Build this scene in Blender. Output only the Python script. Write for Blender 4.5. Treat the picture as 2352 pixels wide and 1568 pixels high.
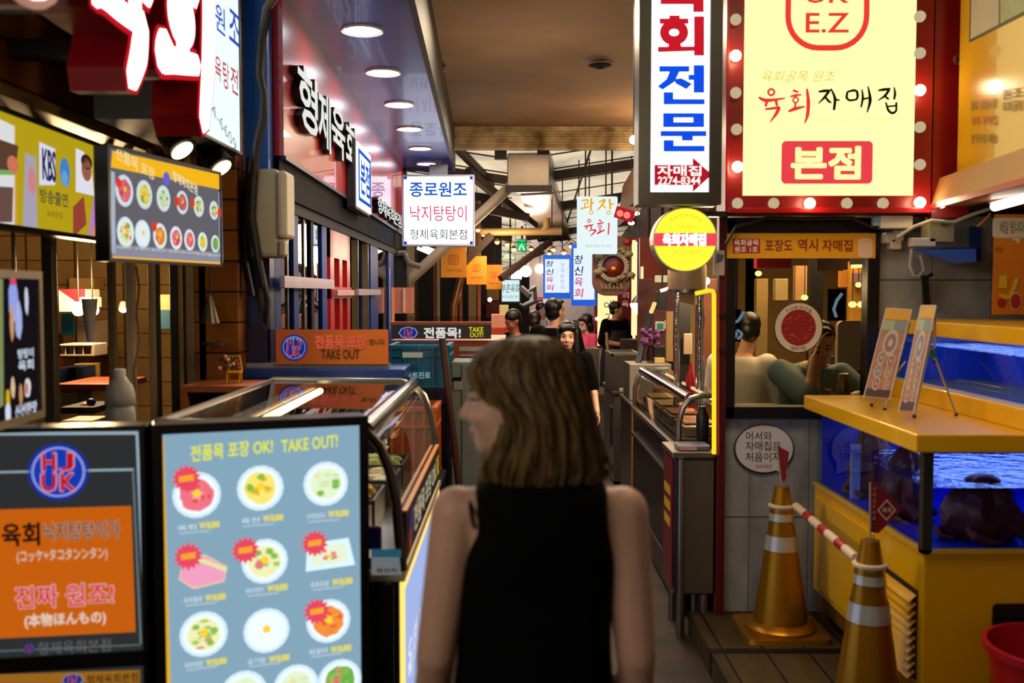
import bpy, bmesh, math, random
import numpy as np
from mathutils import Vector, Matrix
random.seed(7); RNG = np.random.RandomState(7)
for _o in list(bpy.data.objects): bpy.data.objects.remove(_o)
SC = bpy.context.scene; COL = SC.collection
# ---------------------------------------------------------------- camera, world, sun, exposure
F = 2287.0; PITCH = math.radians(2.804); HC = 1.74
cam = bpy.data.cameras.new('camera'); cam.sensor_width = 36; cam.lens = F*36/2352; cam.clip_start = .05
cam.dof.use_dof = True; cam.dof.focus_distance = 8.0; cam.dof.aperture_fstop = 2.6
co = bpy.data.objects.new('camera', cam); COL.objects.link(co)
co.location = (0, 0, HC); co.rotation_euler = (math.pi/2-PITCH, 0, 0); SC.camera = co
wd = bpy.data.worlds.new('world'); SC.world = wd; wd.use_nodes = True
wd.node_tree.nodes['Background'].inputs[0].default_value = (1.0, .78, .55, 1)
wd.node_tree.nodes['Background'].inputs[1].default_value = .16
sl = bpy.data.lights.new('sun', 'SUN'); sl.energy = 3.4; sl.color = (1, .93, .82); sl.angle = .5
so = bpy.data.objects.new('sun', sl); COL.objects.link(so); so.location = (0, 16, 12)
def area(name, loc, size, watts, col, rot=(0, 0, 0), sy=None):
    l = bpy.data.lights.new(name, 'AREA'); l.energy = watts; l.color = col; l.size = size
    if sy: l.shape = 'RECTANGLE'; l.size_y = sy
    o = bpy.data.objects.new(name, l); COL.objects.link(o); o.location = loc; o.rotation_euler = rot; return o
WARM = (1, .78, .52)
def point(name, loc, watts, col, rad=.25):
    l = bpy.data.lights.new(name, 'POINT'); l.energy = watts; l.color = col; l.shadow_soft_size = rad
    o = bpy.data.objects.new(name, l); COL.objects.link(o); o.location = loc; return o
area('alley_light_near', (1.1, 2.9, 3.5), .8, 22, WARM); area('alley_light_middle', (.2, 6.6, 3.5), .9, 60, WARM); area('alley_light_far', (.3, 10.3, 3.4), .9, 60, WARM)
area('unseen_fill_light', (-1.5, .1, 2.35), 1.7, 19, (1, .90, .80), (math.radians(68), 0, math.radians(-38)), .6)  # added unseen fill beside the camera; no shop sign hangs there
point('alley_bounce_near', (.45, 3.6, 2.5), 26, WARM, .4); point('alley_bounce_middle', (.1, 7.6, 2.5), 22, WARM, .4); point('stall_light', (1.5, 10.3, 2.9), 60, (1, .66, .34)); point('string_light_glow', (-.1, 12.6, 2.35), 45, (1, .7, .4)); point('deep_light', (.35, 15.6, 2.4), 60, (1, .86, .74))
vs = SC.view_settings; vs.view_transform = 'Standard'; vs.look = 'None'; vs.gamma = 1; vs.use_curve_mapping = False; vs.exposure = 0.0
cy = SC.cycles; cy.max_bounces = 7; cy.diffuse_bounces = 3; cy.glossy_bounces = 3; cy.transparent_max_bounces = 10; cy.transmission_bounces = 4
cy.use_denoising = True; cy.caustics_reflective = False; cy.caustics_refractive = False; cy.sample_clamp_indirect = 4

def W(px, py, d):
    u = (px-1176)/F; v = (784-py)/F
    y = math.cos(PITCH)+v*math.sin(PITCH); z = -math.sin(PITCH)+v*math.cos(PITCH)
    return Vector((u*d/y, d, HC+z*d/y))
# ---------------------------------------------------------------- materials
def C(h):
    h = h.lstrip('#'); o = []
    for i in (0, 2, 4):
        c = int(h[i:i+2], 16)/255; o.append(c/12.92 if c <= .04045 else ((c+.055)/1.055)**2.4)
    return o
_MC = {}
def nt(name):
    m = bpy.data.materials.new(name); m.use_nodes = True; n = m.node_tree; n.nodes.clear()
    return m, n, n.nodes.new('ShaderNodeOutputMaterial')
def em(h, s=1.0, sample=False):
    k = ('e', h, s, sample)
    if k in _MC: return _MC[k]
    m, n, out = nt('lit_%s_%g' % (h.strip('#'), s)); e = n.nodes.new('ShaderNodeEmission')
    e.inputs[0].default_value = (*C(h), 1); e.inputs[1].default_value = s
    n.links.new(e.outputs[0], out.inputs[0])
    if not sample: m.cycles.emission_sampling = 'NONE'
    _MC[k] = m; return m
def dm(h, rough=.5, metal=0.0, var=.15, sc=6.0, bump=0.0, coord='Object', stretch=None, coat=0.0, spec=.5):
    k = ('d', h, rough, metal, var, sc, bump, str(stretch), coat, spec)
    if k in _MC: return _MC[k]
    m, n, out = nt('mat_%s_%g' % (h.strip('#'), rough)); b = n.nodes.new('ShaderNodeBsdfPrincipled')
    tc = n.nodes.new('ShaderNodeTexCoord'); no = n.nodes.new('ShaderNodeTexNoise'); no.inputs['Scale'].default_value = sc; no.inputs['Detail'].default_value = 4
    if stretch:
        mp = n.nodes.new('ShaderNodeMapping'); mp.inputs['Scale'].default_value = stretch
        n.links.new(tc.outputs[coord], mp.inputs[0]); n.links.new(mp.outputs[0], no.inputs['Vector'])
    else: n.links.new(tc.outputs[coord], no.inputs['Vector'])
    mx = n.nodes.new('ShaderNodeMix'); mx.data_type = 'RGBA'; c = C(h)
    mx.inputs[6].default_value = (*[x*(1-var) for x in c], 1); mx.inputs[7].default_value = (*[min(1, x*(1+var)) for x in c], 1)
    n.links.new(no.outputs[0], mx.inputs[0]); n.links.new(mx.outputs[2], b.inputs['Base Color'])
    b.inputs['Roughness'].default_value = rough; b.inputs['Metallic'].default_value = metal
    b.inputs['Specular IOR Level'].default_value = spec
    if coat: b.inputs['Coat Weight'].default_value = coat
    if bump:
        bp = n.nodes.new('ShaderNodeBump'); bp.inputs['Strength'].default_value = bump; bp.inputs['Distance'].default_value = .01
        n.links.new(no.outputs[0], bp.inputs['Height']); n.links.new(bp.outputs[0], b.inputs['Normal'])
    n.links.new(b.outputs[0], out.inputs[0]); _MC[k] = m; return m
def bands(name, cols, axis, period, rough=.6, line=None, lw=.04, rows=None, var=.3, bump=.3, nsc=(3, 3, 3)):
    """planks or tiles: stripes along an axis with joint lines, noise grain stretched by nsc"""
    m, n, out = nt(name); b = n.nodes.new('ShaderNodeBsdfPrincipled'); b.inputs['Roughness'].default_value = rough; b.inputs['Specular IOR Level'].default_value = .2
    tc = n.nodes.new('ShaderNodeTexCoord'); sp = n.nodes.new('ShaderNodeSeparateXYZ'); n.links.new(tc.outputs['Object'], sp.inputs[0])
    def mth(op, a, bb=None):
        q = n.nodes.new('ShaderNodeMath'); q.operation = op
        for i, x in enumerate((a, bb)):
            if x is None: continue
            if isinstance(x, (int, float)): q.inputs[i].default_value = x
            else: n.links.new(x, q.inputs[i])
        return q.outputs[0]
    def joint(ax, per):
        f = mth('FRACT', mth('DIVIDE', sp.outputs[ax], per)); return mth('LESS_THAN', f, lw)
    j = joint(axis, period)
    if rows: j = mth('MAXIMUM', j, joint(rows[0], rows[1]))
    cell = mth('FLOOR', mth('DIVIDE', sp.outputs[axis], period))
    wn = n.nodes.new('ShaderNodeTexWhiteNoise'); wn.noise_dimensions = '1D'; n.links.new(cell, wn.inputs['W'])
    mp = n.nodes.new('ShaderNodeMapping'); mp.inputs['Scale'].default_value = nsc; n.links.new(tc.outputs['Object'], mp.inputs[0])
    no = n.nodes.new('ShaderNodeTexNoise'); no.inputs['Scale'].default_value = 2.0; no.inputs['Detail'].default_value = 6; n.links.new(mp.outputs[0], no.inputs['Vector'])
    fac = mth('ADD', mth('MULTIPLY', no.outputs[0], 1-var), mth('MULTIPLY', wn.outputs[0], var))
    mx = n.nodes.new('ShaderNodeMix'); mx.data_type = 'RGBA'; mx.inputs[6].default_value = (*C(cols[0]), 1); mx.inputs[7].default_value = (*C(cols[1]), 1); n.links.new(fac, mx.inputs[0])
    mj = n.nodes.new('ShaderNodeMix'); mj.data_type = 'RGBA'; n.links.new(mx.outputs[2], mj.inputs[6]); mj.inputs[7].default_value = (*C(line or '#120c08'), 1); n.links.new(j, mj.inputs[0])
    n.links.new(mj.outputs[2], b.inputs['Base Color'])
    bp = n.nodes.new('ShaderNodeBump'); bp.inputs['Strength'].default_value = bump; bp.inputs['Distance'].default_value = .01; n.links.new(no.outputs[0], bp.inputs['Height']); n.links.new(bp.outputs[0], b.inputs['Normal'])
    n.links.new(b.outputs[0], out.inputs[0]); return m
def glass(tint='#ffffff', blend=.12, rough=.02, refl=1.0):
    k = ('g', tint, blend, rough, refl)
    if k in _MC: return _MC[k]
    m, n, out = nt('glass_%s' % tint.strip('#')); t = n.nodes.new('ShaderNodeBsdfTransparent'); t.inputs[0].default_value = (*C(tint), 1)
    g = n.nodes.new('ShaderNodeBsdfGlossy'); g.inputs['Roughness'].default_value = rough; g.inputs[0].default_value = (refl, refl, refl, 1)
    lw = n.nodes.new('ShaderNodeLayerWeight'); lw.inputs[0].default_value = blend; mx = n.nodes.new('ShaderNodeMixShader')
    ge = n.nodes.new('ShaderNodeNewGeometry'); su = n.nodes.new('ShaderNodeMath'); su.operation = 'SUBTRACT'; su.inputs[0].default_value = 1; n.links.new(ge.outputs['Backfacing'], su.inputs[1])
    mu = n.nodes.new('ShaderNodeMath'); mu.operation = 'MULTIPLY'; n.links.new(lw.outputs[0], mu.inputs[0]); n.links.new(su.outputs[0], mu.inputs[1])
    n.links.new(mu.outputs[0], mx.inputs[0]); n.links.new(t.outputs[0], mx.inputs[1]); n.links.new(g.outputs[0], mx.inputs[2]); n.links.new(mx.outputs[0], out.inputs[0])
    _MC[k] = m; return m
def translucent(h, noise=True):
    m, n, out = nt('sheet_%s' % h.strip('#')); t = n.nodes.new('ShaderNodeBsdfTranslucent'); d = n.nodes.new('ShaderNodeBsdfDiffuse')
    tc = n.nodes.new('ShaderNodeTexCoord'); no = n.nodes.new('ShaderNodeTexNoise'); no.inputs['Scale'].default_value = 1.3; no.inputs['Detail'].default_value = 6; n.links.new(tc.outputs['Object'], no.inputs['Vector'])
    rp = n.nodes.new('ShaderNodeValToRGB'); rp.color_ramp.elements[0].position = .3; rp.color_ramp.elements[1].position = .55
    rp.color_ramp.elements[0].color = (*[x*.45 for x in C(h)], 1); rp.color_ramp.elements[1].color = (*C(h), 1); n.links.new(no.outputs[0], rp.inputs[0])
    for q in (t, d): n.links.new(rp.outputs[0], q.inputs[0])
    mx = n.nodes.new('ShaderNodeMixShader'); mx.inputs[0].default_value = .25; n.links.new(t.outputs[0], mx.inputs[1]); n.links.new(d.outputs[0], mx.inputs[2]); n.links.new(mx.outputs[0], out.inputs[0]); return m
# ---------------------------------------------------------------- mesh builder
class MB:
    def __init__(s): s.v = []; s.f = []; s.m = []
    def add(s, vs, fs, m=None):
        b = len(s.v); s.v += [Vector(v) for v in vs]
        for f in fs: s.f.append([b+i for i in f]); s.m.append(m)
        return s
    def box(s, x0, x1, y0, y1, z0, z1, m=None):
        return s.add([(x0,y0,z0),(x1,y0,z0),(x1,y1,z0),(x0,y1,z0),(x0,y0,z1),(x1,y0,z1),(x1,y1,z1),(x0,y1,z1)],
            [(0,3,2,1),(4,5,6,7),(0,1,5,4),(1,2,6,5),(2,3,7,6),(3,0,4,7)], m)
    def hexa(s, p, m=None):
        return s.add(p, [(0,3,2,1),(4,5,6,7),(0,1,5,4),(1,2,6,5),(2,3,7,6),(3,0,4,7)], m)
    def bar(s, a, b, w, h, m=None, up=(0,0,1)):
        a = Vector(a); b = Vector(b); d = (b-a).normalized(); up = Vector(up)
        if abs(d.dot(up)) > .98: up = Vector((0,1,0))
        x = d.cross(up).normalized()*w/2; z = x.cross(d).normalized()*h/2
        return s.hexa([a-x-z, a+x-z, b+x-z, b-x-z, a-x+z, a+x+z, b+x+z, b-x+z], m)
    def tube(s, pts, r, n=8, m=None, caps=True):
        pts = [Vector(p) for p in pts]; k = len(pts); rs = r if isinstance(r, (list, tuple)) else [r]*k
        ref = None; vs = []
        for i, p in enumerate(pts):
            t = (pts[min(i+1,k-1)]-pts[max(i-1,0)]).normalized()
            if ref is None: ref = t.orthogonal().normalized()
            ref = (ref-t*ref.dot(t))
            ref = ref.normalized() if ref.length > 1e-6 else t.orthogonal().normalized()
            q = t.cross(ref)
            for j in range(n):
                a = 2*math.pi*j/n; vs.append(p+(ref*math.cos(a)+q*math.sin(a))*rs[i])
        fs = [(i*n+j, i*n+(j+1)%n, (i+1)*n+(j+1)%n, (i+1)*n+j) for i in range(k-1) for j in range(n)]
        if caps: fs += [tuple(range(n-1,-1,-1)), tuple((k-1)*n+j for j in range(n))]
        return s.add(vs, fs, m)
    def lathe(s, prof, c=(0,0,0), n=20, m=None, ax=None, caps=True):
        c = Vector(c); R = Matrix.Identity(3) if ax is None else Vector((0,0,1)).rotation_difference(Vector(ax)).to_matrix()
        vs = []
        for r, z in prof:
            for j in range(n):
                a = 2*math.pi*j/n; vs.append(c+R@Vector((r*math.cos(a), r*math.sin(a), z)))
        k = len(prof)
        fs = [(i*n+j, i*n+(j+1)%n, (i+1)*n+(j+1)%n, (i+1)*n+j) for i in range(k-1) for j in range(n)]
        if caps: fs += [tuple(range(n-1,-1,-1)), tuple((k-1)*n+j for j in range(n))]
        return s.add(vs, fs, m)
    def ball(s, c, r, n=14, m=None, R=None):
        c = Vector(c); rx, ry, rz = r if isinstance(r, (tuple, list)) else (r, r, r); h = max(4, n//2); vs = []
        for i in range(1, h):
            t = math.pi*i/h
            for j in range(n):
                a = 2*math.pi*j/n; vs.append(Vector((rx*math.sin(t)*math.cos(a), ry*math.sin(t)*math.sin(a), -rz*math.cos(t))))
        vs += [Vector((0,0,-rz)), Vector((0,0,rz))]
        if R: vs = [R@v for v in vs]
        b = (h-1)*n
        fs = [(i*n+j, i*n+(j+1)%n, (i+1)*n+(j+1)%n, (i+1)*n+j) for i in range(h-2) for j in range(n)]
        fs += [(b, (j+1)%n, j) for j in range(n)]+[(b+1, (h-2)*n+j, (h-2)*n+(j+1)%n) for j in range(n)]
        return s.add([c+v for v in vs], fs, m)
    def cap(s, a, b, ra, rb, n=12, m=None):
        """tapered capsule"""
        a = Vector(a); b = Vector(b); d = (b-a); L = d.length
        if L < 1e-5: return s.ball(a, ra, n, m)
        pr = [(1e-4, -ra)]+[(ra*math.cos(t), -ra*math.sin(t)) for t in (1.1, .7, .35)]+[(ra, 0), (rb, L)]+[(rb*math.cos(t), L+rb*math.sin(t)) for t in (.35, .7, 1.1)]+[(1e-4, L+rb)]
        return s.lathe(pr, a, n, m, d.normalized())
    def loft(s, secs, m=None, n=20, p=2.3):
        """secs: (center, rx, ry, rotation matrix or None) stacked upwards, superellipse rings"""
        vs = []
        for c, rx, ry, R in secs:
            for j in range(n):
                a = 2*math.pi*j/n; ca, sa = math.cos(a), math.sin(a)
                v = Vector((rx*math.copysign(abs(ca)**(2/p), ca), ry*math.copysign(abs(sa)**(2/p), sa), 0))
                vs.append(Vector(c)+(R@v if R else v))
        k = len(secs)
        fs = [(i*n+j, i*n+(j+1)%n, (i+1)*n+(j+1)%n, (i+1)*n+j) for i in range(k-1) for j in range(n)]
        fs += [tuple(range(n-1,-1,-1)), tuple((k-1)*n+j for j in range(n))]
        return s.add(vs, fs, m)
    def prism(s, out, y0, y1, m=None):
        """outline in x,z (anticlockwise seen from -y), extruded from y0 (front) to y1"""
        n = len(out); vs = [(x, y0, z) for x, z in out]+[(x, y1, z) for x, z in out]
        return s.add(vs, [tuple(range(n)), tuple(range(2*n-1, n-1, -1))]+[(i, i+n, (i+1)%n+n, (i+1)%n) for i in range(n)], m)
    def flat(s, out, y, m=None):
        return s.add([(x, y, z) for x, z in out], [tuple(range(len(out)))], m)
    def stroke(s, pts, ws, y0, y1, m=None, sub=6):
        """brush stroke: smooth polyline with widths in x,z, extruded"""
        P = [np.array(p, float) for p in pts]; k = len(P)
        if not isinstance(ws, (list, tuple)): ws = [ws]*k
        Q = []; U = []
        for i in range(k-1):
            p0, p1, p2, p3 = P[max(i-1,0)], P[i], P[i+1], P[min(i+2,k-1)]
            for t in np.linspace(0, 1, sub, endpoint=False):
                Q.append(.5*((2*p1)+(-p0+p2)*t+(2*p0-5*p1+4*p2-p3)*t*t+(-p0+3*p1-3*p2+p3)*t**3)); U.append(ws[i]*(1-t)+ws[i+1]*t)
        Q.append(P[-1]); U.append(ws[-1]); L = []; Rr = []
        for i in range(len(Q)):
            t = Q[min(i+1,len(Q)-1)]-Q[max(i-1,0)]; t = t/(np.linalg.norm(t)+1e-9); nn = np.array((-t[1], t[0]))*U[i]/2
            L.append(Q[i]+nn); Rr.append(Q[i]-nn)
        t0 = Q[0]-Q[1]; t0 = t0/np.linalg.norm(t0); t1 = Q[-1]-Q[-2]; t1 = t1/np.linalg.norm(t1)
        out = Rr+[Q[-1]+t1*U[-1]*.4]+L[::-1]+[Q[0]+t0*U[0]*.4]
        return s.prism([tuple(q) for q in out], y0, y1, m) if y1 > y0 else s.flat([tuple(q) for q in out], y0, m)
    def ring(s, cx, cz, r, w, y0, y1, m=None, n=24, rz=None):
        rz = rz or r; o = []
        for j in range(n):
            a0 = 2*math.pi*j/n; a1 = 2*math.pi*(j+1)/n
            q = [(cx+(r+k)*math.cos(a), cz+(rz+k)*math.sin(a)) for a, k in ((a0,-w/2),(a0,w/2),(a1,w/2),(a1,-w/2))]
            (s.prism(q, y0, y1, m) if y1 > y0 else s.flat(q, y0, m))
        return s
    def xf(s, M_): s.v = [M_@v for v in s.v]; return s
M = {}
def mk(name, mb, mat=None, par=None, w=0, smooth=False, bev=0.0):
    vs = mb.v
    if w and par is not None:
        Mi = M[par].inverted(); vs = [Mi@v for v in vs]
    me = bpy.data.meshes.new(name); me.from_pydata([tuple(v) for v in vs], [], mb.f)
    fm = [x or mat for x in mb.m]; ms = []
    for x in fm:
        if x not in ms: ms.append(x)
    for x in ms: me.materials.append(x)
    if len(ms) > 1: me.polygons.foreach_set('material_index', [ms.index(x) for x in fm])
    if smooth:
        me.polygons.foreach_set('use_smooth', [True]*len(me.polygons))
        try: me.set_sharp_from_angle(angle=math.radians(40))
        except Exception: pass
    me.update()
    o = bpy.data.objects.new(name, me); COL.objects.link(o)
    if par is not None: o.parent = par; M[o] = M[par]
    else: M[o] = Matrix.Identity(4)
    if bev:
        b = o.modifiers.new('bevel', 'BEVEL'); b.width = bev; b.segments = 2; b.limit_method = 'ANGLE'; b.angle_limit = .6
    return o
def tag(o, label, cat, group=None):
    o['label'] = label; o['category'] = cat
    if group: o['group'] = group
    return o
def thing(name, label, cat, loc=(0,0,0), rz=0.0, group=None):
    o = bpy.data.objects.new(name, None); o.empty_display_size = .1; COL.objects.link(o); o.location = loc; o.rotation_euler = (0, 0, rz)
    M[o] = Matrix.Translation(Vector(loc))@Matrix.Rotation(rz, 4, 'Z'); return tag(o, label, cat, group)
def struct(name, mb, mat, smooth=False, bev=0):
    o = mk(name, mb, mat, smooth=smooth, bev=bev); o['kind'] = 'structure'; return o
def copy_tree(o, par=None):
    c = o.copy(); COL.objects.link(c)
    if par is not None: c.parent = par
    for ch in list(o.children): copy_tree(ch, c)
    return c
def B(*a, **k): return MB().box(*a, **k)
_T = {}
def tmesh(s, off, ext):
    k = (s, off, ext)
    if k not in _T:
        c = bpy.data.curves.new('t', 'FONT'); c.body = s; c.size = 1; c.offset = off; c.extrude = ext; c.resolution_u = 2
        o = bpy.data.objects.new('t', c); COL.objects.link(o); dg = bpy.context.evaluated_depsgraph_get()
        me = bpy.data.meshes.new_from_object(o.evaluated_get(dg))
        V = np.zeros(len(me.vertices)*3); me.vertices.foreach_get('co', V); V = V.reshape(-1, 3); Fs = [tuple(p.vertices) for p in me.polygons]
        bpy.data.objects.remove(o); bpy.data.curves.remove(c); bpy.data.meshes.remove(me); _T[k] = (V, Fs)
    return _T[k]
def tx(s, par, x0, x1, z0, z1, mat, wt=0.0, y=-.004, ext=0.0, shear=0.0, name='lettering', rot=0.0, mb=None):
    """writing fitted into a local x,z box on a face at local y"""
    fat = wt > .012 and ext == 0; V, Fs = tmesh(s, .008 if fat else wt, ext); a = V.min(0); b = V.max(0); q = np.zeros_like(V)
    fx = (V[:,0]-a[0])/(b[0]-a[0]); fz = (V[:,1]-a[1])/(b[1]-a[1])
    q[:,0] = x0+(x1-x0)*fx+shear*(fz-.5)*(z1-z0); q[:,2] = z0+(z1-z0)*fz+rot*(fx-.5)*(x1-x0); q[:,1] = y-V[:,2]
    t = mb or MB(); t.add([tuple(p) for p in q], Fs, mat)
    if fat: # heavier weight: the same outline laid again around itself
        e = (wt-.008)*(z1-z0)*1.0
        for k in range(8): t.add([(p[0]+e*math.cos(k*.7854), p[1]+.00004*(k+1), p[2]+e*math.sin(k*.7854)) for p in q], Fs, mat)
    if mb is None: return mk(name, t, mat, par)
def LP(o):
    Mi = M[o].inverted(); c = Mi@Vector((0, 0, HC))
    def f(px, py):
        p = Mi@W(px, py, 5.0); d = p-c; t = -c.y/d.y; q = c+d*t; return q.x, q.z
    return f
def txp(s, par, p0, p1, mat, **k):
    """writing whose box is read off the photograph: p0 top left pixel, p1 bottom right pixel, laid on the plane of par"""
    f = LP(par); xa, za = f(p0[0], (p0[1]+p1[1])/2); xb, zb = f(p1[0], (p0[1]+p1[1])/2); _, z1 = f((p0[0]+p1[0])/2, p0[1]); _, z0 = f((p0[0]+p1[0])/2, p1[1])
    return tx(s, par, xa, xb, z0, z1, mat, **k)
def panel(name, label, cat, A, Bp, z0, z1, depth, face, frame=None, fw=.02, group=None, rad=0.0, facename='face', proud=.008):
    """upright sign or screen between two floor points; front is local y=0"""
    ax, ay = A; bx, by = Bp; rz = math.atan2(by-ay, bx-ax); w = math.hypot(bx-ax, by-ay); h = z1-z0
    r = thing(name, label, cat, ((ax+bx)/2, (ay+by)/2, z0), rz, group)
    if frame:
        mk('casing', B(-w/2, w/2, .006, depth, 0, h), frame, r, bev=.006)
        f = MB(); 
        if fw > 0:
            f.box(-w/2, w/2, -proud, .012, 0, fw).box(-w/2, w/2, -proud, .012, h-fw, h).box(-w/2, -w/2+fw, -proud, .012, fw, h-fw).box(w/2-fw, w/2, -proud, .012, fw, h-fw)
            mk('frame', f, frame, r)
        if rad: mk(facename, MB().prism(rrect(-w/2+fw, w/2-fw, fw, h-fw, rad), 0, .006), face, r)
        else: mk(facename, B(-w/2+fw, w/2-fw, 0, .006, fw, h-fw), face, r)
    else: mk(facename, MB().prism(rrect(-w/2, w/2, 0, h, rad), 0, depth) if rad else B(-w/2, w/2, 0, depth, 0, h), face, r)
    r_ = (w, h); return r, w, h
def rrect(x0, x1, z0, z1, r, n=5):
    o = []
    for cx, cz, a in ((x1-r, z0+r, -90), (x1-r, z1-r, 0), (x0+r, z1-r, 90), (x0+r, z0+r, 180)):
        for i in range(n+1):
            t = math.radians(a+90*i/n); o.append((cx+r*math.cos(t), cz+r*math.sin(t)))
    return o
def ell(cx, cz, rx, rz, n=22, jit=0, a0=0.0):
    return [(cx+rx*(1+random.uniform(-jit, jit))*math.cos(a0+2*math.pi*i/n), cz+rz*(1+random.uniform(-jit, jit))*math.sin(a0+2*math.pi*i/n)) for i in range(n)]
def burst(cx, cz, r, n=14, q=.72):
    return [(cx+(r if i % 2 else r*q)*math.cos(math.pi*i/n), cz+(r if i % 2 else r*q)*math.sin(math.pi*i/n)) for i in range(2*n)]
def roofz(x, d): return 3.62 if d < 11.45 else 3.36-.1*(d-12)+abs(x-.05)*.15
def hang(q, px, py, d, r=.008, name='hanger_rod'):
    p = W(px, py, d); return mk(name, MB().tube([p, (p.x, d, roofz(p.x, d))], r, 6), dm('#1d1512', .7), q, w=1)
def stand(q, px, py, d, r=.02):
    p = W(px, py, d); return mk('stand_post', MB().tube([p, (p.x, d, 0)], r, 8), dm('#1d1512', .7), q, w=1)
def fpx(px0, px1, d):  # floor points of a camera-facing rectangle
    return ((px0-1176)/F*d, d), ((px1-1176)/F*d, d)
def zz(py, d): return W(1176, py, d).z
def facing(name, label, cat, r, d, depth, face, frame=None, fw=.02, **k):
    A, Bp = fpx(r[0], r[2], d); return panel(name, label, cat, A, Bp, zz(r[3], d), zz(r[1], d), depth, face, frame, fw, **k)
# common materials
BLACK = dm('#0b0b0c', .45); STEEL = dm('#8f8a82', .28, .9, .1, 12); DSTEEL = dm('#55504a', .3, .9, .12, 10); CHROME = dm('#c8c4bc', .12, 1, .05)
YEL = dm('#dfa800', .3, 0, .07, 3, coat=.3); WHITE = dm('#d9d4c8', .5, 0, .06); NAVY = dm('#0a1c4a', .4, 0, .2); RED = dm('#8c0a12', .35, 0, .15); GLASS = glass(); ACR = glass('#f4f4f4', .2)
# ================================================================ THE SETTING
def floor_mat(name, cols, rough, sc, bump):
    m, n, out = nt(name); b = n.nodes.new('ShaderNodeBsdfPrincipled'); b.inputs['Specular IOR Level'].default_value = .25; tc = n.nodes.new('ShaderNodeTexCoord')
    n1 = n.nodes.new('ShaderNodeTexNoise'); n1.inputs['Scale'].default_value = sc; n1.inputs['Detail'].default_value = 9; n.links.new(tc.outputs['Object'], n1.inputs['Vector'])
    rp = n.nodes.new('ShaderNodeValToRGB'); e = rp.color_ramp.elements; e[0].position = .3; e[1].position = .7; e[0].color = (*C(cols[0]), 1); e[1].color = (*C(cols[1]), 1)
    n.links.new(n1.outputs[0], rp.inputs[0]); n.links.new(rp.outputs[0], b.inputs['Base Color'])
    mr = n.nodes.new('ShaderNodeMapRange'); mr.inputs[3].default_value = rough-.15; mr.inputs[4].default_value = rough+.15; n.links.new(n1.outputs[0], mr.inputs[0]); n.links.new(mr.outputs[0], b.inputs['Roughness'])
    bp = n.nodes.new('ShaderNodeBump'); bp.inputs['Strength'].default_value = bump; bp.inputs['Distance'].default_value = .02; n.links.new(n1.outputs[0], bp.inputs['Height']); n.links.new(bp.outputs[0], b.inputs['Normal'])
    n.links.new(b.outputs[0], out.inputs[0]); return m
CONC = floor_mat('worn_concrete', ('#1e1710', '#4a3a2a'), .5, 2.2, .4)
CEIL = floor_mat('stained_ceiling_board', ('#80644a', '#a88c6c'), .8, .9, .3)
PLANK = bands('deck_boards', ('#140d06', '#54401f'), 0, .19, .75, '#050302', .06, (1, 1.1), var=.2, nsc=(7, 2.2, 3))
TIMBER = bands('timber_siding', ('#5a300e', '#a0611f'), 2, .145, .55, '#1a0d05', .06, nsc=(1.2, 1.2, 8))
TILE = bands('grey_marble_tile', ('#4c5054', '#b4b4b2'), 0, .30, .35, '#4a4a4a', .012, (2, .6), var=.1, bump=.05, nsc=(4, 3, 2.2))
FBLUE = dm('#0e347f', .5, 0, .12, 2, spec=.15); FRED = dm('#b31c26', .3, 0, .08, 2, coat=.6)
struct('floor', B(-7, 7, -4, 32, -.1, 0), CONC)
struct('floor_deck', B(.9, 4.2, 1.2, 5.0, 0, .12), PLANK)
struct('ceiling', B(-7, 7, -4, 11.4, 3.62, 3.8), CEIL)
# facade line of the blue building: faces +x, runs away from the camera and a little outwards
def XF(d): return -1.19-.02*(d-5)
def along(z0, z1, d0, d1, t0, t1, m=None, mb=None):
    """slab hugging the facade between depths d0,d1; t0..t1 = how far it stands out of the wall face"""
    mb = mb or MB()
    return mb.hexa([(XF(d0)+t0,d0,z0),(XF(d0)+t1,d0,z0),(XF(d1)+t1,d1,z0),(XF(d1)+t0,d1,z0),(XF(d0)+t0,d0,z1),(XF(d0)+t1,d0,z1),(XF(d1)+t1,d1,z1),(XF(d1)+t0,d1,z1)], m)
w = along(0, 1.05, 5.0, 11.8, -.12, 0, FBLUE); along(2.23, 2.42, 5.0, 11.8, -.12, .03, dm('#05070f', .7, spec=.06), w); along(3.2, 3.62, 5.0, 11.8, -.12, .0, NAVY, w)
w.box(-1.95, XF(5), 4.9, 5.0, 2.3, 3.62, dm('#1a5cc0', .45, 0, .12, 2)); w.box(-1.55, XF(5), 4.9, 5.0, 0, 2.3, NAVY)  # upper end panel: lighter copy of the facade blue, light put into colour
struct('wall_left', w, FBLUE)
struct('wall_left_partition', B(-2.2, -2.1, 7.3, 11.8, 0, 3.6).box(-2.2, -1.25, 11.8, 11.95, 0, 3.6), dm('#1a1512', .7))
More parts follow.
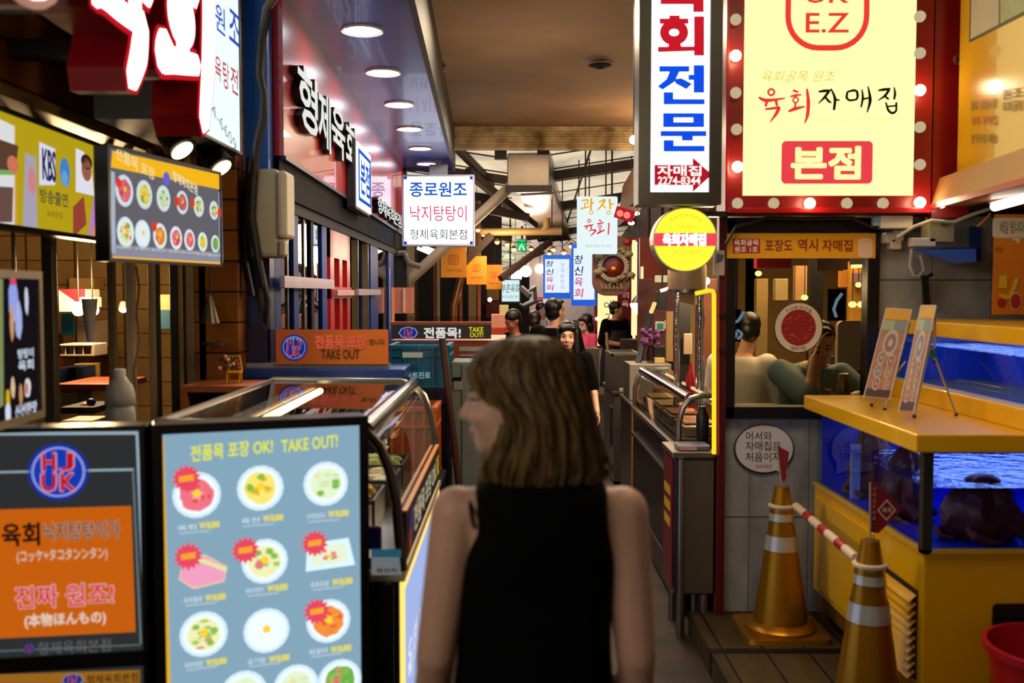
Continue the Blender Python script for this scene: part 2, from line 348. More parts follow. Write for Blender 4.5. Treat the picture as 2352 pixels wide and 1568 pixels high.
# soffit with its outer edge
sof = MB(); sof.hexa([(XF(4.2),4.2,3.2),(-.49,4.2,3.2),(-.70,11.8,3.2),(XF(11.8),11.8,3.2),(XF(4.2),4.2,3.26),(-.49,4.2,3.26),(-.70,11.8,3.26),(XF(11.8),11.8,3.26)], dm('#3c4da6', .3, .3, .1, 1.5, coat=.15))
sof.hexa([(-.49,4.2,3.17),(-.455,4.2,3.17),(-.665,11.8,3.17),(-.70,11.8,3.17),(-.49,4.2,3.62),(-.455,4.2,3.62),(-.665,11.8,3.62),(-.70,11.8,3.62)], dm('#2a2828', .6))
sof.box(XF(4.2)-.3, -.49, 4.14, 4.2, 3.2, 3.62, dm('#3a3838', .5)); sof.hexa([(XF(11.8),11.8,3.17),(-.68,11.8,3.17),(-.68,11.84,3.17),(XF(11.8),11.84,3.17),(XF(11.8),11.8,3.62),(-.68,11.8,3.62),(-.68,11.84,3.62),(XF(11.8),11.84,3.62)], dm('#26355f', .4))
struct('ceiling_soffit', sof, None)
for i, (px, py) in enumerate(((832,78),(880,172),(917,244),(941,299),(965,343),(980,378))):
    d = (3.2-HC)*F/(672-py); p = W(px, py, d)
    t = thing('recessed_downlight', ['recessed round downlight nearest the start of the blue soffit','second recessed downlight along the blue soffit','third recessed downlight along the blue soffit','fourth recessed downlight along the blue soffit','fifth recessed downlight along the blue soffit','last recessed downlight of the soffit row, above the square sign'][i], 'light', (p.x, d, 3.2), group='downlights in the blue soffit')
    mk('lamp_rim', MB().lathe([(.095,0),(.115,-.012),(.118,0)], n=28), WHITE, t, smooth=True)
    mk('diffuser', MB().lathe([(.001,-.007),(.096,-.007)], n=28, caps=False), em('#e8f4ff', 62, True), t)
# fascia and shop windows
fa = thing('fascia_sign', 'glossy red fascia board with white raised characters above the blue shop windows', 'sign', (XF(5), 5, 2.42))
mk('fascia_board', along(2.42, 3.2, 5.02, 11.8, 0, .05), FRED, fa, w=1)
mk('edge_trim', along(2.405, 2.425, 5.02, 11.8, 0, .06), NAVY, fa, w=1)
FA = Matrix.Translation((XF(5)+.05, 5, 0))@Matrix.Rotation(math.atan2(1, -.02), 4, 'Z')
def fascia_text(s, par, c0, c1, zc0, zc1, wt, face, side, dep):
    """raised character: px columns give the depths along the facade"""
    def dd(px): u = (px-1176)/F; return -.995/(u+.02)
    a = dd(c0)-5; b = dd(c1)-5
    t = tx(s, par, a, b, zc0, zc1, side, wt=wt, ext=dep/2, y=-dep/2, name='raised_character')
    me = t.data; me.materials.append(face)
    for p in me.polygons:
        if p.normal.y < -.9: p.material_index = 1
    me.transform(M[par].inverted()@FA); return t
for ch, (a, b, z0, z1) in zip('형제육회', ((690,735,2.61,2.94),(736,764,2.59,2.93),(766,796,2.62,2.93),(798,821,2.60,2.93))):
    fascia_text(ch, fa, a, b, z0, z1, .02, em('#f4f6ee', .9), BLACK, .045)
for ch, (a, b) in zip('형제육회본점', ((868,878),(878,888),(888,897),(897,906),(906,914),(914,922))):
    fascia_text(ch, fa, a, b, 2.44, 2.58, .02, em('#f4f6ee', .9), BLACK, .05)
# small double-sided box sign on the fascia
q = thing('projecting_box_sign', 'small white and blue lit box sign jutting out of the red fascia', 'sign', (XF(7.55)+.05, 7.55, 2.37), math.atan2(1, -.02))
mk('casing', B(-.42, .42, -.07, 0, -.03, .47), dm('#0d0d10', .45), q, bev=.01); mk('face', B(-.40, .40, -.082, -.07, -.01, .45), em('#eef3ff', 1.3, True), q)
pr = MB()
for a, b, c, e in ((-.36,.36,.38,.405),(-.36,.36,.035,.06),(-.36,-.31,.06,.38),(.31,.36,.06,.38)): pr.box(a, b, -.085, -.083, c, e)
mk('blue_border', pr, em('#2a62d8', .9), q); tx('본', q, -.26, -.0, .1, .34, em('#2a62d8', .9), wt=.02, y=-.086); tx('점', q, .02, .28, .1, .34, em('#2a62d8', .9), wt=.02, y=-.086)
def dpx(px): return -1.09/((px-1176)/F+.02)
posts = [(633,646),(676,687),(716,722),(741,752),(852,869),(893,905)]
wf = MB()
for a, b in posts: along(1.05, 2.23, dpx(a), dpx(b), -.1, .0, FBLUE if b-a > 8 else dm('#08112c', .6, spec=.1), wf)
along(2.17, 2.23, 5.0, 11.8, -.1, .01, dm('#131a30', .6, spec=.1), wf); along(1.05, 1.10, 5.0, 11.8, -.1, .02, FBLUE, wf)
t = struct('window_1', wf, None); 
gl = MB(); edges = [5.05]+[dpx((a+b)/2) for a, b in posts]+[11.7]
for a, b in zip(edges[:-1], edges[1:]):
    if 6.4 < a < 6.8: continue
    along(1.10, 2.17, a, b, -.022, -.014, None, gl)
k = mk('window_pane', gl, glass('#7c8395', .5, .015), t); 
th = MB()
for px in (664, 702, 825, 848):
    d = dpx(px); along(1.1, 2.17, d, d+.03, -.06, -.006, dm('#5a5240', .35, .5), th)
mk('window_mullions', th, None, t)
rail = thing('guard_rail', 'pale metal rail running across the blue shop windows at eye level', 'rail', (XF(6), 6, 1.79))
mk('rail_bar', along(1.765, 1.825, 4.98, 6.55, .03, .055), dm('#b8a9b8', .35, .5), rail, w=1); mk('rail_bracket', along(1.775, 1.815, 5.2, 5.24, 0, .03), STEEL, rail, w=1); mk('rail_bracket', along(1.775, 1.815, 6.4, 6.44, 0, .03), STEEL, rail, w=1)
rail2 = thing('guard_rail', 'short pale metal rail across the blue windows beyond the red door', 'rail', (XF(8.4), 8.4, 1.75)); mk('rail_bar', along(1.72, 1.77, 7.75, 9.3, .03, .055), dm('#b8a9b8', .35, .5), rail2, w=1); mk('rail_bracket', along(1.73, 1.76, 8.4, 8.44, 0, .03), STEEL, rail2, w=1)
# red door
d0, d1 = dpx(760), dpx(805); dr = MB()
along(.0, 2.17, d0, d0+.16, -.07, .0, None, dr); along(.0, 2.17, d1-.16, d1, -.07, .0, None, dr); along(1.98, 2.17, d0, d1, -.07, .0, None, dr); along(1.7, 1.78, d0, d1, -.07, .01, None, dr); along(0, .5, d0, d1, -.07, 0, None, dr)
dm_ = (d0+d1)/2; along(.5, 1.98, dm_-.07, dm_+.07, -.07, .0, None, dr)
door = struct('door_1', dr, dm('#a3141c', .35, 0, .1)); gl = MB(); along(.5, 1.98, d0+.1, d1-.1, -.05, -.04, None, gl); mk('door_pane', gl, glass('#d9b89a', .3, .02), door)
hb = MB(); along(1.72, 1.76, d0+.05, d1-.05, .01, .04, None, hb); mk('push_bar', hb, dm('#d8a0a0', .35, .3), door)
# room behind those windows: dark, a long warm counter light
struct('wall_left_rear', B(-2.1, -2.05, 7.3, 11.7, 0, 3.5), dm('#2a241c', .8))
# ---------------------------------------------------------------- ceiling end, roof, trusses, ducts
cr = MB()
for k in range(9): cr.box(-3, 4, 11.4+(.012 if k % 2 else 0), 11.46+(.012 if k % 2 else 0), 3.36+.03*k, 3.388+.03*k)
struct('trim_1', cr, floor_mat('mouldy_corrugated_sheet', ('#5a4a26', '#f4e2b4'), .7, 4.0, .2))
sh = MB(); SHEET = translucent('#efe6d2')
RZ = lambda x, d: 3.36-.1*(d-12)+abs(x-.05)*.15
sh.add([(-2.6,11.46,RZ(-2.6,11.46)),(.05,11.46,RZ(.05,11.46)),(.05,24,RZ(.05,24)),(-2.6,24,RZ(-2.6,24))], [(0,1,2,3)], SHEET)
sh.add([(.05,11.46,RZ(.05,11.46)),(3.4,11.46,RZ(3.4,11.46)),(3.4,24,RZ(3.4,24)),(.05,24,RZ(.05,24))], [(0,1,2,3)], SHEET)
struct('ceiling_sheet', sh, None)
WOODD = dm('#2e1c12', .7, 0, .25, 5); DK = dm('#1d1512', .7)
tr = MB()
for d in (13.1, 15.4, 18.0):
    tr.bar((-2.5, d, RZ(-2.5,d)-.06), (.0, d, RZ(0,d)-.06), .07, .11, WOODD); tr.bar((.25, d, RZ(.25,d)-.06), (3.2, d, RZ(3.2,d)-.06), .07, .12, WOODD)
for x in (-1.7, -.95, .95, 1.7): tr.bar((x, 11.5, RZ(x,11.5)-.02), (x, 23, RZ(x,23)-.02), .025, .02, DK)
for d in np.arange(12.1, 22, .8): tr.bar((-2.5, d, RZ(-2.5,d)-.012), (0, d, RZ(0,d)-.012), .02, .016, DK); tr.bar((.2, d, RZ(.2,d)-.012), (3.2, d, RZ(3.2,d)-.012), .02, .016, DK)
tr.bar(W(1075,395,12.2), W(1230,520,15), .08, .1, WOODD); tr.bar(W(1060,470,12.4), W(1215,500,12.4), .08, .1, WOODD); tr.bar(W(1040,330,11.6), W(1130,420,13.5), .07, .09, WOODD)
struct('trim_2', tr, None)
du = thing('ventilation_duct', 'large grey sheet metal ventilation duct hanging along the roof valley', 'duct', W(1215, 420, 12.3))
DUCT = dm('#6e6258', .35, .6, .2, 4, .15)
def quadtube(P0, P1, m, mb=None):
    mb = mb or MB(); return mb.hexa([P0[0],P0[1],P1[1],P1[0],P0[3],P0[2],P1[2],P1[3]], m)
a = [W(1165,435,11.7), W(1262,432,11.7), W(1262,352,11.7), W(1165,352,11.7)]; b = [W(1190,445,13.2), W(1275,440,13.2), W(1275,340,13.2), W(1190,345,13.2)]
mk('duct_box', quadtube(a, b, None), DUCT, du, w=1, bev=.01)
b2 = [W(1236,556,19), W(1312,552,19), W(1312,500,19), W(1236,505,19)]; a2 = [W(1196,450,13.2), W(1272,446,13.2), W(1272,405,13.2), W(1196,410,13.2)]
mk('duct_run', quadtube(a2, b2, None), dm('#8a6f56', .3, .5, .2, 3, .2), du, w=1); mk('duct_collar', quadtube([W(1160,442,11.66), W(1268,440,11.66), W(1268,425,11.66), W(1160,425,11.66)], [W(1164,442,11.85), W(1268,440,11.85), W(1268,425,11.85), W(1164,425,11.85)], None), DK, du, w=1)
mk('hanger_bracket', MB().bar(W(1150,340,11.62), W(1150,366,11.62), .14, .1, DK), DK, du, w=1); mk('hanger_bracket', MB().bar(W(1248,330,11.62), W(1248,352,11.62), .14, .1, DK), DK, du, w=1)
mk('seam_strap', quadtube([W(1262,440,13.4), W(1276,440,13.4), W(1276,430,13.4), W(1262,430,13.4)], [W(1300,550,18.6), W(1310,550,18.6), W(1310,544,18.6), W(1300,544,18.6)], None), dm('#b58d62', .3, .6), du, w=1)
pp = tag(mk('drain_pipe', MB().tube([W(932,650,11.98), W(1190,412,12.1), W(1206,398,12.15)], .066, 14, dm('#a99a82', .45, 0, .12, 5)).tube([W(1186,414,12.1), W(1206,398,12.15), W(1212,380,12.15)], .075, 14, dm('#b8a894', .45)), None, smooth=True), 'long grey plastic pipe slanting up past the square white sign to the duct', 'pipe')
tag(mk('conduit_pipe', MB().tube([W(1105,533,13), W(1290,531,13)], .05, 10).tube([W(1245,533,13), W(1256,522,13), W(1256,500,13)], .05, 10), dm('#9a7c4e', .45), smooth=True), 'tan horizontal pipe crossing below the roof duct', 'pipe')
tag(mk('pipe_stub', MB().tube([W(985,165,8.3), W(1012,165,8.3), W(1022,150,8.3)], .028, 8).bar(W(988,150,8.3), W(1005,150,8.3), .08, .1), dm('#6d5a38', .5, .3)), 'short bent pipe stub under the brown ceiling beside the soffit', 'pipe')
tag(mk('ceiling_stain', MB().lathe([(.001,-.004),(.05,-.02),(.09,-.006),(.1,0)], W(1378,150,8.2)+Vector((0,0,.0)), 12), dm('#120d0a', .9)), 'dark broken fixing plate on the bare brown ceiling', 'fixing')
# ---------------------------------------------------------------- timber shop on the near side
w = MB(); w.box(-1.95, -1.75, 1.2, 4.72, 2.42, 3.62).box(-1.95, -1.30, 4.72, 4.88, 2.42, 3.62).box(-1.62, -1.30, 4.72, 4.88, 0, 2.42)
struct('wall_left_timber', w, TIMBER)
struct('trim_3', B(-1.8, -1.68, 1.2, 4.7, 2.39, 2.43), dm('#8a6c3a', .45, .4))
struct('wall_left_interior', B(-5, -2.05, 8.2, 8.3, 0, 3.6, bands('warm_block_wall', ('#9a7440', '#c8a468'), 2, .2, .7, '#6a4c28', .05, (0, .4), nsc=(2, 2, 2))).box(-5.1, -5, 1, 8.3, 0, 3.6).box(-5, -1.75, 1.0, 1.1, 0, 3.6), dm('#5a3a1c', .7))
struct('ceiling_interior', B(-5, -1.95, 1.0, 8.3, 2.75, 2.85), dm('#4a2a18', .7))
# right building, gable end wall, far shops
w = B(1.05, 4.2, 5.0, 5.12, .1, 1.12, TILE); w.box(1.84, 4.2, 5.0, 5.12, 1.12, 2.15, TILE); w.box(1.05, 4.2, 5.0, 5.12, 2.12, 3.62, dm('#4a0a0c', .5)); struct('wall_right', w, None)
struct('wall_right_side', B(2.62, 2.75, 1.2, 5.0, .0, 3.62), dm('#5c5750', .6))
struct('wall_right_interior', B(1.6, 4.2, 9.4, 9.5, 0, 3.6, dm('#8a6a3a', .7)).box(4.1, 4.2, 5.1, 9.4, 0, 3.6), dm('#6a4c28', .7))
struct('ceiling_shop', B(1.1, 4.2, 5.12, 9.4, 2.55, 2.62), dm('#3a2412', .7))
struct('wall_rear', B(-3, 5, 24, 24.2, 0, 4.2), dm('#1c1512', .8))
struct('wall_rear_white', B(.3, 1.75, 17.0, 17.1, 0, 2.6), dm('#c9b8b4', .6))
struct('wall_far_left', B(-2.4, -.15, 14.6, 14.75, 0, 3.3).box(-2.6, -2.4, 11.9, 14.7, 0, 3.8), dm('#140f0c', .7))
struct('wall_far_right', B(2.2, 2.3, 9.4, 23, 0, 3.8), dm('#3a1210', .6))
# ================================================================ FRONT LEFT: signs, screens, display counter
BLK = dm('#0a0a0b', .35, 0, .2); FRB = dm('#101012', .3, .2)
def hjuk(par, cx, cz, r, s=1.0, y=-.003, oval=False, crown=False):
    b = MB(); rz = r; g = []
    if oval:
        o = []
        for i in range(24):
            a = 2*math.pi*i/24; q = r*(1.0+.06*math.cos(8*a)); o.append((cx+q*1.35*math.cos(a), cz+q*.85*math.sin(a)))
        b.flat([(cx+(x-cx)*1.12, cz+(z-cz)*1.15) for x, z in o], y, em('#c9cdf0', .8*s)); b.flat(o, y-.001, em('#1c3fae', .9*s))
    else:
        b.flat(ell(cx, cz, r, r, 36), y, em('#1d39b4', .8*s)); b.flat(ell(cx, cz, r*.88, r*.88, 36), y-.0008, em('#9fa6ea', .9*s)); b.flat(ell(cx, cz, r*.80, r*.80, 36), y-.0016, em('#173fbe', .9*s))
    e = mk('emblem', b, None, par); k = 1.25 if oval else 1.0
    for s_, z0, z1 in (('HJ', .05, .74), ('UK', -.74, -.05)):
        x = .52*k if s_ == 'HJ' else .56*k
        for k_, ch in enumerate(s_):
            xa, xb = (cx-r*x, cx-r*.06*k) if k_ == 0 else (cx+r*.06*k, cx+r*x)
            tx(ch, e, xa, xb, cz+r*z0*.9, cz+r*z1*.9, em('#f2a8c8', .8*s), wt=.06, y=y-.003, name='emblem_letter'); tx(ch, e, xa+r*.03, xb-r*.03, cz+r*(z0+.03)*.9, cz+r*(z1-.03)*.9, em('#d11428', .85*s), wt=.03, y=y-.004, name='emblem_letter')
    if crown:
        c = MB()
        for i in range(5):
            a = math.radians(50+20*i); c.flat(ell(cx+r*.72*math.cos(a), cz+r*.72*math.sin(a), r*.07, r*.12, 8), y-.004, em('#8fd0f0', .8*s))
        mk('emblem_crown', c, None, e)
    return e
# --- board with the round blue emblem
A = (W(0,985,2.59).x, 2.59); Bb = (W(333,978,2.65).x, 2.65); dx = Bb[0]-A[0]; A = (A[0]-dx*.12, A[1]-.007)
t, w_, h_ = panel('advertising_board', 'black lit advertising board with a round blue emblem over an orange panel', 'sign board', A, Bb, .02, 1.386, .09, em('#47494a', .42, True), FRB, .012)
f = LP(t); x1 = f(325, 1200)[0]; zt = f(200, 992)[1]; zb = f(150, 1502)[1]; zl = f(150, 1535)[1]
mk('cross_bar', B(-w_/2, w_/2, -.012, .01, zl, zb), FRB, t); mk('side_post', B(x1, w_/2, -.012, .01, 0, 1.366), FRB, t)
pr = MB(); L_ = em('#b8d4e4', .65)
def pbox(p0, p1, m, y=-.003, mb=None):
    xa, za = f(*p0); xb, zb_ = f(*p1); return (mb or pr).flat([(xa, zb_), (xb, zb_), (xb, za), (xa, za)], y, m)
def pquad(ps, m, y=-.003): pr.flat([f(*p) for p in ps], y, m)
pquad([(-20,999),(-20,993),(318,990),(318,997)], L_); pquad([(312,992),(318,992),(338,1480),(332,1480)], L_); pquad([(-20,1086),(-20,1082),(308,1075),(308,1080)], L_); pquad([(304,1077),(308,1077),(326,1478),(322,1478)], em('#8fa4b0', .5)); pquad([(-10,1496),(-10,1493),(322,1478),(322,1481)], em('#8fa4b0', .4))
pquad([(-20,1466),(-20,1170),(302,1161),(312,1450)], em('#e06c12', .75))
pquad([(-20,1568),(-20,1548),(322,1537),(322,1568)], em('#d08a2a', .5)); mk('printed_panel', pr, None, t)
cx, cz = f(135, 1083); rr = abs(f(205, 1083)[0]-cx); hjuk(t, cx, cz, rr, .9)
for s_, p0, p1, m, wt in (('육회',(6,1200),(92,1252),em('#2e1a14',.5),.03),('낙지탕탕이가',(102,1196),(276,1240),em('#4a3630',.6),.0),('(コッケ+タコタンンタン)',(40,1258),(248,1290),em('#f2d8c0',.8),.012),('진짜 원조!',(36,1340),(262,1392),em('#e2304e',.85),.012),('(本物ほんもの)',(58,1404),(244,1438),em('#f2d8c0',.85),.03),('형제육회본점',(88,1468),(255,1498),em('#8a8c90',.45),.0),('형제육회본점',(200,1545),(318,1566),em('#3a2410',.4),.01)):
    if '진짜' in s_: txp(s_, t, p0, p1, em('#ffd0c8', .8), wt=.045, y=-.0045)
    if s_ == '낙지탕탕이가': txp(s_, t, p0, p1, em('#d8b49c', .7), wt=.035, y=-.0045)
    txp(s_, t, p0, p1, m, wt=wt, y=-.0055)
cx, cz = f(68, 1488); hjuk(t, cx, cz, .014, .35); cx, cz = f(168, 1560); hjuk(t, cx, cz, .018, .6, oval=True)
# --- backlit food menu board
SM = 1.12
def menu_plate(pr, x, z, r, kind, y, s=SM, asp=1.0, n=12):
    rn = random.Random(hash((round(x, 2), round(z, 2))) % 1000)
    def el(cx, cz, rx, rz, m, k, jit=0):
        pr.flat([(cx+rx*(1+rn.uniform(-jit, jit))*math.cos(2*math.pi*i/18), cz+rz*(1+rn.uniform(-jit, jit))*math.sin(2*math.pi*i/18)) for i in range(18)], y-.0005*k, m)
    pal = {'red':('#e8707e','#f0a0a0','#d84a50'),'egg':('#f0e070','#e8c84a','#d8b030'),'pale':('#dcecc8','#e8dca8','#cfe4b0'),'mix':('#e8e8b0','#e07a7a','#9cc860'),'rice':('#f4f6ec','#f4f6ec','#ffffff'),'orange':('#ee8a3a','#e06030','#f0b060'),'green':('#6aaa48','#e06a70','#88c050'),'beef':('#d86a6a','#b84a4a','#e89090')}[kind]
    el(x, z, r*asp, r, em('#cfe6f2', s), 0); el(x, z, r*asp*.86, r*.86, em('#e6f2f4', s*1.02), 1)
    if kind != 'rice': el(x, z, r*asp*.70, r*.70, em(pal[0], s), 2, .08)
    for i in range(0 if kind == 'rice' else 16):
        a = rn.uniform(0, 6.28); q = rn.uniform(.1, .6); el(x+asp*r*q*math.cos(a), z+r*q*math.sin(a), r*asp*rn.uniform(.07, .2), r*rn.uniform(.06, .16), em(rn.choice(pal[1:]+pal[:1]), s*.95), 3+i*.1, .25)
    if kind in ('mix', 'pale', 'green', 'egg'):
        for i in range(3): a = rn.uniform(0, 6.28); el(x+asp*r*.45*math.cos(a), z+r*.5*math.sin(a), r*asp*.16, r*.13, em('#86bf4a', s*.9), 5, .25)
    if kind != 'pale' and kind != 'green': el(x, z+r*.08, r*asp*.17, r*.17, em('#f8cc30', s), 6)
A = (W(345,978,2.65).x+.004, 2.652); Bb = (W(845,955,2.86).x, 2.86)
t, w_, h_ = panel('menu_board', 'tall backlit menu board with nine photographed dishes and yellow lettering at its head', 'menu board', A, Bb, .02, 1.386, .10, em('#98bed6', .76, True), FRB, .026, facename='lit_face')
f = LP(t); pr = MB()
pquad([(369,1568),(369,1006),(376,1006),(392,1568)], em('#f0b428', .9))
dishes = [(452,1136,'red',1,'육회',0),(598,1120,'egg',0,'육전',0),(748,1110,'pale',0,'낙지탕탕이',0),(466,1310,'beef',1,'육회물회',2),(608,1288,'mix',1,'육회낙지탕탕이',0),(757,1274,'mix',1,'육회초밥',3),(468,1455,'mix',0,'육회비빔밥',0),(612,1447,'rice',0,'공기밥',0),(754,1425,'orange',1,'매운불육회',0),(560,1590,'pale',0,'잔치국수',0),(680,1575,'pale',0,'떡국',0),(780,1562,'green',0,'육회냉면',0)]
rad = abs(f(798,1110)[0]-f(748,1110)[0])*1.02
for i, (px, py, kind, bs, nm, sh) in enumerate(dishes):
    x, z = f(px, py)
    if sh == 2: # wedge shaped pink slab
        o = [f(410,1330),(f(445,1352)),f(515,1335),f(522,1300),f(470,1272),f(418,1295)]; pr.flat(o, -.003, em('#e8c890', SM)); pr.flat([(a*.96+x*.04, b*.9+z*.1) for a, b in o], -.0035, em('#ee9ec0', SM*.95)); pr.flat([f(450,1275),f(520,1302),f(520,1312),f(445,1285)], -.004, em('#d8e0a0', SM))
    elif sh == 3: pr.flat([f(702,1312),f(815,1296),f(800,1234),f(705,1248)], -.003, em('#d4ecf4', SM*1.03)); pr.flat([f(715,1300),f(800,1288),f(790,1246),f(716,1256)], -.0035, em('#e0ead0', SM)); [pr.flat(ell(*f(random.uniform(720,790), random.uniform(1252,1290)), .008, .006, 8), -.004-.0001*q, em(random.choice(('#e08080','#88c058','#f0d050')), SM)) for q in range(12)]
    else: menu_plate(pr, x, z, rad, kind, -.003)
    if bs:
        bx, by = {0:(428,1098),3:(432,1276),4:(563,1262),5:(722,1246),8:(727,1402)}[i]; bx, bz = f(bx, by)
        pr.flat(burst(bx, bz, rad*.62), -.0075, em('#ec4a62', 1.0)); pr.flat([(bx-rad*.3, bz-rad*.13), (bx+rad*.3, bz-.1*rad), (bx+rad*.3, bz+rad*.17), (bx-rad*.3, bz+rad*.12)], -.008, em('#f8a830', 1.0))
    if py < 1500:
        oy = 70 if i < 3 else 62 if i < 6 else 65
        pxx = px+{3:0,5:0}.get(i, 0)-6
        txp(nm, t, (pxx-38, py+oy-2), (pxx+4, py+oy+11), em('#e4f0f6', 1.0), y=-.003, name='dish_name'); txp('W18,000', t, (pxx+12, py+oy-9), (pxx+58, py+oy+8), em('#f2e23a', 1.0), wt=.035, y=-.003, name='price')
        x0, z0 = f(pxx-34, py+oy+17); x1_, _ = f(pxx+36, py+oy+15); pr.flat([(x0, z0-.0025), (x1_, z0-.0025), (x1_, z0), (x0, z0)], -.003, em('#dce8f0', .85))
mk('printed_dishes', pr, None, t)
txp('전품목 포장 OK!', t, (438,1014), (626,1050), em('#e6ec28', 1.0), wt=.02, rot=.05); txp('TAKE OUT!', t, (646,1004), (775,1032), em('#e6ec28', 1.0), wt=.02, rot=.05)
# --- poster lightbox above the near counter
t, w_, h_ = panel('poster_lightbox', 'upright lit food poster with a dark picture and pale writing in a tan frame', 'poster', (-1.30,2.12), (-1.345,2.84), 1.385, 1.80, .05, em('#2a2228', .35), dm('#8a7a60', .45, .2), .022)
f = LP(t); pr = MB(); mk('stand_post', B(.24, .30, .01, .04, -1.385, 0), DSTEEL, t)
for (px, py, rx, rz, c) in ((28,690,.03,.06,'#9aa8f0'),(27,640,.02,.02,'#e04a78'),(40,735,.022,.05,'#aab8ee'),(58,690,.012,.04,'#d8dcf0'),(24,740,.012,.05,'#d8a070'),(60,890,.02,.028,'#e8e4e0'),(58,892,.008,.018,'#c83a18'),(26,890,.012,.03,'#e8c8a0'),(44,905,.012,.03,'#c89060'),(14,915,.012,.025,'#e8b818'),(14,950,.016,.03,'#dce8f4')): pr.flat(ell(*f(px, py), rx, rz, 14, .12), -.003-.0002*len(pr.f), em(c, .9))
pquad([(-40,960),(-40,640),(4,640),(6,930)], em('#9fb070', .6)); mk('printed_picture', pr, None, t)
for k, (p0, p1) in enumerate((((36,800),(72,822)),((37,826),(72,850)),((30,925),(80,955)))): txp(('탕탕이','육회','신선한맛')[k], t, p0, p1, em('#dfe8fa', .95), wt=.02, y=-.006)
# --- the two menu screens under the timber
t, w_, h_ = panel('menu_screen', 'yellow menu screen with pictures, nearest screen under the timber siding', 'screen', (-1.66,2.5), (-1.70,4.22), 1.95, 2.352, .06, em('#cdb21c', .75, True), FRB, .018, rad=.03)
f = LP(t); pr = MB(); pquad([(-80,520),(-80,235),(32,290),(34,520)], em('#dfe0e0', .95)); pquad([(30,521),(30,282),(34,284),(38,521)], em('#e0982a', .9)); pquad([(50,525),(56,350),(80,360),(84,525)], em('#b8b0c4', .8)); pquad([(-60,395),(-60,300),(40,335),(33,400)], em('#6a4a3a', .7), -.0035); pquad([(-60,510),(-60,425),(28,430),(26,510)], em('#7a5a50', .7), -.0035); pquad([(-60,400),(-60,385),(33,392),(33,402)], em('#7ac060', .8), -.004)
pquad([(88,425),(88,325),(125,342),(125,425)], em('#dcdcf0', .95)); pquad([(172,440),(172,340),(190,348),(208,380),(215,450)], em('#e4e2ec', .95)); pquad([(200,545),(222,395),(246,385),(246,530)], em('#c88ad8', .8)); pquad([(206,540),(236,460),(246,470),(246,540)], em('#e8a060', .8), -.0035); pquad([(165,545),(165,475),(190,450),(196,515)], em('#a84a3a', .75), -.0045)
for px, py, rx, rz, c in ((196,390,.05,.045,'#a8664e'),(196,372,.055,.03,'#3a221c'),(146,396,.045,.055,'#4a90d8'),(146,410,.03,.03,'#7ab8e8'),(26,378,.04,.03,'#e08060'),(70,415,.03,.05,'#e0909a')): pr.flat(ell(*f(px, py), rx, rz, 16), -.005, em(c, .8))
mk('printed_picture', pr, None, t); txp('KBS', t, (94,345), (124,415), em('#2a2a6a', .6), wt=.03, y=-.006); txp('방송출연', t, (88,438), (152,470), em('#6a6440', .6), wt=.02, y=-.006); txp('육회맛집', t, (104,486), (140,500), em('#6a6420', .6), y=-.006)
t, w_, h_ = panel('menu_screen', 'menu screen with yellow top band and two rows of round dishes, beside the spotlights', 'screen', (-1.417,3.5), (-1.262,4.33), 1.85, 2.26, .05, em('#77727a', .72, True), FRB, .012, rad=.03)
f = LP(t); pr = MB(); pquad([(253,384),(256,346),(507,402),(507,436)], em('#f6b81c', 1.0)); pquad([(258,596),(256,588),(511,602),(509,608)], em('#f0b048', 1.0)); pquad([(253,580),(253,392),(262,396),(264,582)], em('#b8bcd0', .9)); pquad([(256,588),(256,560),(511,580),(511,602)], em('#9a9cb0', .8)); pquad([(503,600),(500,440),(508,440),(511,602)], em('#a8b4cc', .8))
x, z = f(380, 410); pr.flat(ell(x, z, .026, .026, 18), -.005, em('#6a6ae0', .9))
for i, px in enumerate((284,330,374,417,455,490)): x, z = f(px, 438+i*9); menu_plate(pr, x, z, .058-.0035*i, ('red','egg','pale','beef','mix','mix')[i], -.003, .85, 1.0)
for i, px in enumerate((287,326,366,403,434,464,493)): x, z = f(px, 533+i*4.5); menu_plate(pr, x, z, .056-.003*i, ('mix','rice','orange','red','red','egg','green')[i], -.003, .95, 1.0)
for px, py in ((268,420),(402,462),(438,466),(500,488),(350,520)): x, z = f(px, py); pr.flat(burst(x, z, .022, 9), -.008, em('#e8402a', .9))
mk('printed_dishes', pr, None, t); txp('형제육회본점', t, (394,408), (450,432), em('#f8e8c0', .9), wt=.02, y=-.006, rot=-.2); txp('전품목 포장', t, (262,362), (352,390), em('#f8e0a0', .95), wt=.02, y=-.006, rot=-.2)
for i, px in enumerate((284,326,364,402,436,466,494)): txp(('비빔밥','공기밥','불육회','육회','육사시미','육전','냉면')[i], t, (px-18, 565+i*3), (px+2, 571+i*3), em('#e8e8f0', .9), y=-.004, name='dish_name'); txp('8,000', t, (px+4, 566+i*3), (px+16, 572+i*3), em('#f0e040', .9), y=-.004, name='price')
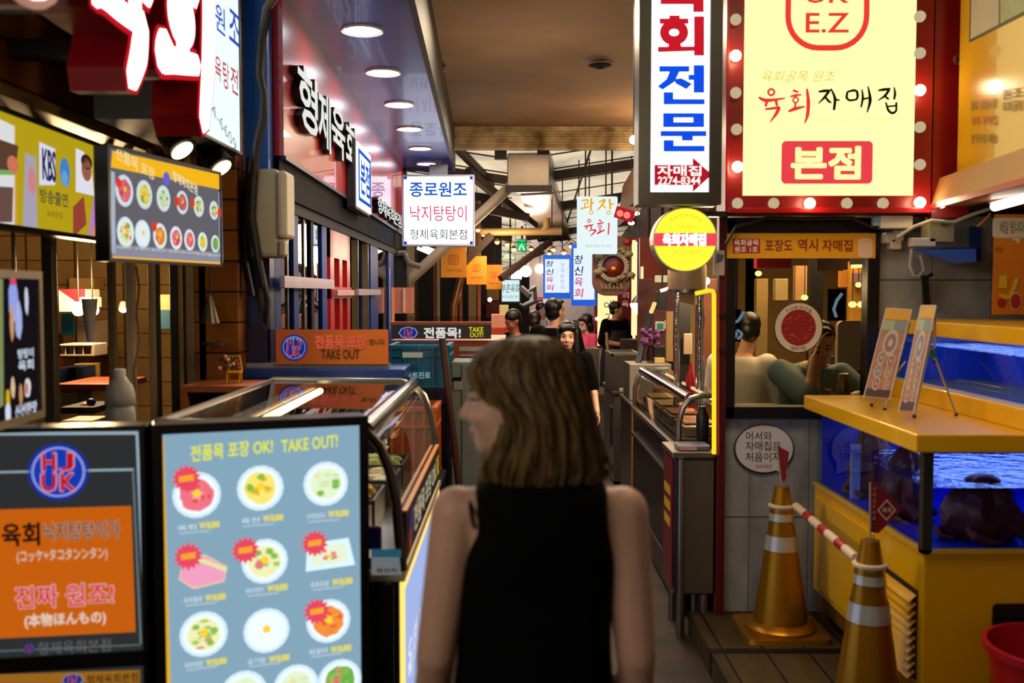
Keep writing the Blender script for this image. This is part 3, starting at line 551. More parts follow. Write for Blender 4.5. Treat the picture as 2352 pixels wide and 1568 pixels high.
# --- lit box sign and channel letters at the top
t, w_, h_ = panel('lightbox_sign', 'white lit box sign with blue and red upright writing behind the red channel letters', 'sign', (-1.27,3.72), (-1.27,4.70), 2.382, 3.45, .28, em('#e6f6fa', 1.15, True), dm('#3a3c3e', .5), .012)
f = LP(t)
for ch, p0, p1, c in (('원',(492,12),(515,75),'#2f55c8'),('조',(524,28),(548,100),'#2f55c8'),('육',(492,130),(506,185),'#d03a48'),('탕',(510,142),(524,205),'#d03a48'),('전',(528,155),(545,215),'#d03a48')): txp(ch, t, p0, p1, em(c, .9), wt=.01)
txp('274-6609', t, (462,262), (540,290), em('#8a9aa0', .9), rot=-.3)
LF = em('#ffffff', 2.6, True); LS = dm('#a00f18', .35, 0, .1)
def channel(par, ch, x0, z0, sx, sz, dep):
    face, side, rim = MB(), MB(), MB()
    def S(pts, w):
        p = [(x0+a*sx, z0+b*sz) for a, b in pts]; w = [q*sx for q in (w if isinstance(w, list) else [w]*len(pts))]
        side.stroke(p, [q+.03 for q in w], 0, dep, None); rim.stroke(p, [q+.034 for q in w], -.003, -.0002, None); face.stroke(p, w, -.006, -.001, None)
    def Rg(a, b, r, q=.14):
        side.ring(x0+a*sx, z0+b*sz, r*sx, q*sx+.03, 0, dep, None, 20, r*sz*.8); rim.ring(x0+a*sx, z0+b*sz, r*sx, q*sx+.034, -.003, -.0002, None, 20, r*sz*.8); face.ring(x0+a*sx, z0+b*sz, r*sx, q*sx, -.006, -.001, None, 20, r*sz*.8)
    if ch == '육':
        Rg(.5, .90, .15, .2); S([(.0,.62),(.5,.66),(1.0,.63)], .15); S([(.33,.62),(.28,.44)], .22); S([(.70,.62),(.72,.46)], .22); S([(.02,.33),(.12,.40),(.45,.38),(.86,.38)], [.12,.18,.16,.16]); S([(.84,.40),(.78,.18),(.62,-.06)], [.24,.28,.18])
    else:
        S([(.28,1.04),(.42,.97)], .14); S([(.02,.82),(.35,.86),(.64,.86)], .15); Rg(.36, .61, .15, .19); S([(.37,.46),(.38,.30)], .22); S([(.04,.36),(.0,.22),(.2,.24),(.66,.33)], [.14,.2,.16,.13]); S([(.92,1.05),(.90,.5),(.78,-.10)], [.24,.26,.18])
    mk('letter_side', side, LS, par); mk('letter_rim', rim, em('#e01c28', .75), par); mk('letter_face', face, LF, par)
for ch, d, z0, s_, lab in (('육', 2.60, 2.362, (.40,.40), 'white faced red channel letter with a long sweeping tail, nearest of the pair'), ('회', 3.10, 2.375, (.53,.43), 'white faced red channel letter beside the white box sign')):
    q = thing('channel_letter', lab, 'letter', (-1.08, d, 2.35), math.pi/2, 'channel letters over the timber shop'); channel(q, ch, 0, z0-2.35, s_[0], s_[1], .16)
    mk('mounting_rail', B(-.02, .46, .10, .20, .18, .26), dm('#4a080c', .5), q); mk('mounting_rail', B(-.02, .46, .10, .20, .46, .54), dm('#4a080c', .5), q)
q = thing('channel_disc', 'round white lit disc at the top corner beyond the channel letters', 'sign', (-1.06, 2.2, 2.38), math.pi/2); mk('face', MB().flat(ell(-.02, .2, .24, .2, 28), -.004), LF, q); mk('rim', MB().prism(ell(-.02, .2, .26, .22, 28), 0, .14), LS, q)
q = thing('mounting_bracket', 'dark steel bar holding the channel letters to the timber wall', 'bracket', (-1.5, 3.0, 2.5)); mk('bar', B(-1.76, -1.28, 2.9, 2.98, 2.56, 2.62).box(-1.76, -1.28, 3.5, 3.58, 2.56, 2.62).box(-1.3, -1.24, 2.5, 3.7, 2.52, 2.66), dm('#1a0c0c', .5), q, w=1)
for px, py, lab in ((418,345,'black spotlight with a round warm lamp, nearest below the white box sign'), (508,386,'black spotlight with a round warm lamp at the far corner of the box sign')):
    p = W(px, py, 4.1 if px < 450 else 4.4); ax = Vector((.62,-.25,-.75)).normalized(); q = thing('spotlight', lab, 'light', p, 0, 'spotlights under the box sign'); R = Matrix.Translation(p)
    mk('lamp_can', MB().lathe([(.03,-.16),(.05,-.14),(.062,-.02),(.068,0)], p, 20, BLK, ax), None, q, w=1, smooth=True); mk('lens', MB().lathe([(.001,.003),(.048,.003)], p, 24, em('#ffe2a8', 5, True), ax, False), None, q, w=1)
    mk('yoke', MB().tube([p-ax*.12, p-ax*.12+Vector((-.05,0,.10)), p-ax*.12+Vector((-.12,.02,.16))], .014, 8).box(p.x-.26, p.x-.06, p.y-.03, p.y+.05, p.z+.19, p.z+.28), BLK, q, w=1)
    sp = bpy.data.lights.new('spot', 'SPOT'); sp.energy = 45; sp.color = (1, .8, .5); sp.spot_size = 1.7; sp.spot_blend = .6; sp.shadow_soft_size = .05; so_ = bpy.data.objects.new('spotlight_beam', sp); COL.objects.link(so_); so_.location = ax*.02; so_.rotation_euler = ax.to_track_quat('-Z', 'Y').to_euler(); so_.parent = q
# --- meter cabinet and cables on the blue pier
q = thing('meter_cabinet', 'beige wall cabinet with rounded door hung on the blue pier', 'cabinet', (-1.18, 4.78, 1.90)); a = W(580,390,4.78); b = W(662,592,4.78)
mk('body', B(a.x, b.x-.03, 4.72, 4.89, b.z, a.z), dm('#a89e88', .5, 0, .06), q, w=1, bev=.02); mk('door', B(b.x-.032, b.x+.012, 4.70, 4.89, b.z+.09, a.z-.01), dm('#c0b49c', .45, 0, .06), q, w=1, bev=.018); mk('latch', B(b.x-.03, b.x+.0, 4.71, 4.80, b.z+.005, b.z+.08), dm('#a0947c', .45), q, w=1, bev=.01)
def cable(name, lab, pts, r, m, d=4.8, cat='cable'):
    return tag(mk(name, MB().tube([W(px, py, dd_) for px, py, dd_ in [(p+(d,))[:3] for p in pts]], r, 8), m, smooth=True), lab, cat)
CB = dm('#15120f', .5); 
cable('cable', 'thick cable hanging beside the blue wall, tan at its top', [(618,20),(600,95),(596,170),(606,220),(604,270),(590,330),(582,420),(578,500),(592,590),(606,660)], .02, CB, 4.7)
cable('cable', 'black cable sagging behind the beige cabinet toward the railing', [(572,400),(570,500),(580,590),(604,640),(616,690),(612,750),(600,720),(596,660)], .014, CB, 4.75)
cable('cable', 'black cable running down the dark pier beside the timber', [(575,360),(562,480),(562,600),(578,680)], .017, CB, 4.8)
tag(mk('conduit', MB().tube([W(640,-20,4.75), W(612,20,4.72), W(600,110,4.72), W(598,170,4.72)], .021, 8), dm('#6b5534', .5), smooth=True), 'tan conduit sleeve at the top of the hanging cable', 'conduit')
# --- display counter with curved glass
dc = thing('display_case', 'refrigerated counter with curved glass hood and a lit panel below', 'display case', (-.72, 3.75, 0))
D0, D1 = 3.0, 4.5
mk('cabinet', B(-1.1, -.36, D0, D1, .05, .86), dm('#141517', .35, .3), dc, w=1, bev=.01)
mk('ledge', B(-1.12, -.325, D0-.01, D1+.02, .86, .895), dm('#c9bca4', .4, 0, .08), dc, w=1, bev=.006)
prof = [(-.335,.895),(-.352,1.10),(-.372,1.20),(-.40,1.275),(-.44,1.32),(-.50,1.338),(-1.08,1.345)]
gm = MB(); n = len(prof); gm.add([(x, D0+.02, z) for x, z in prof]+[(x, D1-.02, z) for x, z in prof], [(i, n+i, n+i+1, i+1) for i in range(n-1)]); mk('glass_hood', gm, glass('#eef4f4', .3, .02), dc, w=1, smooth=True)
for d in (D0, D1-.02): mk('end_frame', MB().tube([(x, d, z) for x, z in prof], .016, 8), DSTEEL if d == D0 else STEEL, dc, w=1, smooth=True)
mk('top_edge', MB().tube([(-1.08, D0, 1.345), (-1.08, D1, 1.345)], .012, 8), STEEL, dc, w=1, smooth=True)
mk('front_tube', MB().tube([(-.45, D0, 1.325), (-.45, D1, 1.325)], .03, 12), CHROME, dc, w=1, smooth=True)
mk('lamp_tube', MB().tube([(-.86, D0+.3, 1.30), (-.86, D1-.05, 1.30)], .014, 10), em('#ffd9a0', 7, True), dc, w=1); mk('lamp_housing', MB().bar((-.90, D0+.25, 1.325), (-.90, D1, 1.325), .05, .02), STEEL, dc, w=1)
mk('back_panel', B(-1.1, -1.085, D0, D1, .895, 1.34), DSTEEL, dc, w=1); mk('deck', B(-1.08, -.37, D0+.01, D1-.01, .896, .93), STEEL, dc, w=1)
q = thing('lettered_panel', 'dark strip with pale lettering along the foot of the curved glass', 'sign', (-.33, 3.75, .90), math.pi/2); mk('strip', B(-.68, .68, 0, .012, 0, .155), BLK, q); mk('strip_edge', B(-.68, .68, -.003, .013, .155, .163), dm('#c87a28', .4), q)
tx('전품목 포장 OK', q, -.45, .5, .035, .125, em('#e8d8b8', .55), wt=.02); tx('TAKE', q, .53, .66, .04, .12, em('#f0c828', .55), wt=.02)
pr = MB().flat(ell(-.55, .08, .07, .06, 16, .15), -.004, em('#6a4a7a', .35)).flat(ell(-.6, .05, .04, .04, 12, .2), -.005, em('#b8601c', .35)); mk('picture', pr, None, q)
q = thing('lightbox', 'bluish white lightbox with a yellow edge facing the alley under the glass case', 'lightbox', (-.338, 3.75, .06), math.pi/2); mk('face', B(-.70, .74, -.004, .008, .02, .76), em('#a9bcf0', .95, True), q); mk('edge_light', B(-.72, .76, -.006, .01, .76, .785).box(-.72, -.70, -.006, .01, 0, .76), em('#ffd870', 1.3), q); mk('casing', B(-.73, .77, .008, .02, -.02, .80), BLK, q)
tx('육회 낙지탕탕이', q, -.6, .6, .4, .55, em('#ffffff', 1.2), wt=.03)
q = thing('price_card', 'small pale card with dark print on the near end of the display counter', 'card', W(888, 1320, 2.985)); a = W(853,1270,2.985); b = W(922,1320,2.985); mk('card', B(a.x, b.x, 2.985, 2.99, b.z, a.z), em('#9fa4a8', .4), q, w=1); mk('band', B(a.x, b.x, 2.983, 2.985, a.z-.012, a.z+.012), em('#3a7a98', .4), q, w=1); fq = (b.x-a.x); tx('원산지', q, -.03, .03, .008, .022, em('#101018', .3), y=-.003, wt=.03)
q = thing('badge_plate', 'small blue badge on the dark near end of the counter', 'badge', W(857,1235,2.99)); mk('plate', MB().prism(rrect(-.02,.02,-.03,.03,.006), -.004, .002), dm('#1c2aa0', .4), q); mk('border', MB().prism(rrect(-.026,.026,-.036,.036,.008), -.001, .003), dm('#8a4a9a', .4), q)
# food pans in the case
for i, (x, d, c, lab) in enumerate(((-.62,3.16,'#a8141c','steel pan of bright red raw beef in the display case'),(-.62,3.52,'#b08a4a','steel pan of golden side dish behind the red beef pan'),(-.60,3.88,'#b8b090','steel pan of pale food, third along the display case'),(-.60,4.22,'#88924a','steel pan of greenish food at the far end of the case'))):
    q = thing('food_pan', lab, 'food pan', (x, d, .93), 0, 'food pans in the display case'); pn = MB()
    pn.box(-.15,.15,-.14,.14,0,.01).box(-.15,.15,-.14,-.13,.01,.10).box(-.15,.15,.13,.14,.01,.10).box(-.15,-.14,-.13,.13,.01,.10).box(.14,.15,-.13,.13,.01,.10); mk('pan', pn, STEEL, q)
    fd = MB(); [fd.ball((random.uniform(-.11,.11), random.uniform(-.1,.1), .07+random.uniform(0,.025)), (random.uniform(.025,.045), random.uniform(.025,.04), random.uniform(.015,.03)), 8) for _ in range(38)]; o = mk('food', fd, dm(c, .45, 0, .35, 25), q, smooth=True); o['kind'] = 'stuff'
# --- orange shelf, toy chair, jug
q = thing('shelf_unit', 'open orange wooden shelf box behind the glass case', 'shelf', (-1.32, 4.5, 0)); a = W(420,884,4.4); b = W(640,884,4.4); OW = dm('#a8592a', .5, 0, .2, 5)
mk('top_board', B(a.x, -1.11, 4.36, 4.68, a.z-.03, a.z), OW, q, w=1, bev=.003); mk('side_board', B(a.x, a.x+.03, 4.36, 4.68, 0, a.z-.03), OW, q, w=1, bev=.003); mk('side_board', B(-1.14, -1.11, 4.36, 4.68, 0, a.z-.03), OW, q, w=1); mk('shelf_board', B(a.x+.03, -1.14, 4.36, 4.68, .95, .98), OW, q, w=1); mk('rear_board', B(a.x+.03, -1.14, 4.66, 4.68, 0, a.z-.03), dm('#2a160c', .6), q, w=1); ztop = a.z
p = W(528,878,4.48); q = thing('toy_chair', 'tiny yellow toy chair loaded with small flowers on the orange shelf', 'toy', (p.x, 4.5, ztop)); YT = dm('#e0a80a', .4)
for sx in (-.012, .04):
    for dy in (-.018, .022): mk('leg', MB().tube([(sx, dy, 0), (sx+(.004 if sx > 0 else -.004), dy*.8, .045)], .0045, 8), YT, q)
mk('seat', B(-.016,.046,-.024,.028,.045,.055), YT, q, bev=.003); mk('backrest', MB().tube([(-.016,.026,.05),(-.03,.036,.12),(.03,.036,.12),(.044,.026,.05)], .004, 8), YT, q)
fl = MB(); 
for i in range(26):
    c_ = Vector((random.uniform(-.05,.04), random.uniform(-.025,.03), random.uniform(.06,.125))); fl.ball(c_, random.uniform(.006,.011), 7, (dm('#d8c8b0', .6), dm('#b05a48', .6), dm('#4a3a20', .6))[i % 3])
for i in range(6): fl.tube([(0,0,.055), (random.uniform(-.05,.04), random.uniform(-.02,.02), .11)], .002, 6, dm('#3a3a18', .6))
mk('flowers', fl, None, q, smooth=True)
q = thing('cup', 'dark glass cup standing inside the orange shelf', 'cup', (-1.32, 4.45, .98)); mk('body', MB().lathe([(.03,0),(.04,.01),(.045,.18),(.041,.18),(.034,.02)], n=16, caps=False), glass('#9a9a98', .3), q, smooth=True)
tag(mk('side_counter', B(-1.74, -1.2, 2.95, 4.3, 0, 1.17), DSTEEL, bev=.01), 'steel side counter hidden behind the two lit boards', 'counter')
p = W(277,975,3.55); q = thing('plastic_jug', 'translucent grey plastic jug with a screw cap on the side counter', 'jug', (p.x, 3.55, 1.17)); JG = dm('#a5a29c', .45, 0, .08)
mk('body', MB().lathe([(.046,0),(.052,.01),(.053,.14),(.05,.15),(.046,.165),(.053,.175),(.053,.20),(.045,.235),(.026,.262),(.02,.27)], n=22), JG, q, smooth=True); mk('cap', MB().lathe([(.021,.27),(.021,.295),(.018,.298)], n=16), WHITE, q, smooth=True)
# --- orange take-out sign on its blue counter
q = thing('blue_counter', 'navy blue counter carrying the orange take-out sign', 'counter', (-.95, 5.0, 0)); a = W(560,846,4.80); b = W(930,870,4.80)
mk('ledge', B(a.x, b.x, 4.78, 4.895, b.z, a.z).box(-1.17, b.x, 4.895, 5.15, b.z, a.z), dm('#173a86', .35), q, w=1, bev=.008); mk('body', B(-1.17, b.x-.02, 4.92, 5.15, 0, b.z), NAVY, q, w=1)
q = thing('acrylic_guard', 'clear acrylic guard with grey edge around the orange sign', 'guard', (-.95, 4.86, a.z)); a2 = W(566,756,4.86); b2 = W(896,846,4.86); mk('pane', B(a2.x, b2.x, 4.855, 4.862, a.z, a2.z), glass('#d8d4e0', .15), q, w=1); mk('side_pane', B(a2.x, W(612,800,4.86).x, 4.863, 4.868, a.z, a2.z), dm('#75707e', .4), q, w=1); mk('foot_strip', B(a2.x, b2.x, 4.85, 4.88, a.z, a.z+.022), dm('#9a9a9a', .4), q, w=1)
t, w_, h_ = facing('takeout_sign', 'orange take-out sign with a crowned round blue emblem above the display case', 'sign', (633,757,891,836), 4.835, .012, dm('#e0731e', .5, 0, .05), None)
f = LP(t); cx, cz = f(676, 798); hjuk(t, cx, cz, abs(f(706,798)[0]-cx), .55, crown=True)
txp('전품목 포장', t, (724,770), (842,800), em('#f06a50', .6), wt=.03); txp('합니다', t, (848,778), (884,792), em('#6a5a30', .3), wt=.01); txp('TAKE OUT', t, (738,802), (826,824), em('#5a4a22', .3), wt=.005)
# --- crates
def crate(lab, x0, x1, d0_, d1_, z0, z1, m, rim, grp, strips=True):
    q = thing('crate', lab, 'crate', ((x0+x1)/2, (d0_+d1_)/2, z0), 0, grp); c = MB(); T = .012; Wd = x1-x0; D = d1_-d0_; H = z1-z0
    c.box(-Wd/2,Wd/2,-D/2,-D/2+T,0,H).box(-Wd/2,Wd/2,D/2-T,D/2,0,H).box(-Wd/2,-Wd/2+T,-D/2+T,D/2-T,0,H).box(Wd/2-T,Wd/2,-D/2+T,D/2-T,0,H).box(-Wd/2+T,Wd/2-T,-D/2+T,D/2-T,0,T); mk('body', c, m, q)
    r = MB(); e = .012
    for za, zb in ((H-.02, H+.0), (H*.72, H*.72+.012), (.0, .015)):
        r.box(-Wd/2-e,Wd/2+e,-D/2-e,-D/2,za,zb).box(-Wd/2-e,-Wd/2,-D/2,D/2+e,za,zb).box(Wd/2,Wd/2+e,-D/2,D/2+e,za,zb)
    for k in range(5): x = -Wd/2+Wd*k/4; r.box(x-.008, x+.008, -D/2-e*.8, -D/2, .015, H-.02)
    for k in range(4): y = -D/2+D*k/3; r.box(Wd/2, Wd/2+e*.8, y-.008, y+.008, .015, H-.02)
    mk('ribs', r, rim, q); return q, Wd, D, H
x0, x1 = W(897,800,5.2).x, W(1028,800,5.2).x; zt, zb = zz(792,5.2), zz(890,5.2); TEAL = dm('#0e6a8e', .4, 0, .08); 
q, Wd, D, H = crate('teal blue plastic crate with pale lettering, topmost of its stack', x0, x1, 5.2, 5.55, zb, zt, TEAL, dm('#12708f', .4), 'plastic crates')
mk('hand_slot', B(-.085, .02, -D/2-.0145, -D/2-.012, H-.065, H-.038), em('#d8cfae', .35), q); tx('하이트진로', q, -.10, .06, H*.22, H*.37, em('#a8d0d8', .5), wt=.03, y=-D/2-.018)
DN = dm('#0a1230', .4, 0, .2)
for k in range(4): crate(('dark navy crate directly under the teal crate','dark navy crate, second below the teal crate','dark navy crate, third below the teal crate','dark navy crate on the floor at the bottom of the stack')[k], x0-.0, x1+.0, 5.2, 5.55, zb-(k+1)*zb/4+.002, zb-k*zb/4-.002, DN, DN, 'plastic crates')
x0, x1 = W(961,1000,4.75).x, W(1000,1000,4.75).x; zt, zb = zz(932,4.75), zz(1100,4.75); OC = dm('#b8521a', .4, 0, .12)
crate('orange plastic crate standing behind the far end of the glass case', x0-.12, x1, 4.7, 5.0, zb, zt, OC, dm('#c8601c', .4), 'plastic crates'); crate('dark navy crate under the orange crate', x0-.12, x1+.02, 4.68, 5.02, zb/2, zb-.003, DN, DN, 'plastic crates'); crate('dark navy crate on the floor below the orange crate', x0-.12, x1+.02, 4.68, 5.02, 0, zb/2-.003, DN, DN, 'plastic crates')
tag(mk('wooden_pole', MB().tube([W(1016,778,5.12), W(1060,1160,5.0), W(1060,1240,4.98)-Vector((0,0,.3))], .019, 10), dm('#4a2618', .5, 0, .2), smooth=True), 'brown wooden pole leaning against the crates', 'pole')
# --- second take-out counter
q = thing('takeout_counter', 'orange striped takeout counter with white bands behind the crates', 'counter', (-.42, 6.2, 0)); a = W(896,742,5.8); b = W(1160,742,5.8)
mk('body', B(a.x, b.x, 5.84, 6.6, 0, zz(782,5.8)), dm('#b84a14', .45, 0, .1), q, w=1); st = MB()
for y0, y1, m in ((796,806,'#c8c0b4'),(814,818,'#c8c0b4'),(818,824,'#22306a'),(824,832,'#b0522a'),(832,860,'#b8b4ac')): st.box(a.x+.4, b.x+.004, 5.83, 5.842, zz(y1,5.83), zz(y0,5.83), dm(m, .5))
mk('stripes', st, None, q, w=1); mk('top_rail', B(a.x, b.x-.08, 5.79, 5.86, zz(746,5.8), zz(739,5.8)), dm('#b8561c', .45), q, w=1); mk('sneeze_guard', B(a.x+.05, b.x-.08, 5.86, 5.865, zz(742,5.86), zz(726,5.86)), glass('#e8e0e8', .2), q, w=1)
t, w_, h_ = facing('takeout_sign', 'dark grey take-out strip with white and yellow writing above the crates', 'sign', (899,746,1128,778), 5.78, .02, dm('#34343a', .45, 0, .05), None)
f = LP(t); cx, cz = f(938, 764); hjuk(t, cx, cz, .036, .6, oval=True); txp('전품목!', t, (974,752), (1058,776), em('#f4efe4', .8), wt=.035); txp('TAKE', t, (1077,751), (1110,762), em('#e8d81c', .8), wt=.03); txp('OUT!', t, (1079,764), (1110,774), em('#e8d81c', .8), wt=.03)
q = thing('white_refrigerator', 'pale grey slim refrigerator beside the leaning brown pole', 'refrigerator', (-.22, 5.5, 0)); a = W(1036,830,5.42)
mk('body', B(a.x, -.06, 5.42, 5.72, .02, a.z), dm('#8f9a92', .4, 0, .06), q, w=1, bev=.01); mk('door_seam', B(a.x+.055, a.x+.062, 5.414, 5.42, .1, a.z-.02), dm('#5a625c', .5), q, w=1); mk('sticker', B(W(1042,880,5.41).x, W(1062,880,5.41).x, 5.412, 5.419, zz(895,5.41), zz(868,5.41)), dm('#b8b09a', .5), q, w=1); mk('sticker_band', B(W(1040,880,5.41).x, W(1060,880,5.41).x, 5.408, 5.4115, zz(874,5.41), zz(866,5.41)), BLK, q, w=1)
# --- shop front inside the timber opening: posts, lamps, shelves
PS = [(96,122,4.0,'#6a6450',1,'wide bright steel column at the near shop front'),(246,262,4.4,'#6e5a34',0,'brown wooden post beside the small white cup'),(288,306,4.5,'#b8a684',0,'pale plastic pipe with a red ring behind the jug'),(340,354,4.6,'#8c7c5c',0,'thin tan door frame post'),(356,366,4.65,'#15110e',0,'black door post by the inner window'),(390,404,4.65,'#0c0a08',0,'wide black door post'),(408,418,4.68,'#8f7444',0,'thin gold edged post'),(426,444,4.7,'#9a8a66',1,'broad beige steel post'),(455,474,4.72,'#0e0c0a',0,'black post against the timber pier'),(28,36,3.6,'#7a6648',1,'thin steel post at the edge of the view')]
for a, b, d, c, mt, lab in PS:
    xa, xb = W(a,700,d).x, W(b,700,d).x; tag(mk('shop_post', B(xa, xb, d, d+(xb-xa), 0, 2.4), dm(c, .3 if mt else .5, .7*mt, .15, 3), bev=.004), lab, 'post', 'posts of the near shop front')
cable('cable', 'thin wavy tan cable along the pale plastic pipe', [(312,610),(320,660),(314,720),(322,780),(308,850),(312,920)], .006, dm('#8f7a52', .5), 4.45)
q = thing('conical_shade', 'grey metal cone shade hanging on the timber pier', 'lamp', W(482,742,4.55)); p = W(482,742,4.55); mk('shade', MB().lathe([(.045,0),(.036,.03),(.018,.10),(.008,.13)], p, 16), dm('#55503f', .35, .7), q, w=1, smooth=True); mk('cord', MB().tube([p+Vector((0,0,.13)), p+Vector((.005,.01,.3))], .004, 6), CB, q, w=1)
q = thing('round_bracket', 'dark oval disc fixed to the timber pier under the cone shade', 'bracket', W(488,795,4.6)); p = W(488,795,4.6); mk('disc', MB().lathe([(.01,.0),(.05,.004),(.05,.018),(.01,.02)], p, 20), dm('#1c120c', .5), q, w=1, smooth=True); mk('arm', MB().tube([p+Vector((0,.0,.01)), p+Vector((-.0,.13,.01))], .01, 8), DK, q, w=1)
IL = [(180,712,6.0,'globe pendant lamp over the inner tables, nearer the steel column'),(213,712,6.0,'globe pendant lamp over the inner tables, beside the paper cone'),(283,708,6.8,'small warm pendant lamp deep inside the near shop')]
for px, py, d, lab in IL:
    p = W(px, py, d); q = thing('pendant_lamp', lab, 'lamp', p, 0, 'pendant lamps in the near shop'); r = .036 if d < 6.5 else .03
    mk('globe', MB().ball((0,0,0), r, 16), em('#ffedc0', 9, True), q, smooth=True); mk('shade', MB().lathe([(r*1.05,.0),(r*.7,.04),(r*.3,.05)], n=16), WHITE, q, smooth=True); mk('cord', MB().tube([(0,0,.05),(0,0,2.75-p.z)], .004, 6), CB, q)
pl = bpy.data.lights.new('shop_glow', 'POINT'); pl.energy = 75; pl.color = (1, .68, .34); pl.shadow_soft_size = .15; po = bpy.data.objects.new('shop_lamp_light', pl); COL.objects.link(po); po.location = W(200, 640, 6.0)
def slab(name, lab, cat, r, d, dep, m, grp=None, parts=None):
    a = W(r[0], r[1], d); b = W(r[2], r[3], d); q = thing(name, lab, cat, ((a.x+b.x)/2, d+dep/2, b.z), 0, grp); mk('body', B(a.x, b.x, d, d+dep, b.z, a.z), m, q, w=1, bev=.004); return q
q = slab('cardboard_box', 'red and white carton on the inner shop shelf', 'box', (134,664,200,716), 6.3, .2, dm('#c8b8a4', .6)); a = W(134,664,6.29); b = W(196,692,6.29); mk('red_flap', MB().add([(a.x,6.292,a.z),(b.x,6.292,a.z),(b.x,6.292,b.z),(W(160,6,6.29).x,6.292,b.z)], [(0,3,2,1)]), dm('#b01424', .5), q, w=1)
slab('wrapped_roll', 'white paper roll on top of the carton', 'roll', (182,682,216,706), 6.25, .12, WHITE)
slab('shelf_unit', 'lit cream wall shelf panel behind the pendant lamps', 'shelf', (158,638,216,664), 7.9, .2, dm('#e0b060', .5)); slab('wall_board', 'red orange wall board between the steel column and inner shop', 'panel', (96,765,140,845), 7.2, .05, dm('#b03a14', .5)); slab('wall_poster', 'blue slanted poster on the inner shop wall', 'poster', (140,720,170,770), 6.9, .02, dm('#2a90a8', .5)); slab('inner_cabinet', 'cream cabinet lit by the globe lamps', 'cabinet', (176,738,217,800), 7.0, .3, dm('#e0c8a0', .5))
q = slab('dish_rack', 'white dish rack with a row of dark cups inside the near shop', 'rack', (137,790,217,818), 6.1, .2, dm('#cfc4a8', .5))
for k in range(4): tag(mk('cup', MB().lathe([(.02,0),(.026,.05),(.022,.05)], W(146+20*k, 812, 6.05)-Vector((0,.03,0)), 10), dm('#2a2620', .4)), ('dark cup first from the steel column on the white rack','dark cup second on the white rack','dark cup third on the white rack','dark cup last on the white rack')[k], 'cup', 'cups on the dish rack')
slab('inner_table', 'orange edged table inside the near shop', 'table', (125,882,262,896), 5.6, .5, dm('#a8481c', .5)); slab('book_row', 'yellow and cream spines row under the inner table', 'books', (140,888,178,936), 5.7, .2, dm('#9a7e34', .6, 0, .4, 60)); slab('mosaic_board', 'ochre mosaic wall board low inside the shop', 'panel', (170,835,217,880), 6.6, .1, dm('#b08840', .6, 0, .3, 40)); slab('stool_cloth', 'dark blue cloth seat inside the near shop', 'seat', (126,845,175,878), 6.3, .3, dm('#101c40', .7)); slab('tray', 'dark serving tray standing low in the inner shop', 'tray', (138,935,217,950), 5.2, .3, DK); slab('tissue_box', 'white napkin boxes stack at the counter edge', 'box', (140,966,212,985), 4.9, .2, dm('#d8c8a0', .5)); slab('wall_poster', 'small blue framed notice seen between two posts', 'poster', (366,712,392,756), 6.2, .02, dm('#2a5a70', .5)); slab('wall_shelf', 'amber lit shelf board seen between two posts', 'shelf', (366,676,392,712), 6.4, .15, dm('#b08448', .5))
p = W(197,940,5.3); q = thing('kettle', 'small white round pot with a blue lid inside the shop', 'pot', (p.x, 5.3, p.z-.05)); mk('body', MB().ball((0,0,.045), (.045,.045,.045), 14), dm('#d8c0a0', .4), q, smooth=True); mk('lid', MB().ball((.03,0,.09), (.025,.025,.02), 12), dm('#1c2470', .4), q, smooth=True)
p = W(252,700,4.6); q = thing('paper_cone', 'white paper cup sleeve hanging on the wooden post', 'cup', (p.x, 4.38, p.z-.12)); mk('sleeve', MB().lathe([(.012,-.04),(.03,.10),(.034,.15)], n=14), WHITE, q, smooth=True)
# ================================================================ RIGHT SIDE: signs, shop window, tank, cones
REDP = dm('#7d0709', .35, .1, .12, 3); REDB = dm('#a00a10', .3, .1, .1, 3)
# vertical lit sign
t, w_, h_ = facing('vertical_sign', 'tall white lit sign with red and blue characters and a red arrow', 'sign', (1463,-130,1652,470), 4.62, .16, em('#f2f8fc', 1.7, True), dm('#2e2b24', .4, .5), .056, proud=.02)
f = LP(t); KR = em('#d01c2c', .95); KB = em('#1450ee', .95)
def quads(par, polys, m, y=-.003, name='raised_character'):
    g = MB()
    for p in polys: g.flat([LP(par)(*q) for q in p], y-.0002*len(g.f), m)
    return mk(name, g, None, par)
def R_(x0, y0, x1, y1): return [(x0,y1),(x1,y1),(x1,y0),(x0,y0)]
quads(t, [R_(1517,-14,1606,10), R_(1592,10,1616,27), R_(1592,-60,1616,28), R_(1512,-60,1600,-44)], KR)
def bigring(par, cx, cy, rx, ry, w, m, y=-.003):
    g = MB(); x, z = LP(par)(cx, cy); x1, _ = LP(par)(cx+rx, cy); _, z1 = LP(par)(cx, cy-ry); x2, _ = LP(par)(cx+w, cy); g.ring(x, z, x1-x, x2-x, y, y, m, 28, z1-z); return mk('raised_character', g, None, par)
quads(t, [R_(1515,43,1581,55), R_(1537,36,1561,48), R_(1594,38,1617,128), [(1511,120),(1598,117),(1598,107),(1511,108)], [(1533,112),(1566,112),(1561,96),(1538,96)]], KR); bigring(t, 1548, 75, 22, 19, 21, KR)
quads(t, [R_(1514,152,1583,165), [(1510,199),(1522,206),(1549,188),(1560,165),(1538,165),(1531,182)], [(1576,205),(1589,193),(1565,180),(1548,182),(1552,192)], R_(1593,150,1617,213), R_(1581,172,1594,184), [(1524,212),(1546,212),(1546,240),(1524,240)], R_(1524,228,1618,240)], KB)
quads(t, [R_(1523,260,1617,270), R_(1523,281,1617,292), R_(1523,270,1547,281), R_(1592,270,1617,281), R_(1517,301,1622,313), R_(1566,313,1591,323), R_(1524,322,1547,348), R_(1524,335,1618,348)], KB)
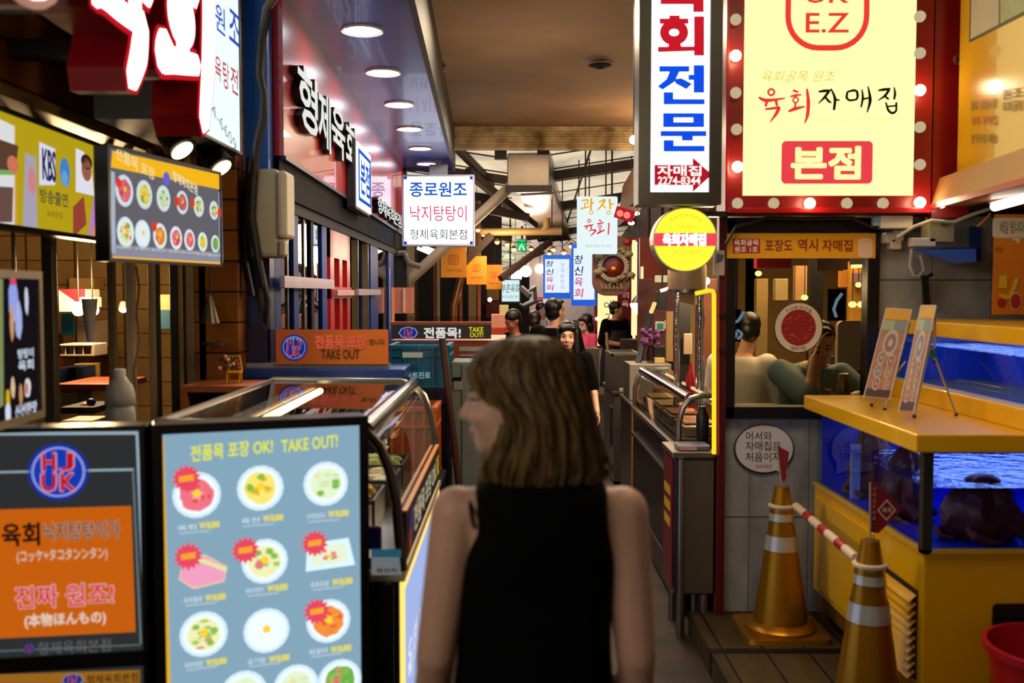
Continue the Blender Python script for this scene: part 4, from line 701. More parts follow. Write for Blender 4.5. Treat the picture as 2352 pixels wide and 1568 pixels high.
quads(t, [R_(1503,379,1594,425), [(1591,441),(1635,401),(1591,362)]], em('#c01626', .9)); txp('자매집', t, (1510,381), (1610,404), em('#f8f0ec', 1.1), wt=.04, y=-.006); txp('2274-8344', t, (1511,406), (1608,424), em('#f8f0ec', 1.1), wt=.035, y=-.006)
# big yellow sign in its red bulb frame
t, w_, h_ = facing('yellow_sign', 'large yellow lit sign with brush lettering in a red bulb studded cabinet', 'sign', (1662,-160,2132,490), 4.80, .2, em('#fff6a8', 1.22, True), REDP, .085, proud=-.002)
f = LP(t); 
q = MB(); x0, z0 = f(1662,490); x1, z1 = f(1676,-160); q.box(x0, x1, -.035, 0, 0, h_); x2, z2 = f(2132, 477); q.box(x1, x2, -.035, 0, 0, .025); mk('outer_lip', q, REDB, t, bev=.004)
q = MB(); o = []
x0, z0 = f(1808, 112); x1, z1 = f(1991, -120)
RR = em('#ee3c36', 1.0); 
def frame_rr(x0, x1, z0, z1, r, w, m, g, y=-.004):
    a = rrect(x0, x1, z0, z1, r, 8); b = rrect(x0+w, x1-w, z0+w, z1-w, r-w, 8); n = len(a)
    for i in range(n): g.flat([a[i], a[(i+1)%n], b[(i+1)%n], b[i]], y, m)
wq = abs(f(1818,50)[0]-f(1805,50)[0]); frame_rr(f(1803,50)[0], f(1996,50)[0], f(1900,117)[1], f(1900,-130)[1], .16, wq, RR, q); mk('emblem_border', q, None, t)
txp('UK', t, (1850,-32), (1950,8), RR, wt=.012); txp('E.Z', t, (1850,30), (1950,76), RR, wt=.012)
txp('육회골목 원조', t, (1750,163), (1918,188), em('#dfc860', 1.0), wt=-.0, shear=.3); txp('서울시 종로구 광장시장', t, (1875,268), (2030,282), em('#f2e890', 1.05))
q = MB(); px1 = abs(f(1901,200)[0]-f(1900,200)[0])
def brush(strokes, m, g):
    for pts, ws in strokes:
        if pts == 'o': cx, cy, r, wv = ws; x, z = f(cx, cy); g.ring(x, z, r*px1, wv*px1, -.004, -.004, m, 18)
        else: g.stroke([f(*p) for p in pts], [k*px1 for k in ws], -.004-.0001*(len(g.f) % 7), -.01, m)
brush([('o',(1771,212,7,5)), ([(1743,224),(1760,231),(1802,226)],[5,9,3]), ([(1762,230),(1758,244)],[7,6]), ([(1781,230),(1784,242)],[7,6]), ([(1758,251),(1775,249),(1789,247)],[5,6,8]), ([(1789,248),(1782,262),(1768,281)],[9,8,2]),
       ([(1822,208),(1832,212)],[6,5]), ([(1815,222),(1828,219),(1840,218)],[4,6,3]), ('o',(1827,230,6,4)), ([(1826,237),(1826,246)],[5,5]), ([(1811,256),(1826,250),(1848,245)],[5,9,3]), ([(1853,205),(1856,235),(1854,265),(1847,284)],[5,9,8,2])], em('#e8383a', 1.0), q)
K = em('#241a08', .5)
brush([([(1880,211),(1893,209),(1907,208)],[4,7,4]), ([(1903,210),(1893,224),(1879,238)],[7,6,2]), ([(1894,222),(1902,232),(1908,236)],[5,6,4]), ([(1908,204),(1917,226),(1915,252)],[3,7,6]), ([(1916,228),(1928,231)],[6,3]),
       ([(1946,211),(1944,224),(1949,230)],[5,6,5]), ([(1946,211),(1960,208),(1968,210)],[4,6,5]), ([(1968,211),(1969,222),(1966,230)],[6,6,4]), ([(1949,231),(1960,230),(1967,228)],[5,5,4]), ([(1979,206),(1981,225),(1977,246)],[3,6,4]), ([(1993,199),(1998,230),(1991,258)],[3,8,3]), ([(1982,228),(1995,225)],[5,4]),
       ([(2017,208),(2030,206),(2044,204)],[4,7,4]), ([(2041,207),(2032,220),(2016,231)],[7,6,2]), ([(2030,220),(2040,228)],[5,5]), ([(2053,201),(2055,215),(2053,228)],[3,6,5]), ([(2034,236),(2040,254),(2050,260),(2058,254)],[4,6,6,5]), ([(2058,236),(2058,254)],[5,5]), ([(2037,245),(2057,243)],[4,4])], K, q)
mk('brush_lettering', q, None, t)
q = MB(); q.flat(rrect(f(1794,400)[0], f(2003,400)[0], f(1900,422)[1], f(1900,324)[1], .022), -.004, em('#ea4248', 1.0)); mk('red_label', q, None, t); txp('본점', t, (1818,338), (1974,410), em('#fff6a8', 1.12), wt=.045, y=-.007)
bulbs = [(1690,45,0),(1690,128,1),(1690,213,0),(1692,297,0),(1694,383,1),(1694,467,0),(1777,467,0),(1860,467,1),(1945,467,0),(2028,467,0),(2113,465,1),(2113,378,0),(2113,292,0),(2113,207,1),(2113,122,0),(2113,38,0),(2162,465,1)]
for i, (px, py, on) in enumerate(bulbs):
    p = W(px, py, 4.775); q = thing('sign_bulb', ('glowing' if on else 'unlit cream')+' round bulb, '+(['topmost','second from top','third from top','fourth from top','lowest'][i]+' beside the tall white sign' if i < 5 else ['first','second','third','fourth','fifth','last'][i-5]+' along the bottom of the yellow sign' if i < 11 else ['lowest','fourth from top','third from top','second from top','topmost'][i-11]+' on the yellow sign edge toward the banner' if i < 16 else 'apart on the ledge corner past the yellow sign'), 'bulb', p, 0, 'bulbs around the yellow sign')
    mk('bulb', MB().ball((0,0,0), .027, 14), em('#ffe2b0', 7, True) if on else em('#f0d8a8', .62), q, smooth=True); mk('socket', MB().lathe([(.018,0),(.018,.03)], (0,.0,0), 12, REDB, (0,1,0)), None, q)  # bulbs that are off still get a faint glow in their colour
    if on:
        l = bpy.data.lights.new('bulb', 'POINT'); l.energy = 1.2; l.color = (1, .75, .45); l.shadow_soft_size = .03; lo = bpy.data.objects.new('bulb_light', l); COL.objects.link(lo); lo.location = (0, -.04, 0); lo.parent = q
mk_ = B(2.02, 2.2, 4.82, 4.95, 2.1, 3.62); struct('trim_4', mk_, dm('#7a0608', .3, .1))
# round sign
p = W(1574, 550, 4.7); r = 73/F*4.7; q = thing('round_sign', 'round yellow lit sign with a red and white middle band', 'sign', (p.x, 4.7, p.z)); YF = em('#fff23a', 1.15, True)
mk('casing', MB().prism(ell(0,0,r*1.01,r*1.01,40), .004, .12), dm('#b8b0a0', .35, .5), q); mk('face', MB().flat(ell(0,0,r*.975,r*.975,40), 0), YF, q)
def arcband(r, z0, z1, n=14):
    a0, a1 = math.asin(z0/r), math.asin(z1/r); o = [(r*math.cos(a0+(a1-a0)*i/n), r*math.sin(a0+(a1-a0)*i/n)) for i in range(n+1)]; return o+[(-x, z) for x, z in o[::-1]]
mk('red_band', MB().flat(arcband(r*.975, -.03, .03), -.002), em('#f24a5c', 1.0), q); tx('육회자매집', q, -.105, .095, -.027, .027, em('#ffffff', 1.5), wt=.06, y=-.004)
tx('육회골목', q, -.04, .04, .05, .068, em('#f6e228', 1.1), wt=.04); tx('육회전문점', q, -.06, .065, -.066, -.05, em('#f6e228', 1.1), wt=.04); tx('2274-8344', q, -.05, .05, -.115, -.1, em('#f6e228', 1.1), wt=.03)
q2 = MB()
for i in range(7): a = math.radians(50+13*i); q2.flat(ell(.11*math.cos(a), .005+.11*math.sin(a), .011, .008, 10), -.003, em('#f6e228', 1.1))
mk('arched_print', q2, None, q); mk('bracket', B(.0, .2, .03, .09, .11, .135), BLK, q)
q = thing('small_sign_plate', 'small tilted white plate with a bluish print beside the round sign', 'plate', W(1654,620,4.9)); a = W(1640,575,4.9); b = W(1664,632,4.9); mk('plate', B(a.x, b.x, 4.9, 4.92, b.z, a.z), dm('#b8a8a4', .5), q, w=1); mk('print', MB().flat([(-.02,.035),(.012,.045),(.018,.075),(-.018,.08)], -.004), dm('#4a5a78', .5), q)
# shop window
win = MB(); a = W(1665,500,4.96); b = W(2012,960,4.96); x0, x1, z0, z1 = a.x, b.x, b.z, a.z; FR = dm('#121110', .35, .3)
win.box(x0, x1, 4.94, 5.03, z1-.075, z1).box(x0, x1, 4.94, 5.03, z0, z0+.06).box(x0, x0+.055, 4.94, 5.03, z0, z1).box(x1-.06, x1, 4.94, 5.03, z0, z1)
o = struct('window_2', win, FR, bev=.004); mk('window_pane', B(x0+.05, x1-.055, 4.985, 4.992, z0+.05, z1-.07), glass('#cfc8b8', .14, .01), o)
t, w_, h_ = facing('window_banner', 'yellow banner strip with red writing across the head of the shop window', 'banner', (1668,536,2008,593), 4.93, .008, dm('#dc9c08', .45, 0, .05), None); f = LP(t)
q = MB(); q.flat([f(1683,581),(f(1745,581)), f(1745,548), f(1683,548)], -.003, dm('#a01020', .5)); q.flat(rrect(f(1970,560)[0], f(2004,560)[0], f(1985,592)[1], f(1985,546)[1], .02), -.003, dm('#d8b89a', .5)); mk('printed_shapes', q, None, t)
txp('육회골목', t, (1686,550), (1742,564), dm('#e8d8c8', .5), wt=.03, y=-.005); txp('원조 1호', t, (1687,566), (1740,579), dm('#e8d8c8', .5), wt=.03, y=-.005); KRD = dm('#8a2410', .5)
txp('포장도', t, (1757,550), (1820,577), KRD, wt=.015); txp('역시', t, (1832,548), (1878,577), KRD, wt=.015); txp('자매집', t, (1888,550), (1957,577), KRD, wt=.015)
def sticker_disc(px, py, rpx, d):
    p = W(px, py, d); r = rpx/F*d; q = thing('round_sticker', 'round white sticker with a red centre and dark ring on the shop window', 'sticker', p)
    mk('disc', MB().prism(ell(0,0,r,r*1.04,36), 0, .004), dm('#2a2422', .5), q); s = MB(); s.flat(ell(0,0,r*.95,r*.99,36), -.001, dm('#cfc0a8', .5)); s.flat(ell(0,0,r*.70,r*.73,32), -.002, dm('#8a1418', .5))
    rn = random.Random(3)
    for i in range(36): aa = rn.uniform(0,6.3); k = rn.uniform(.35,.62); s.flat(ell(r*k*math.cos(aa), r*k*math.sin(aa), r*.05, r*.02, 7), -.0025, dm('#c05a28', .5))
    mk('print', s, None, q)
    for i, ch in enumerate('YUKHOE'): a = math.radians(125-14*i); tx(ch, q, r*.82*math.cos(a)-.008, r*.82*math.cos(a)+.008, r*.82*math.sin(a)-.008, r*.82*math.sin(a)+.008, dm('#4a3a30', .5), y=-.003)
    tx('SINCE 1975', q, -r*.3, r*.3, -r*.9, -r*.76, dm('#4a3a30', .5), y=-.003)
sticker_disc(1834, 752, 57, 4.97)
q = thing('speech_bubble_sign', 'white speech bubble sign with dark writing on the grey tiled wall', 'sign', W(1755,1032,4.985)); f = LP(q); o = [f(1755+66*math.cos(a), 1030-54*math.sin(a)) for a in np.linspace(0, 2*math.pi, 34, endpoint=False)]
mk('back_plate', MB().prism([(x*1.05+.0, z*1.06-.004) for x, z in o], .002, .008), dm('#1c1818', .5), q); mk('face', MB().prism(o, -.004, .002), dm('#c8c4c0', .5, 0, .03), q); mk('tail', MB().prism([f(1775,1078), f(1808,1088), f(1808,1060)], -.003, .004), dm('#c8c4c0', .5, 0, .03), q)
for s_, y0, x1 in (('어서와',990,1772),('자매집은',1013,1793),('처음이지?',1038,1800)): txp(s_, q, (1712,y0), (x1,y0+21), dm('#2a2624', .5), y=-.006)
txp('육회자매집', q, (1735,1066), (1772,1075), dm('#c0584a', .5), y=-.006)
# interior seen through the window
pl = bpy.data.lights.new('shop_light', 'AREA'); pl.energy = 130; pl.size = 1.2; pl.color = (1, .76, .45); po = bpy.data.objects.new('shop_ceiling_light', pl); COL.objects.link(po); po.location = (2.1, 6.9, 2.5)
IN = [('wall_notice','red hanging notice with white print inside the window','notice',(1738,590,1818,616),6.2,'#9c1420'),('paper_sheet','cream paper sheets hung at the top of the window','paper',(1876,592,1938,622),5.3,'#c8b49a'),('wooden_post','tan timber post behind the shop window','post',(1738,640,1762,870),7.5,'#8a7448'),('dark_reflection','black upright added for a reflection in the shop window glass','post',(1862,585,1888,900),7.0,'#0c0b0a'),('back_shelf','pale louvred shelf unit in the back of the shop','shelf',(1782,640,1810,690),7.2,'#a89468'),('brick_board','pale brick coloured wall panel behind the window','panel',(1828,610,1860,690),7.6,'#a8825a'),('golden_board','golden wall board near the window frame','panel',(1955,600,1986,760),7.6,'#d0983a'),('chair','high white upholstered chair back at the shop table','chair',(1925,736,1984,815),6.2,'#9a8474'),('dark_cabinet','dark blue cabinet below the white chair back','cabinet',(1915,818,1990,900),6.4,'#14163a'),('wall_notice','small orange notice on the golden panel','notice',(1929,620,1948,660),7.4,'#b8762a'),('wall_picture','mauve picture above two small lamps','picture',(1964,626,1985,652),7.5,'#8a6a78')]  # the black upright is added to imitate a reflection in the pane
for n_, lab, cat, r, d, c in IN:
    if n_ == 'chair':
        a = W(r[0], r[1], d); b = W(r[2], r[3], d); q = thing(n_, lab, cat, ((a.x+b.x)/2, d, 0)); cx = (a.x+b.x)/2; m = dm(c, .6)
        mk('backrest', MB().prism(rrect(a.x-cx, b.x-cx, b.z-.1, a.z, .04), 0, .05), m, q); mk('seat', B(a.x-cx-.1, b.x-cx+.1, .05, .5, .88, .94), m, q, bev=.02)
        for sx in (-.12, .12):
            for sy in (.05, .45): mk('leg', B(sx-.015, sx+.015, sy-.015, sy+.015, 0, .88), BLK, q)
    else: slab(n_, lab, cat, r, d, .08 if 'sheet' not in n_ else .01, dm(c, .6, 0, .2, 10))
for px, py, d, r, lab in ((1958,699,7.3,.024,'first of two small warm lamps in the shop window'),(1978,699,7.3,.024,'second of two small warm lamps in the shop window'),(1972,654,7.4,.02,'small warm ceiling lamp above the mauve picture'),(1848,683,7.0,.02,'warm strip lamp near the round sticker'),(1742,628,6.5,.018,'spot lamp below the red hanging notice')):
    q = thing('shop_lamp', lab, 'lamp', W(px, py, d), 0, 'lamps inside the shop window'); mk('globe', MB().ball((0,0,0), (r*1.3,r,r), 12), em('#ffd896', 5), q, smooth=True); mk('cord', MB().tube([(0,0,r), (0,0,2.55-W(px,py,d).z)], .003, 6), CB, q)
q = thing('light_tube', 'horizontal warm light tube high in the shop', 'lamp', W(1972,612,7.2)); mk('tube', MB().tube([(-.05,0,0),(.05,0,.008)], .013, 8), em('#ffe0a0', 5), q); mk('fixture', B(-.06,.06,-.01,.02,.015,2.55-W(1972,612,7.2).z), DK, q)
q = thing('neon_reflection', 'pale blue glowing arc and chevrons added for a reflection in the shop window', 'reflection', W(1690,750,5.3)); f = LP(q); NB = em('#8fc0ff', 1.0); mk('arc_tube', MB().tube([Vector((f(1672,745)[0],0,f(1672,745)[1])), Vector((f(1695,737)[0],0,f(1695,737)[1])), Vector((f(1709,716)[0],0,f(1709,716)[1]))], .008, 8), NB, q)  # glowing tubes stand in for a reflection in the pane
for k in (0, 12): mk('chevron', MB().stroke([f(1682+k,758), f(1692+k,767), f(1683+k,778)], .013, -.005, .005, None, 3), NB, q)
mk('backing_plate', B(f(1668,0)[0], f(1712,0)[0], .02, .03, f(0,785)[1], f(0,710)[1]), glass('#404048', .1), q); mk('hanger_rod', MB().tube([(.01,.025,f(0,710)[1]),(.01,.025,2.55-M[q].translation.z)], .004, 6), DK, q)
q = thing('arc_reflection', 'pale blue glowing curve added for a reflection beside the round sticker', 'reflection', W(1925,700,5.6)); f = LP(q); mk('tube', MB().tube([(f(*p)[0],0,f(*p)[1]) for p in ((1934,674),(1922,690),(1915,710),(1921,728))], .009, 8), NB, q); mk('backing_plate', B(-.05,.05,.02,.03,-.09,.09), glass('#404048', .1), q); mk('hanger_rod', MB().tube([(0,.025,.09),(0,.025,2.55-M[q].translation.z)], .004, 6), DK, q)  # second added glow shape, again standing in for a window reflection
q = thing('steel_bottle', 'brushed steel water bottle on the sill inside the window', 'bottle', W(1937,916,5.12)); mk('body', MB().lathe([(.034,0),(.036,.005),(.036,.075),(.026,.095),(.026,.105)], n=20), dm('#8a7a4e', .3, .8), q, smooth=True); mk('cap', MB().lathe([(.028,.105),(.028,.13),(.024,.133)], n=20), dm('#a89a70', .3, .7), q, smooth=True)
tag(mk('window_counter', B(1.08, 1.95, 5.14, 5.45, z0-.03, z0+.02).box(1.1,1.13,5.16,5.2,0,z0-.03).box(1.9,1.93,5.16,5.2,0,z0-.03), dm('#6a5030', .4, 0, .2)), 'brown counter along the inside of the shop window', 'counter')
# post, neon strip
tag(mk('red_post', B(1.022, 1.064, 4.93, 4.99, 0, 2.12), dm('#4f0a10', .35, .1, .15), bev=.004), 'dark red square post between the shop window and the steel stalls', 'post')
q = thing('post_clip', 'black clip on the red post, upper one', 'clip', W(1660,724,4.92)); mk('clip', B(-.02,.03,-.012,.0,-.006,.006), BLK, q); q = thing('post_clip', 'black clip on the red post, lower one', 'clip', W(1660,805,4.92)); mk('clip', B(-.02,.03,-.012,.0,-.006,.006), BLK, q)
q = thing('neon_strip', 'bright yellow neon strip bent over at its top beside the red post', 'neon light', W(1640,1040,4.90)); mk('tube', MB().tube([W(1597,674,4.9), W(1628,667,4.9), W(1637,668,4.9), W(1640,676,4.9), W(1640,1042,4.9)], .0105, 10), em('#ffcc20', 1.35, True), q, w=1, smooth=True); mk('channel', MB().bar(W(1645,672,4.92), W(1645,1045,4.92), .03, .012), dm('#8a3a3a', .4), q, w=1)
# yellow banner on the far side wall with ledge, poster, tube
t, w_, h_ = panel('side_banner', 'large yellow printed banner slanting out on the far side above the ledge', 'banner', (2.095,4.72), (1.93,3.5), 2.29, 3.5, .012, dm('#e0a614', .25, 0, .1, 1.2, coat=.5), None); f = LP(t); pr = MB()
pr.flat([f(2227,98), f(2500,-40), f(2500,-300), f(2232,-90)], -.003, dm('#4a4438', .5)); pr.flat([f(2231,90), f(2296,56), f(2298,-120), f(2235,-95)], -.004, dm('#b8a890', .5)); pr.flat([f(2300,54), f(2500,-50), f(2500,-250), f(2300,-120)], -.004, dm('#a0a078', .5, 0, .4, 20)); mk('printed_picture', pr, None, t)
for i, (s_, y) in enumerate((('종로 광장시장',237),('육회 자매집',274),('전국으로 배송',315))): txp(s_, t, (2232,y-8), (2292,y+14), dm(('#6a5a18','#b85a18','#6a5a18')[i], .5), wt=.01, rot=-.15)
for s_, y in (('원조',210),('육회골목',240)): txp(s_, t, (2304,y-8), (2350,y+16), dm('#6a5a18', .5), wt=.01, rot=-.15)
for z, py in ((.05,405),(.55,137)): q = thing('banner_eyelet', 'metal eyelet clip on the edge of the yellow banner, '+('lower' if z < .1 else 'upper'), 'clip', W(2200,py,4.76)); mk('clip', MB().ring(0, 0, .02, .009, -.012, -.002, None, 14), STEEL, q)
q = thing('ledge_board', 'beige and red sloping ledge board under the yellow banner', 'ledge', (2.05, 4.3, 2.15)); lb = MB(); lb.hexa([(2.02,4.86,2.155),(2.2,4.86,2.155),(2.06,3.4,2.155),(1.86,3.4,2.155),(2.06,4.86,2.29),(2.2,4.86,2.29),(2.06,3.4,2.29),(1.90,3.4,2.29)]); mk('board', lb, dm('#b07a4a', .4, 0, .1), q, w=1); mk('red_edge', MB().bar((2.018,4.86,2.15), (1.858,3.4,2.15), .02, .025), REDB, q, w=1)
q = thing('fluorescent_tube', 'bright fluorescent tube under the ledge board', 'lamp', W(2284,474,4.5)); p0, p1 = W(2284,474,4.5), W(2420,436,4.1); mk('tube', MB().tube([p0, p1], .021, 12), em('#fff2e0', 6, True), q, w=1); mk('holder', MB().bar(p0+Vector((0,.02,.03)), p1+Vector((0,.02,.03)), .04, .03), WHITE, q, w=1)
t, w_, h_ = facing('orange_poster', 'orange poster with a speech bubble curling off the grey wall', 'poster', (2279,492,2420,722), 4.7, .006, dm('#d0780f', .5, 0, .08), None); f = LP(t); pr = MB(); pr.flat(rrect(f(2291,0)[0], f(2380,0)[0], f(0,546)[1], f(0,500)[1], .015), -.003, dm('#cfc0a4', .5)); pr.flat([f(2320,545), f(2345,545), f(2340,560)], -.003, dm('#cfc0a4', .5))
sc_ = dm('#d8b020', .5); rd = dm('#a82420', .5); cm = dm('#d0b890', .5); pr.flat(ell(*f(2332,692), .028, .042, 18), -.004, cm); pr.flat(ell(*f(2332,692), .024, .036, 18), -.005, rd); pr.flat(ell(*f(2300,695), .02, .025, 14), -.004, rd); pr.stroke([f(2296,678), f(2318,680), f(2334,640)], .02, -.006, -.006, sc_); pr.flat([f(2292,662), f(2312,662), f(2312,632), f(2294,632)], -.006, sc_); mk('printed_scooter', pr, None, t); txp('배달 됩니다', t, (2296,508), (2350,536), dm('#5a4a3a', .5), y=-.005)
txp('배달', t, (2285,565), (2303,580), dm('#8a4a10', .5), y=-.004)
# blue shelf with adapters and cables
q = thing('blue_shelf', 'blue angled shelf bracket on the grey wall', 'shelf', W(2170,600,4.85)); mk('wedge', MB().add([W(2095,572,4.95),W(2242,566,4.95),W(2242,600,4.95),W(2190,606,4.95),W(2100,574,4.7),W(2242,572,4.62),W(2242,601,4.62),W(2190,606,4.66)], [(0,1,2,3),(4,7,6,5),(0,4,5,1),(1,5,6,2),(2,6,7,3),(3,7,4,0)]), dm('#0f3f9a', .35), q, w=1); mk('upright', MB().bar(W(2240,520,4.95), W(2240,600,4.95), .05, .02), dm('#12307a', .4), q, w=1)
def lump(name, lab, cat, r, d, dep, m, sub=None, bev=.01):
    q = slab(name, lab, cat, r, d, dep, m)
    return q
q = lump('power_adapter', 'white lighting adapter box with a blue plug end under the sign', 'adapter', (2024,495,2097,524), 4.82, .05, dm('#c8bfae', .45)); a = W(2008,498,4.82); b = W(2024,518,4.82); mk('plug_end', B(a.x, b.x, 4.825, 4.86, b.z, a.z), dm('#7a9ab8', .4), q, w=1)
lump('power_strip', 'white power strip lying on the blue shelf', 'power strip', (2095,546,2150,566), 4.74, .05, dm('#b8b0a8', .45)); q = lump('pump_motor', 'beige pump motor on the blue shelf', 'motor', (2135,506,2192,556), 4.74, .1, dm('#8a7e5c', .45)); p = W(2172,512,4.73); mk('knob', MB().lathe([(.018,0),(.018,.015)], p, 14, BLK, (0,-1,0)), None, q, w=1)
q = thing('wall_plugs', 'cluster of white plug sockets on the grey wall', 'plug', W(2060,550,4.92)); [mk('plug', B(W(x,y,4.9).x, W(x+26,y,4.9).x, 4.93, 5.0, W(x,y+26,4.9).z, W(x,y,4.9).z), dm('#c8bcae', .45), q, w=1, bev=.008) for x, y in ((2040,532),(2058,526),(2052,546))]
cable('cable', 'white cable looping up from the plugs to the tube light', [(2060,545),(2100,520),(2140,506),(2190,510),(2235,492),(2285,476)], .008, dm('#b0aaa0', .5), 4.72); cable('cable', 'white cable hanging in a loop below the blue shelf', [(2094,572),(2090,610),(2098,632),(2110,634),(2122,620),(2114,585)], .0085, dm('#a8a49c', .5), 4.86); cable('cable', 'orange cable beside the beige pump motor', [(2128,545),(2130,510),(2126,500)], .006, dm('#b8701a', .5), 4.85); cable('cable', 'black cable slung under the yellow sign cabinet', [(1668,560),(1690,520),(1760,500),(1860,502),(1960,500),(2000,520),(2030,526)], .008, CB, 4.86); cable('cable', 'orange cable hanging beside the orange poster', [(2245,520),(2262,505),(2275,490)], .006, dm('#a8641a', .5), 4.7)
q = thing('wall_bracket', 'black stick clip standing against the grey wall', 'bracket', W(2130,720,4.9)); mk('stick', MB().bar(W(2128,700,4.93), W(2124,632,4.93), .03, .02).bar(W(2124,640,4.93), W(2142,628,4.93), .012, .015), BLK, q, w=1)
# fish tank cabinet
TKB = dm('#0b2fb4', .35, 0, .12, 3); LX0, LX1, TD0, TD1 = 1.50, 2.56, 3.60, 4.93
tk = thing('fish_tank', 'yellow cabinet with a blue water tank and a broad yellow lid', 'fish tank', (2.0, 4.2, .12))
mk('cabinet', B(LX0+.01, LX1, TD0+.01, TD1, .26, .79), YEL, tk, w=1, bev=.008)
bf = MB(); bf.box(LX0+.03, LX1-.02, TD0+.04, TD1-.03, .18, .26); mk('base_frame', bf, dm('#6a4200', .45), tk, w=1)
for x in (LX0+.08, LX1-.08):
    for d in (TD0+.08, TD1-.08): mk('caster', MB().lathe([(.03,-.012),(.03,.012)], (x, d, .15), 14, BLK, (1,0,0)), None, tk, w=1)
lv = MB(); x_ = LX0+.008
for k in range(10): z = .30+.032*k; lv.hexa([(x_-.030,TD0+.06,z),(x_-.026,TD0+.06,z),(x_-.026,TD0+.42,z),(x_-.030,TD0+.42,z),(x_-.006,TD0+.06,z+.024),(x_,TD0+.06,z+.026),(x_,TD0+.42,z+.026),(x_-.006,TD0+.42,z+.024)])
mk('louvre_gap_shade', B(x_-.001, x_+.001, TD0+.05, TD0+.43, .295, .635), dm('#2a1c04', .6), tk, w=1); mk('side_louvres', lv, YEL, tk, w=1); mk('side_panel', B(LX0-.004, LX0+.01, TD0+.5, TD1-.05, .30, .74), YEL, tk, w=1, bev=.004)  # dark sheet behind the slats paints the shade of their gaps
a = W(2282,1387,3.6); mk('front_grille', MB().prism(rrect(a.x, LX1-.06, .27, a.z, .02), TD0-.003, TD0+.02), dm('#07070a', .5), tk, w=1)
gr = MB(); [gr.box(a.x+.02, LX1-.08, TD0-.008, TD0-.003, .29+.022*k, .296+.022*k) for k in range(13)]; mk('grille_slats', gr, dm('#161620', .4), tk, w=1)
mk('rim', B(LX0, LX1, TD0, TD0+.03, .785, .80).box(LX0, LX0+.03, TD0, TD1, .785, .80), dm('#c8a030', .35), tk, w=1)
mk('tank_lining', B(LX0+.04, LX1, TD1-.03, TD1-.01, .79, 1.17).box(LX1-.03, LX1-.01, TD0, TD1, .79, 1.17).box(LX0+.03, LX1, TD0+.03, TD1-.02, .79, .80), TKB, tk, w=1)
mk('glass', B(LX0+.012, LX0+.02, TD0+.03, TD1-.03, .80, 1.165).box(LX0+.03, LX1-.03, TD0+.012, TD0+.02, .80, 1.165), glass('#dfe8ff', .13, .01), tk, w=1)
mk('corner_post', B(LX0, LX0+.036, TD0, TD0+.036, .79, 1.165), dm('#2c2a26', .4), tk, w=1); mk('divider', B(LX0+.05, LX0+.09, TD1-.42, TD1-.40, .80, 1.05), dm('#b8c0d0', .4), tk, w=1)
mk('lid', B(LX0-.05, LX1, TD0-.05, TD1+.0, 1.165, 1.232), YEL, tk, w=1, bev=.006); mk('lid_lining', B(LX0+.03, LX1-.03, TD0+.03, TD1-.03, 1.15, 1.164), dm('#6f8ff0', .5), tk, w=1)
def water(name, col):
    m, n, out = nt(name); t_ = n.nodes.new('ShaderNodeBsdfTransparent'); t_.inputs[0].default_value = (*C(col), 1); g = n.nodes.new('ShaderNodeBsdfGlossy'); g.inputs['Roughness'].default_value = .05; g.inputs[0].default_value = (.75, .85, 1, 1)
    tc = n.nodes.new('ShaderNodeTexCoord'); no = n.nodes.new('ShaderNodeTexNoise'); no.inputs['Scale'].default_value = 16; no.inputs['Detail'].default_value = 3; n.links.new(tc.outputs['Object'], no.inputs[0]); bp = n.nodes.new('ShaderNodeBump'); bp.inputs['Strength'].default_value = 1; bp.inputs['Distance'].default_value = .025; n.links.new(no.outputs[0], bp.inputs['Height']); n.links.new(bp.outputs[0], g.inputs['Normal'])
    mx = n.nodes.new('ShaderNodeMixShader'); mx.inputs[0].default_value = .55; n.links.new(t_.outputs[0], mx.inputs[1]); n.links.new(g.outputs[0], mx.inputs[2]); n.links.new(mx.outputs[0], out.inputs[0]); return m
o = mk('water', MB().add([(LX0+.022,TD0+.022,1.025),(LX1-.03,TD0+.022,1.025),(LX1-.03,TD1-.03,1.025),(LX0+.022,TD1-.03,1.025)], [(0,1,2,3)]), water('rippled_water', '#5f8cff'), tk, w=1); o['kind'] = 'stuff'
mk('tank_lamp', MB().tube([(LX0+.55, TD0+.25, 1.135), (LX1-.08, TD0+.25, 1.135)], .012, 8).tube([(LX0+.5, TD1-.3, 1.135), (LX1-.08, TD1-.3, 1.135)], .012, 8), em('#8fb4ff', 9, True), tk, w=1)
tl = bpy.data.lights.new('tank', 'AREA'); tl.energy = 5; tl.shape = 'RECTANGLE'; tl.size = .7; tl.size_y = .9; tl.color = (.45, .58, 1); to = bpy.data.objects.new('tank_lamp_light', tl); COL.objects.link(to); to.location = (2.1, 4.25, 1.145)
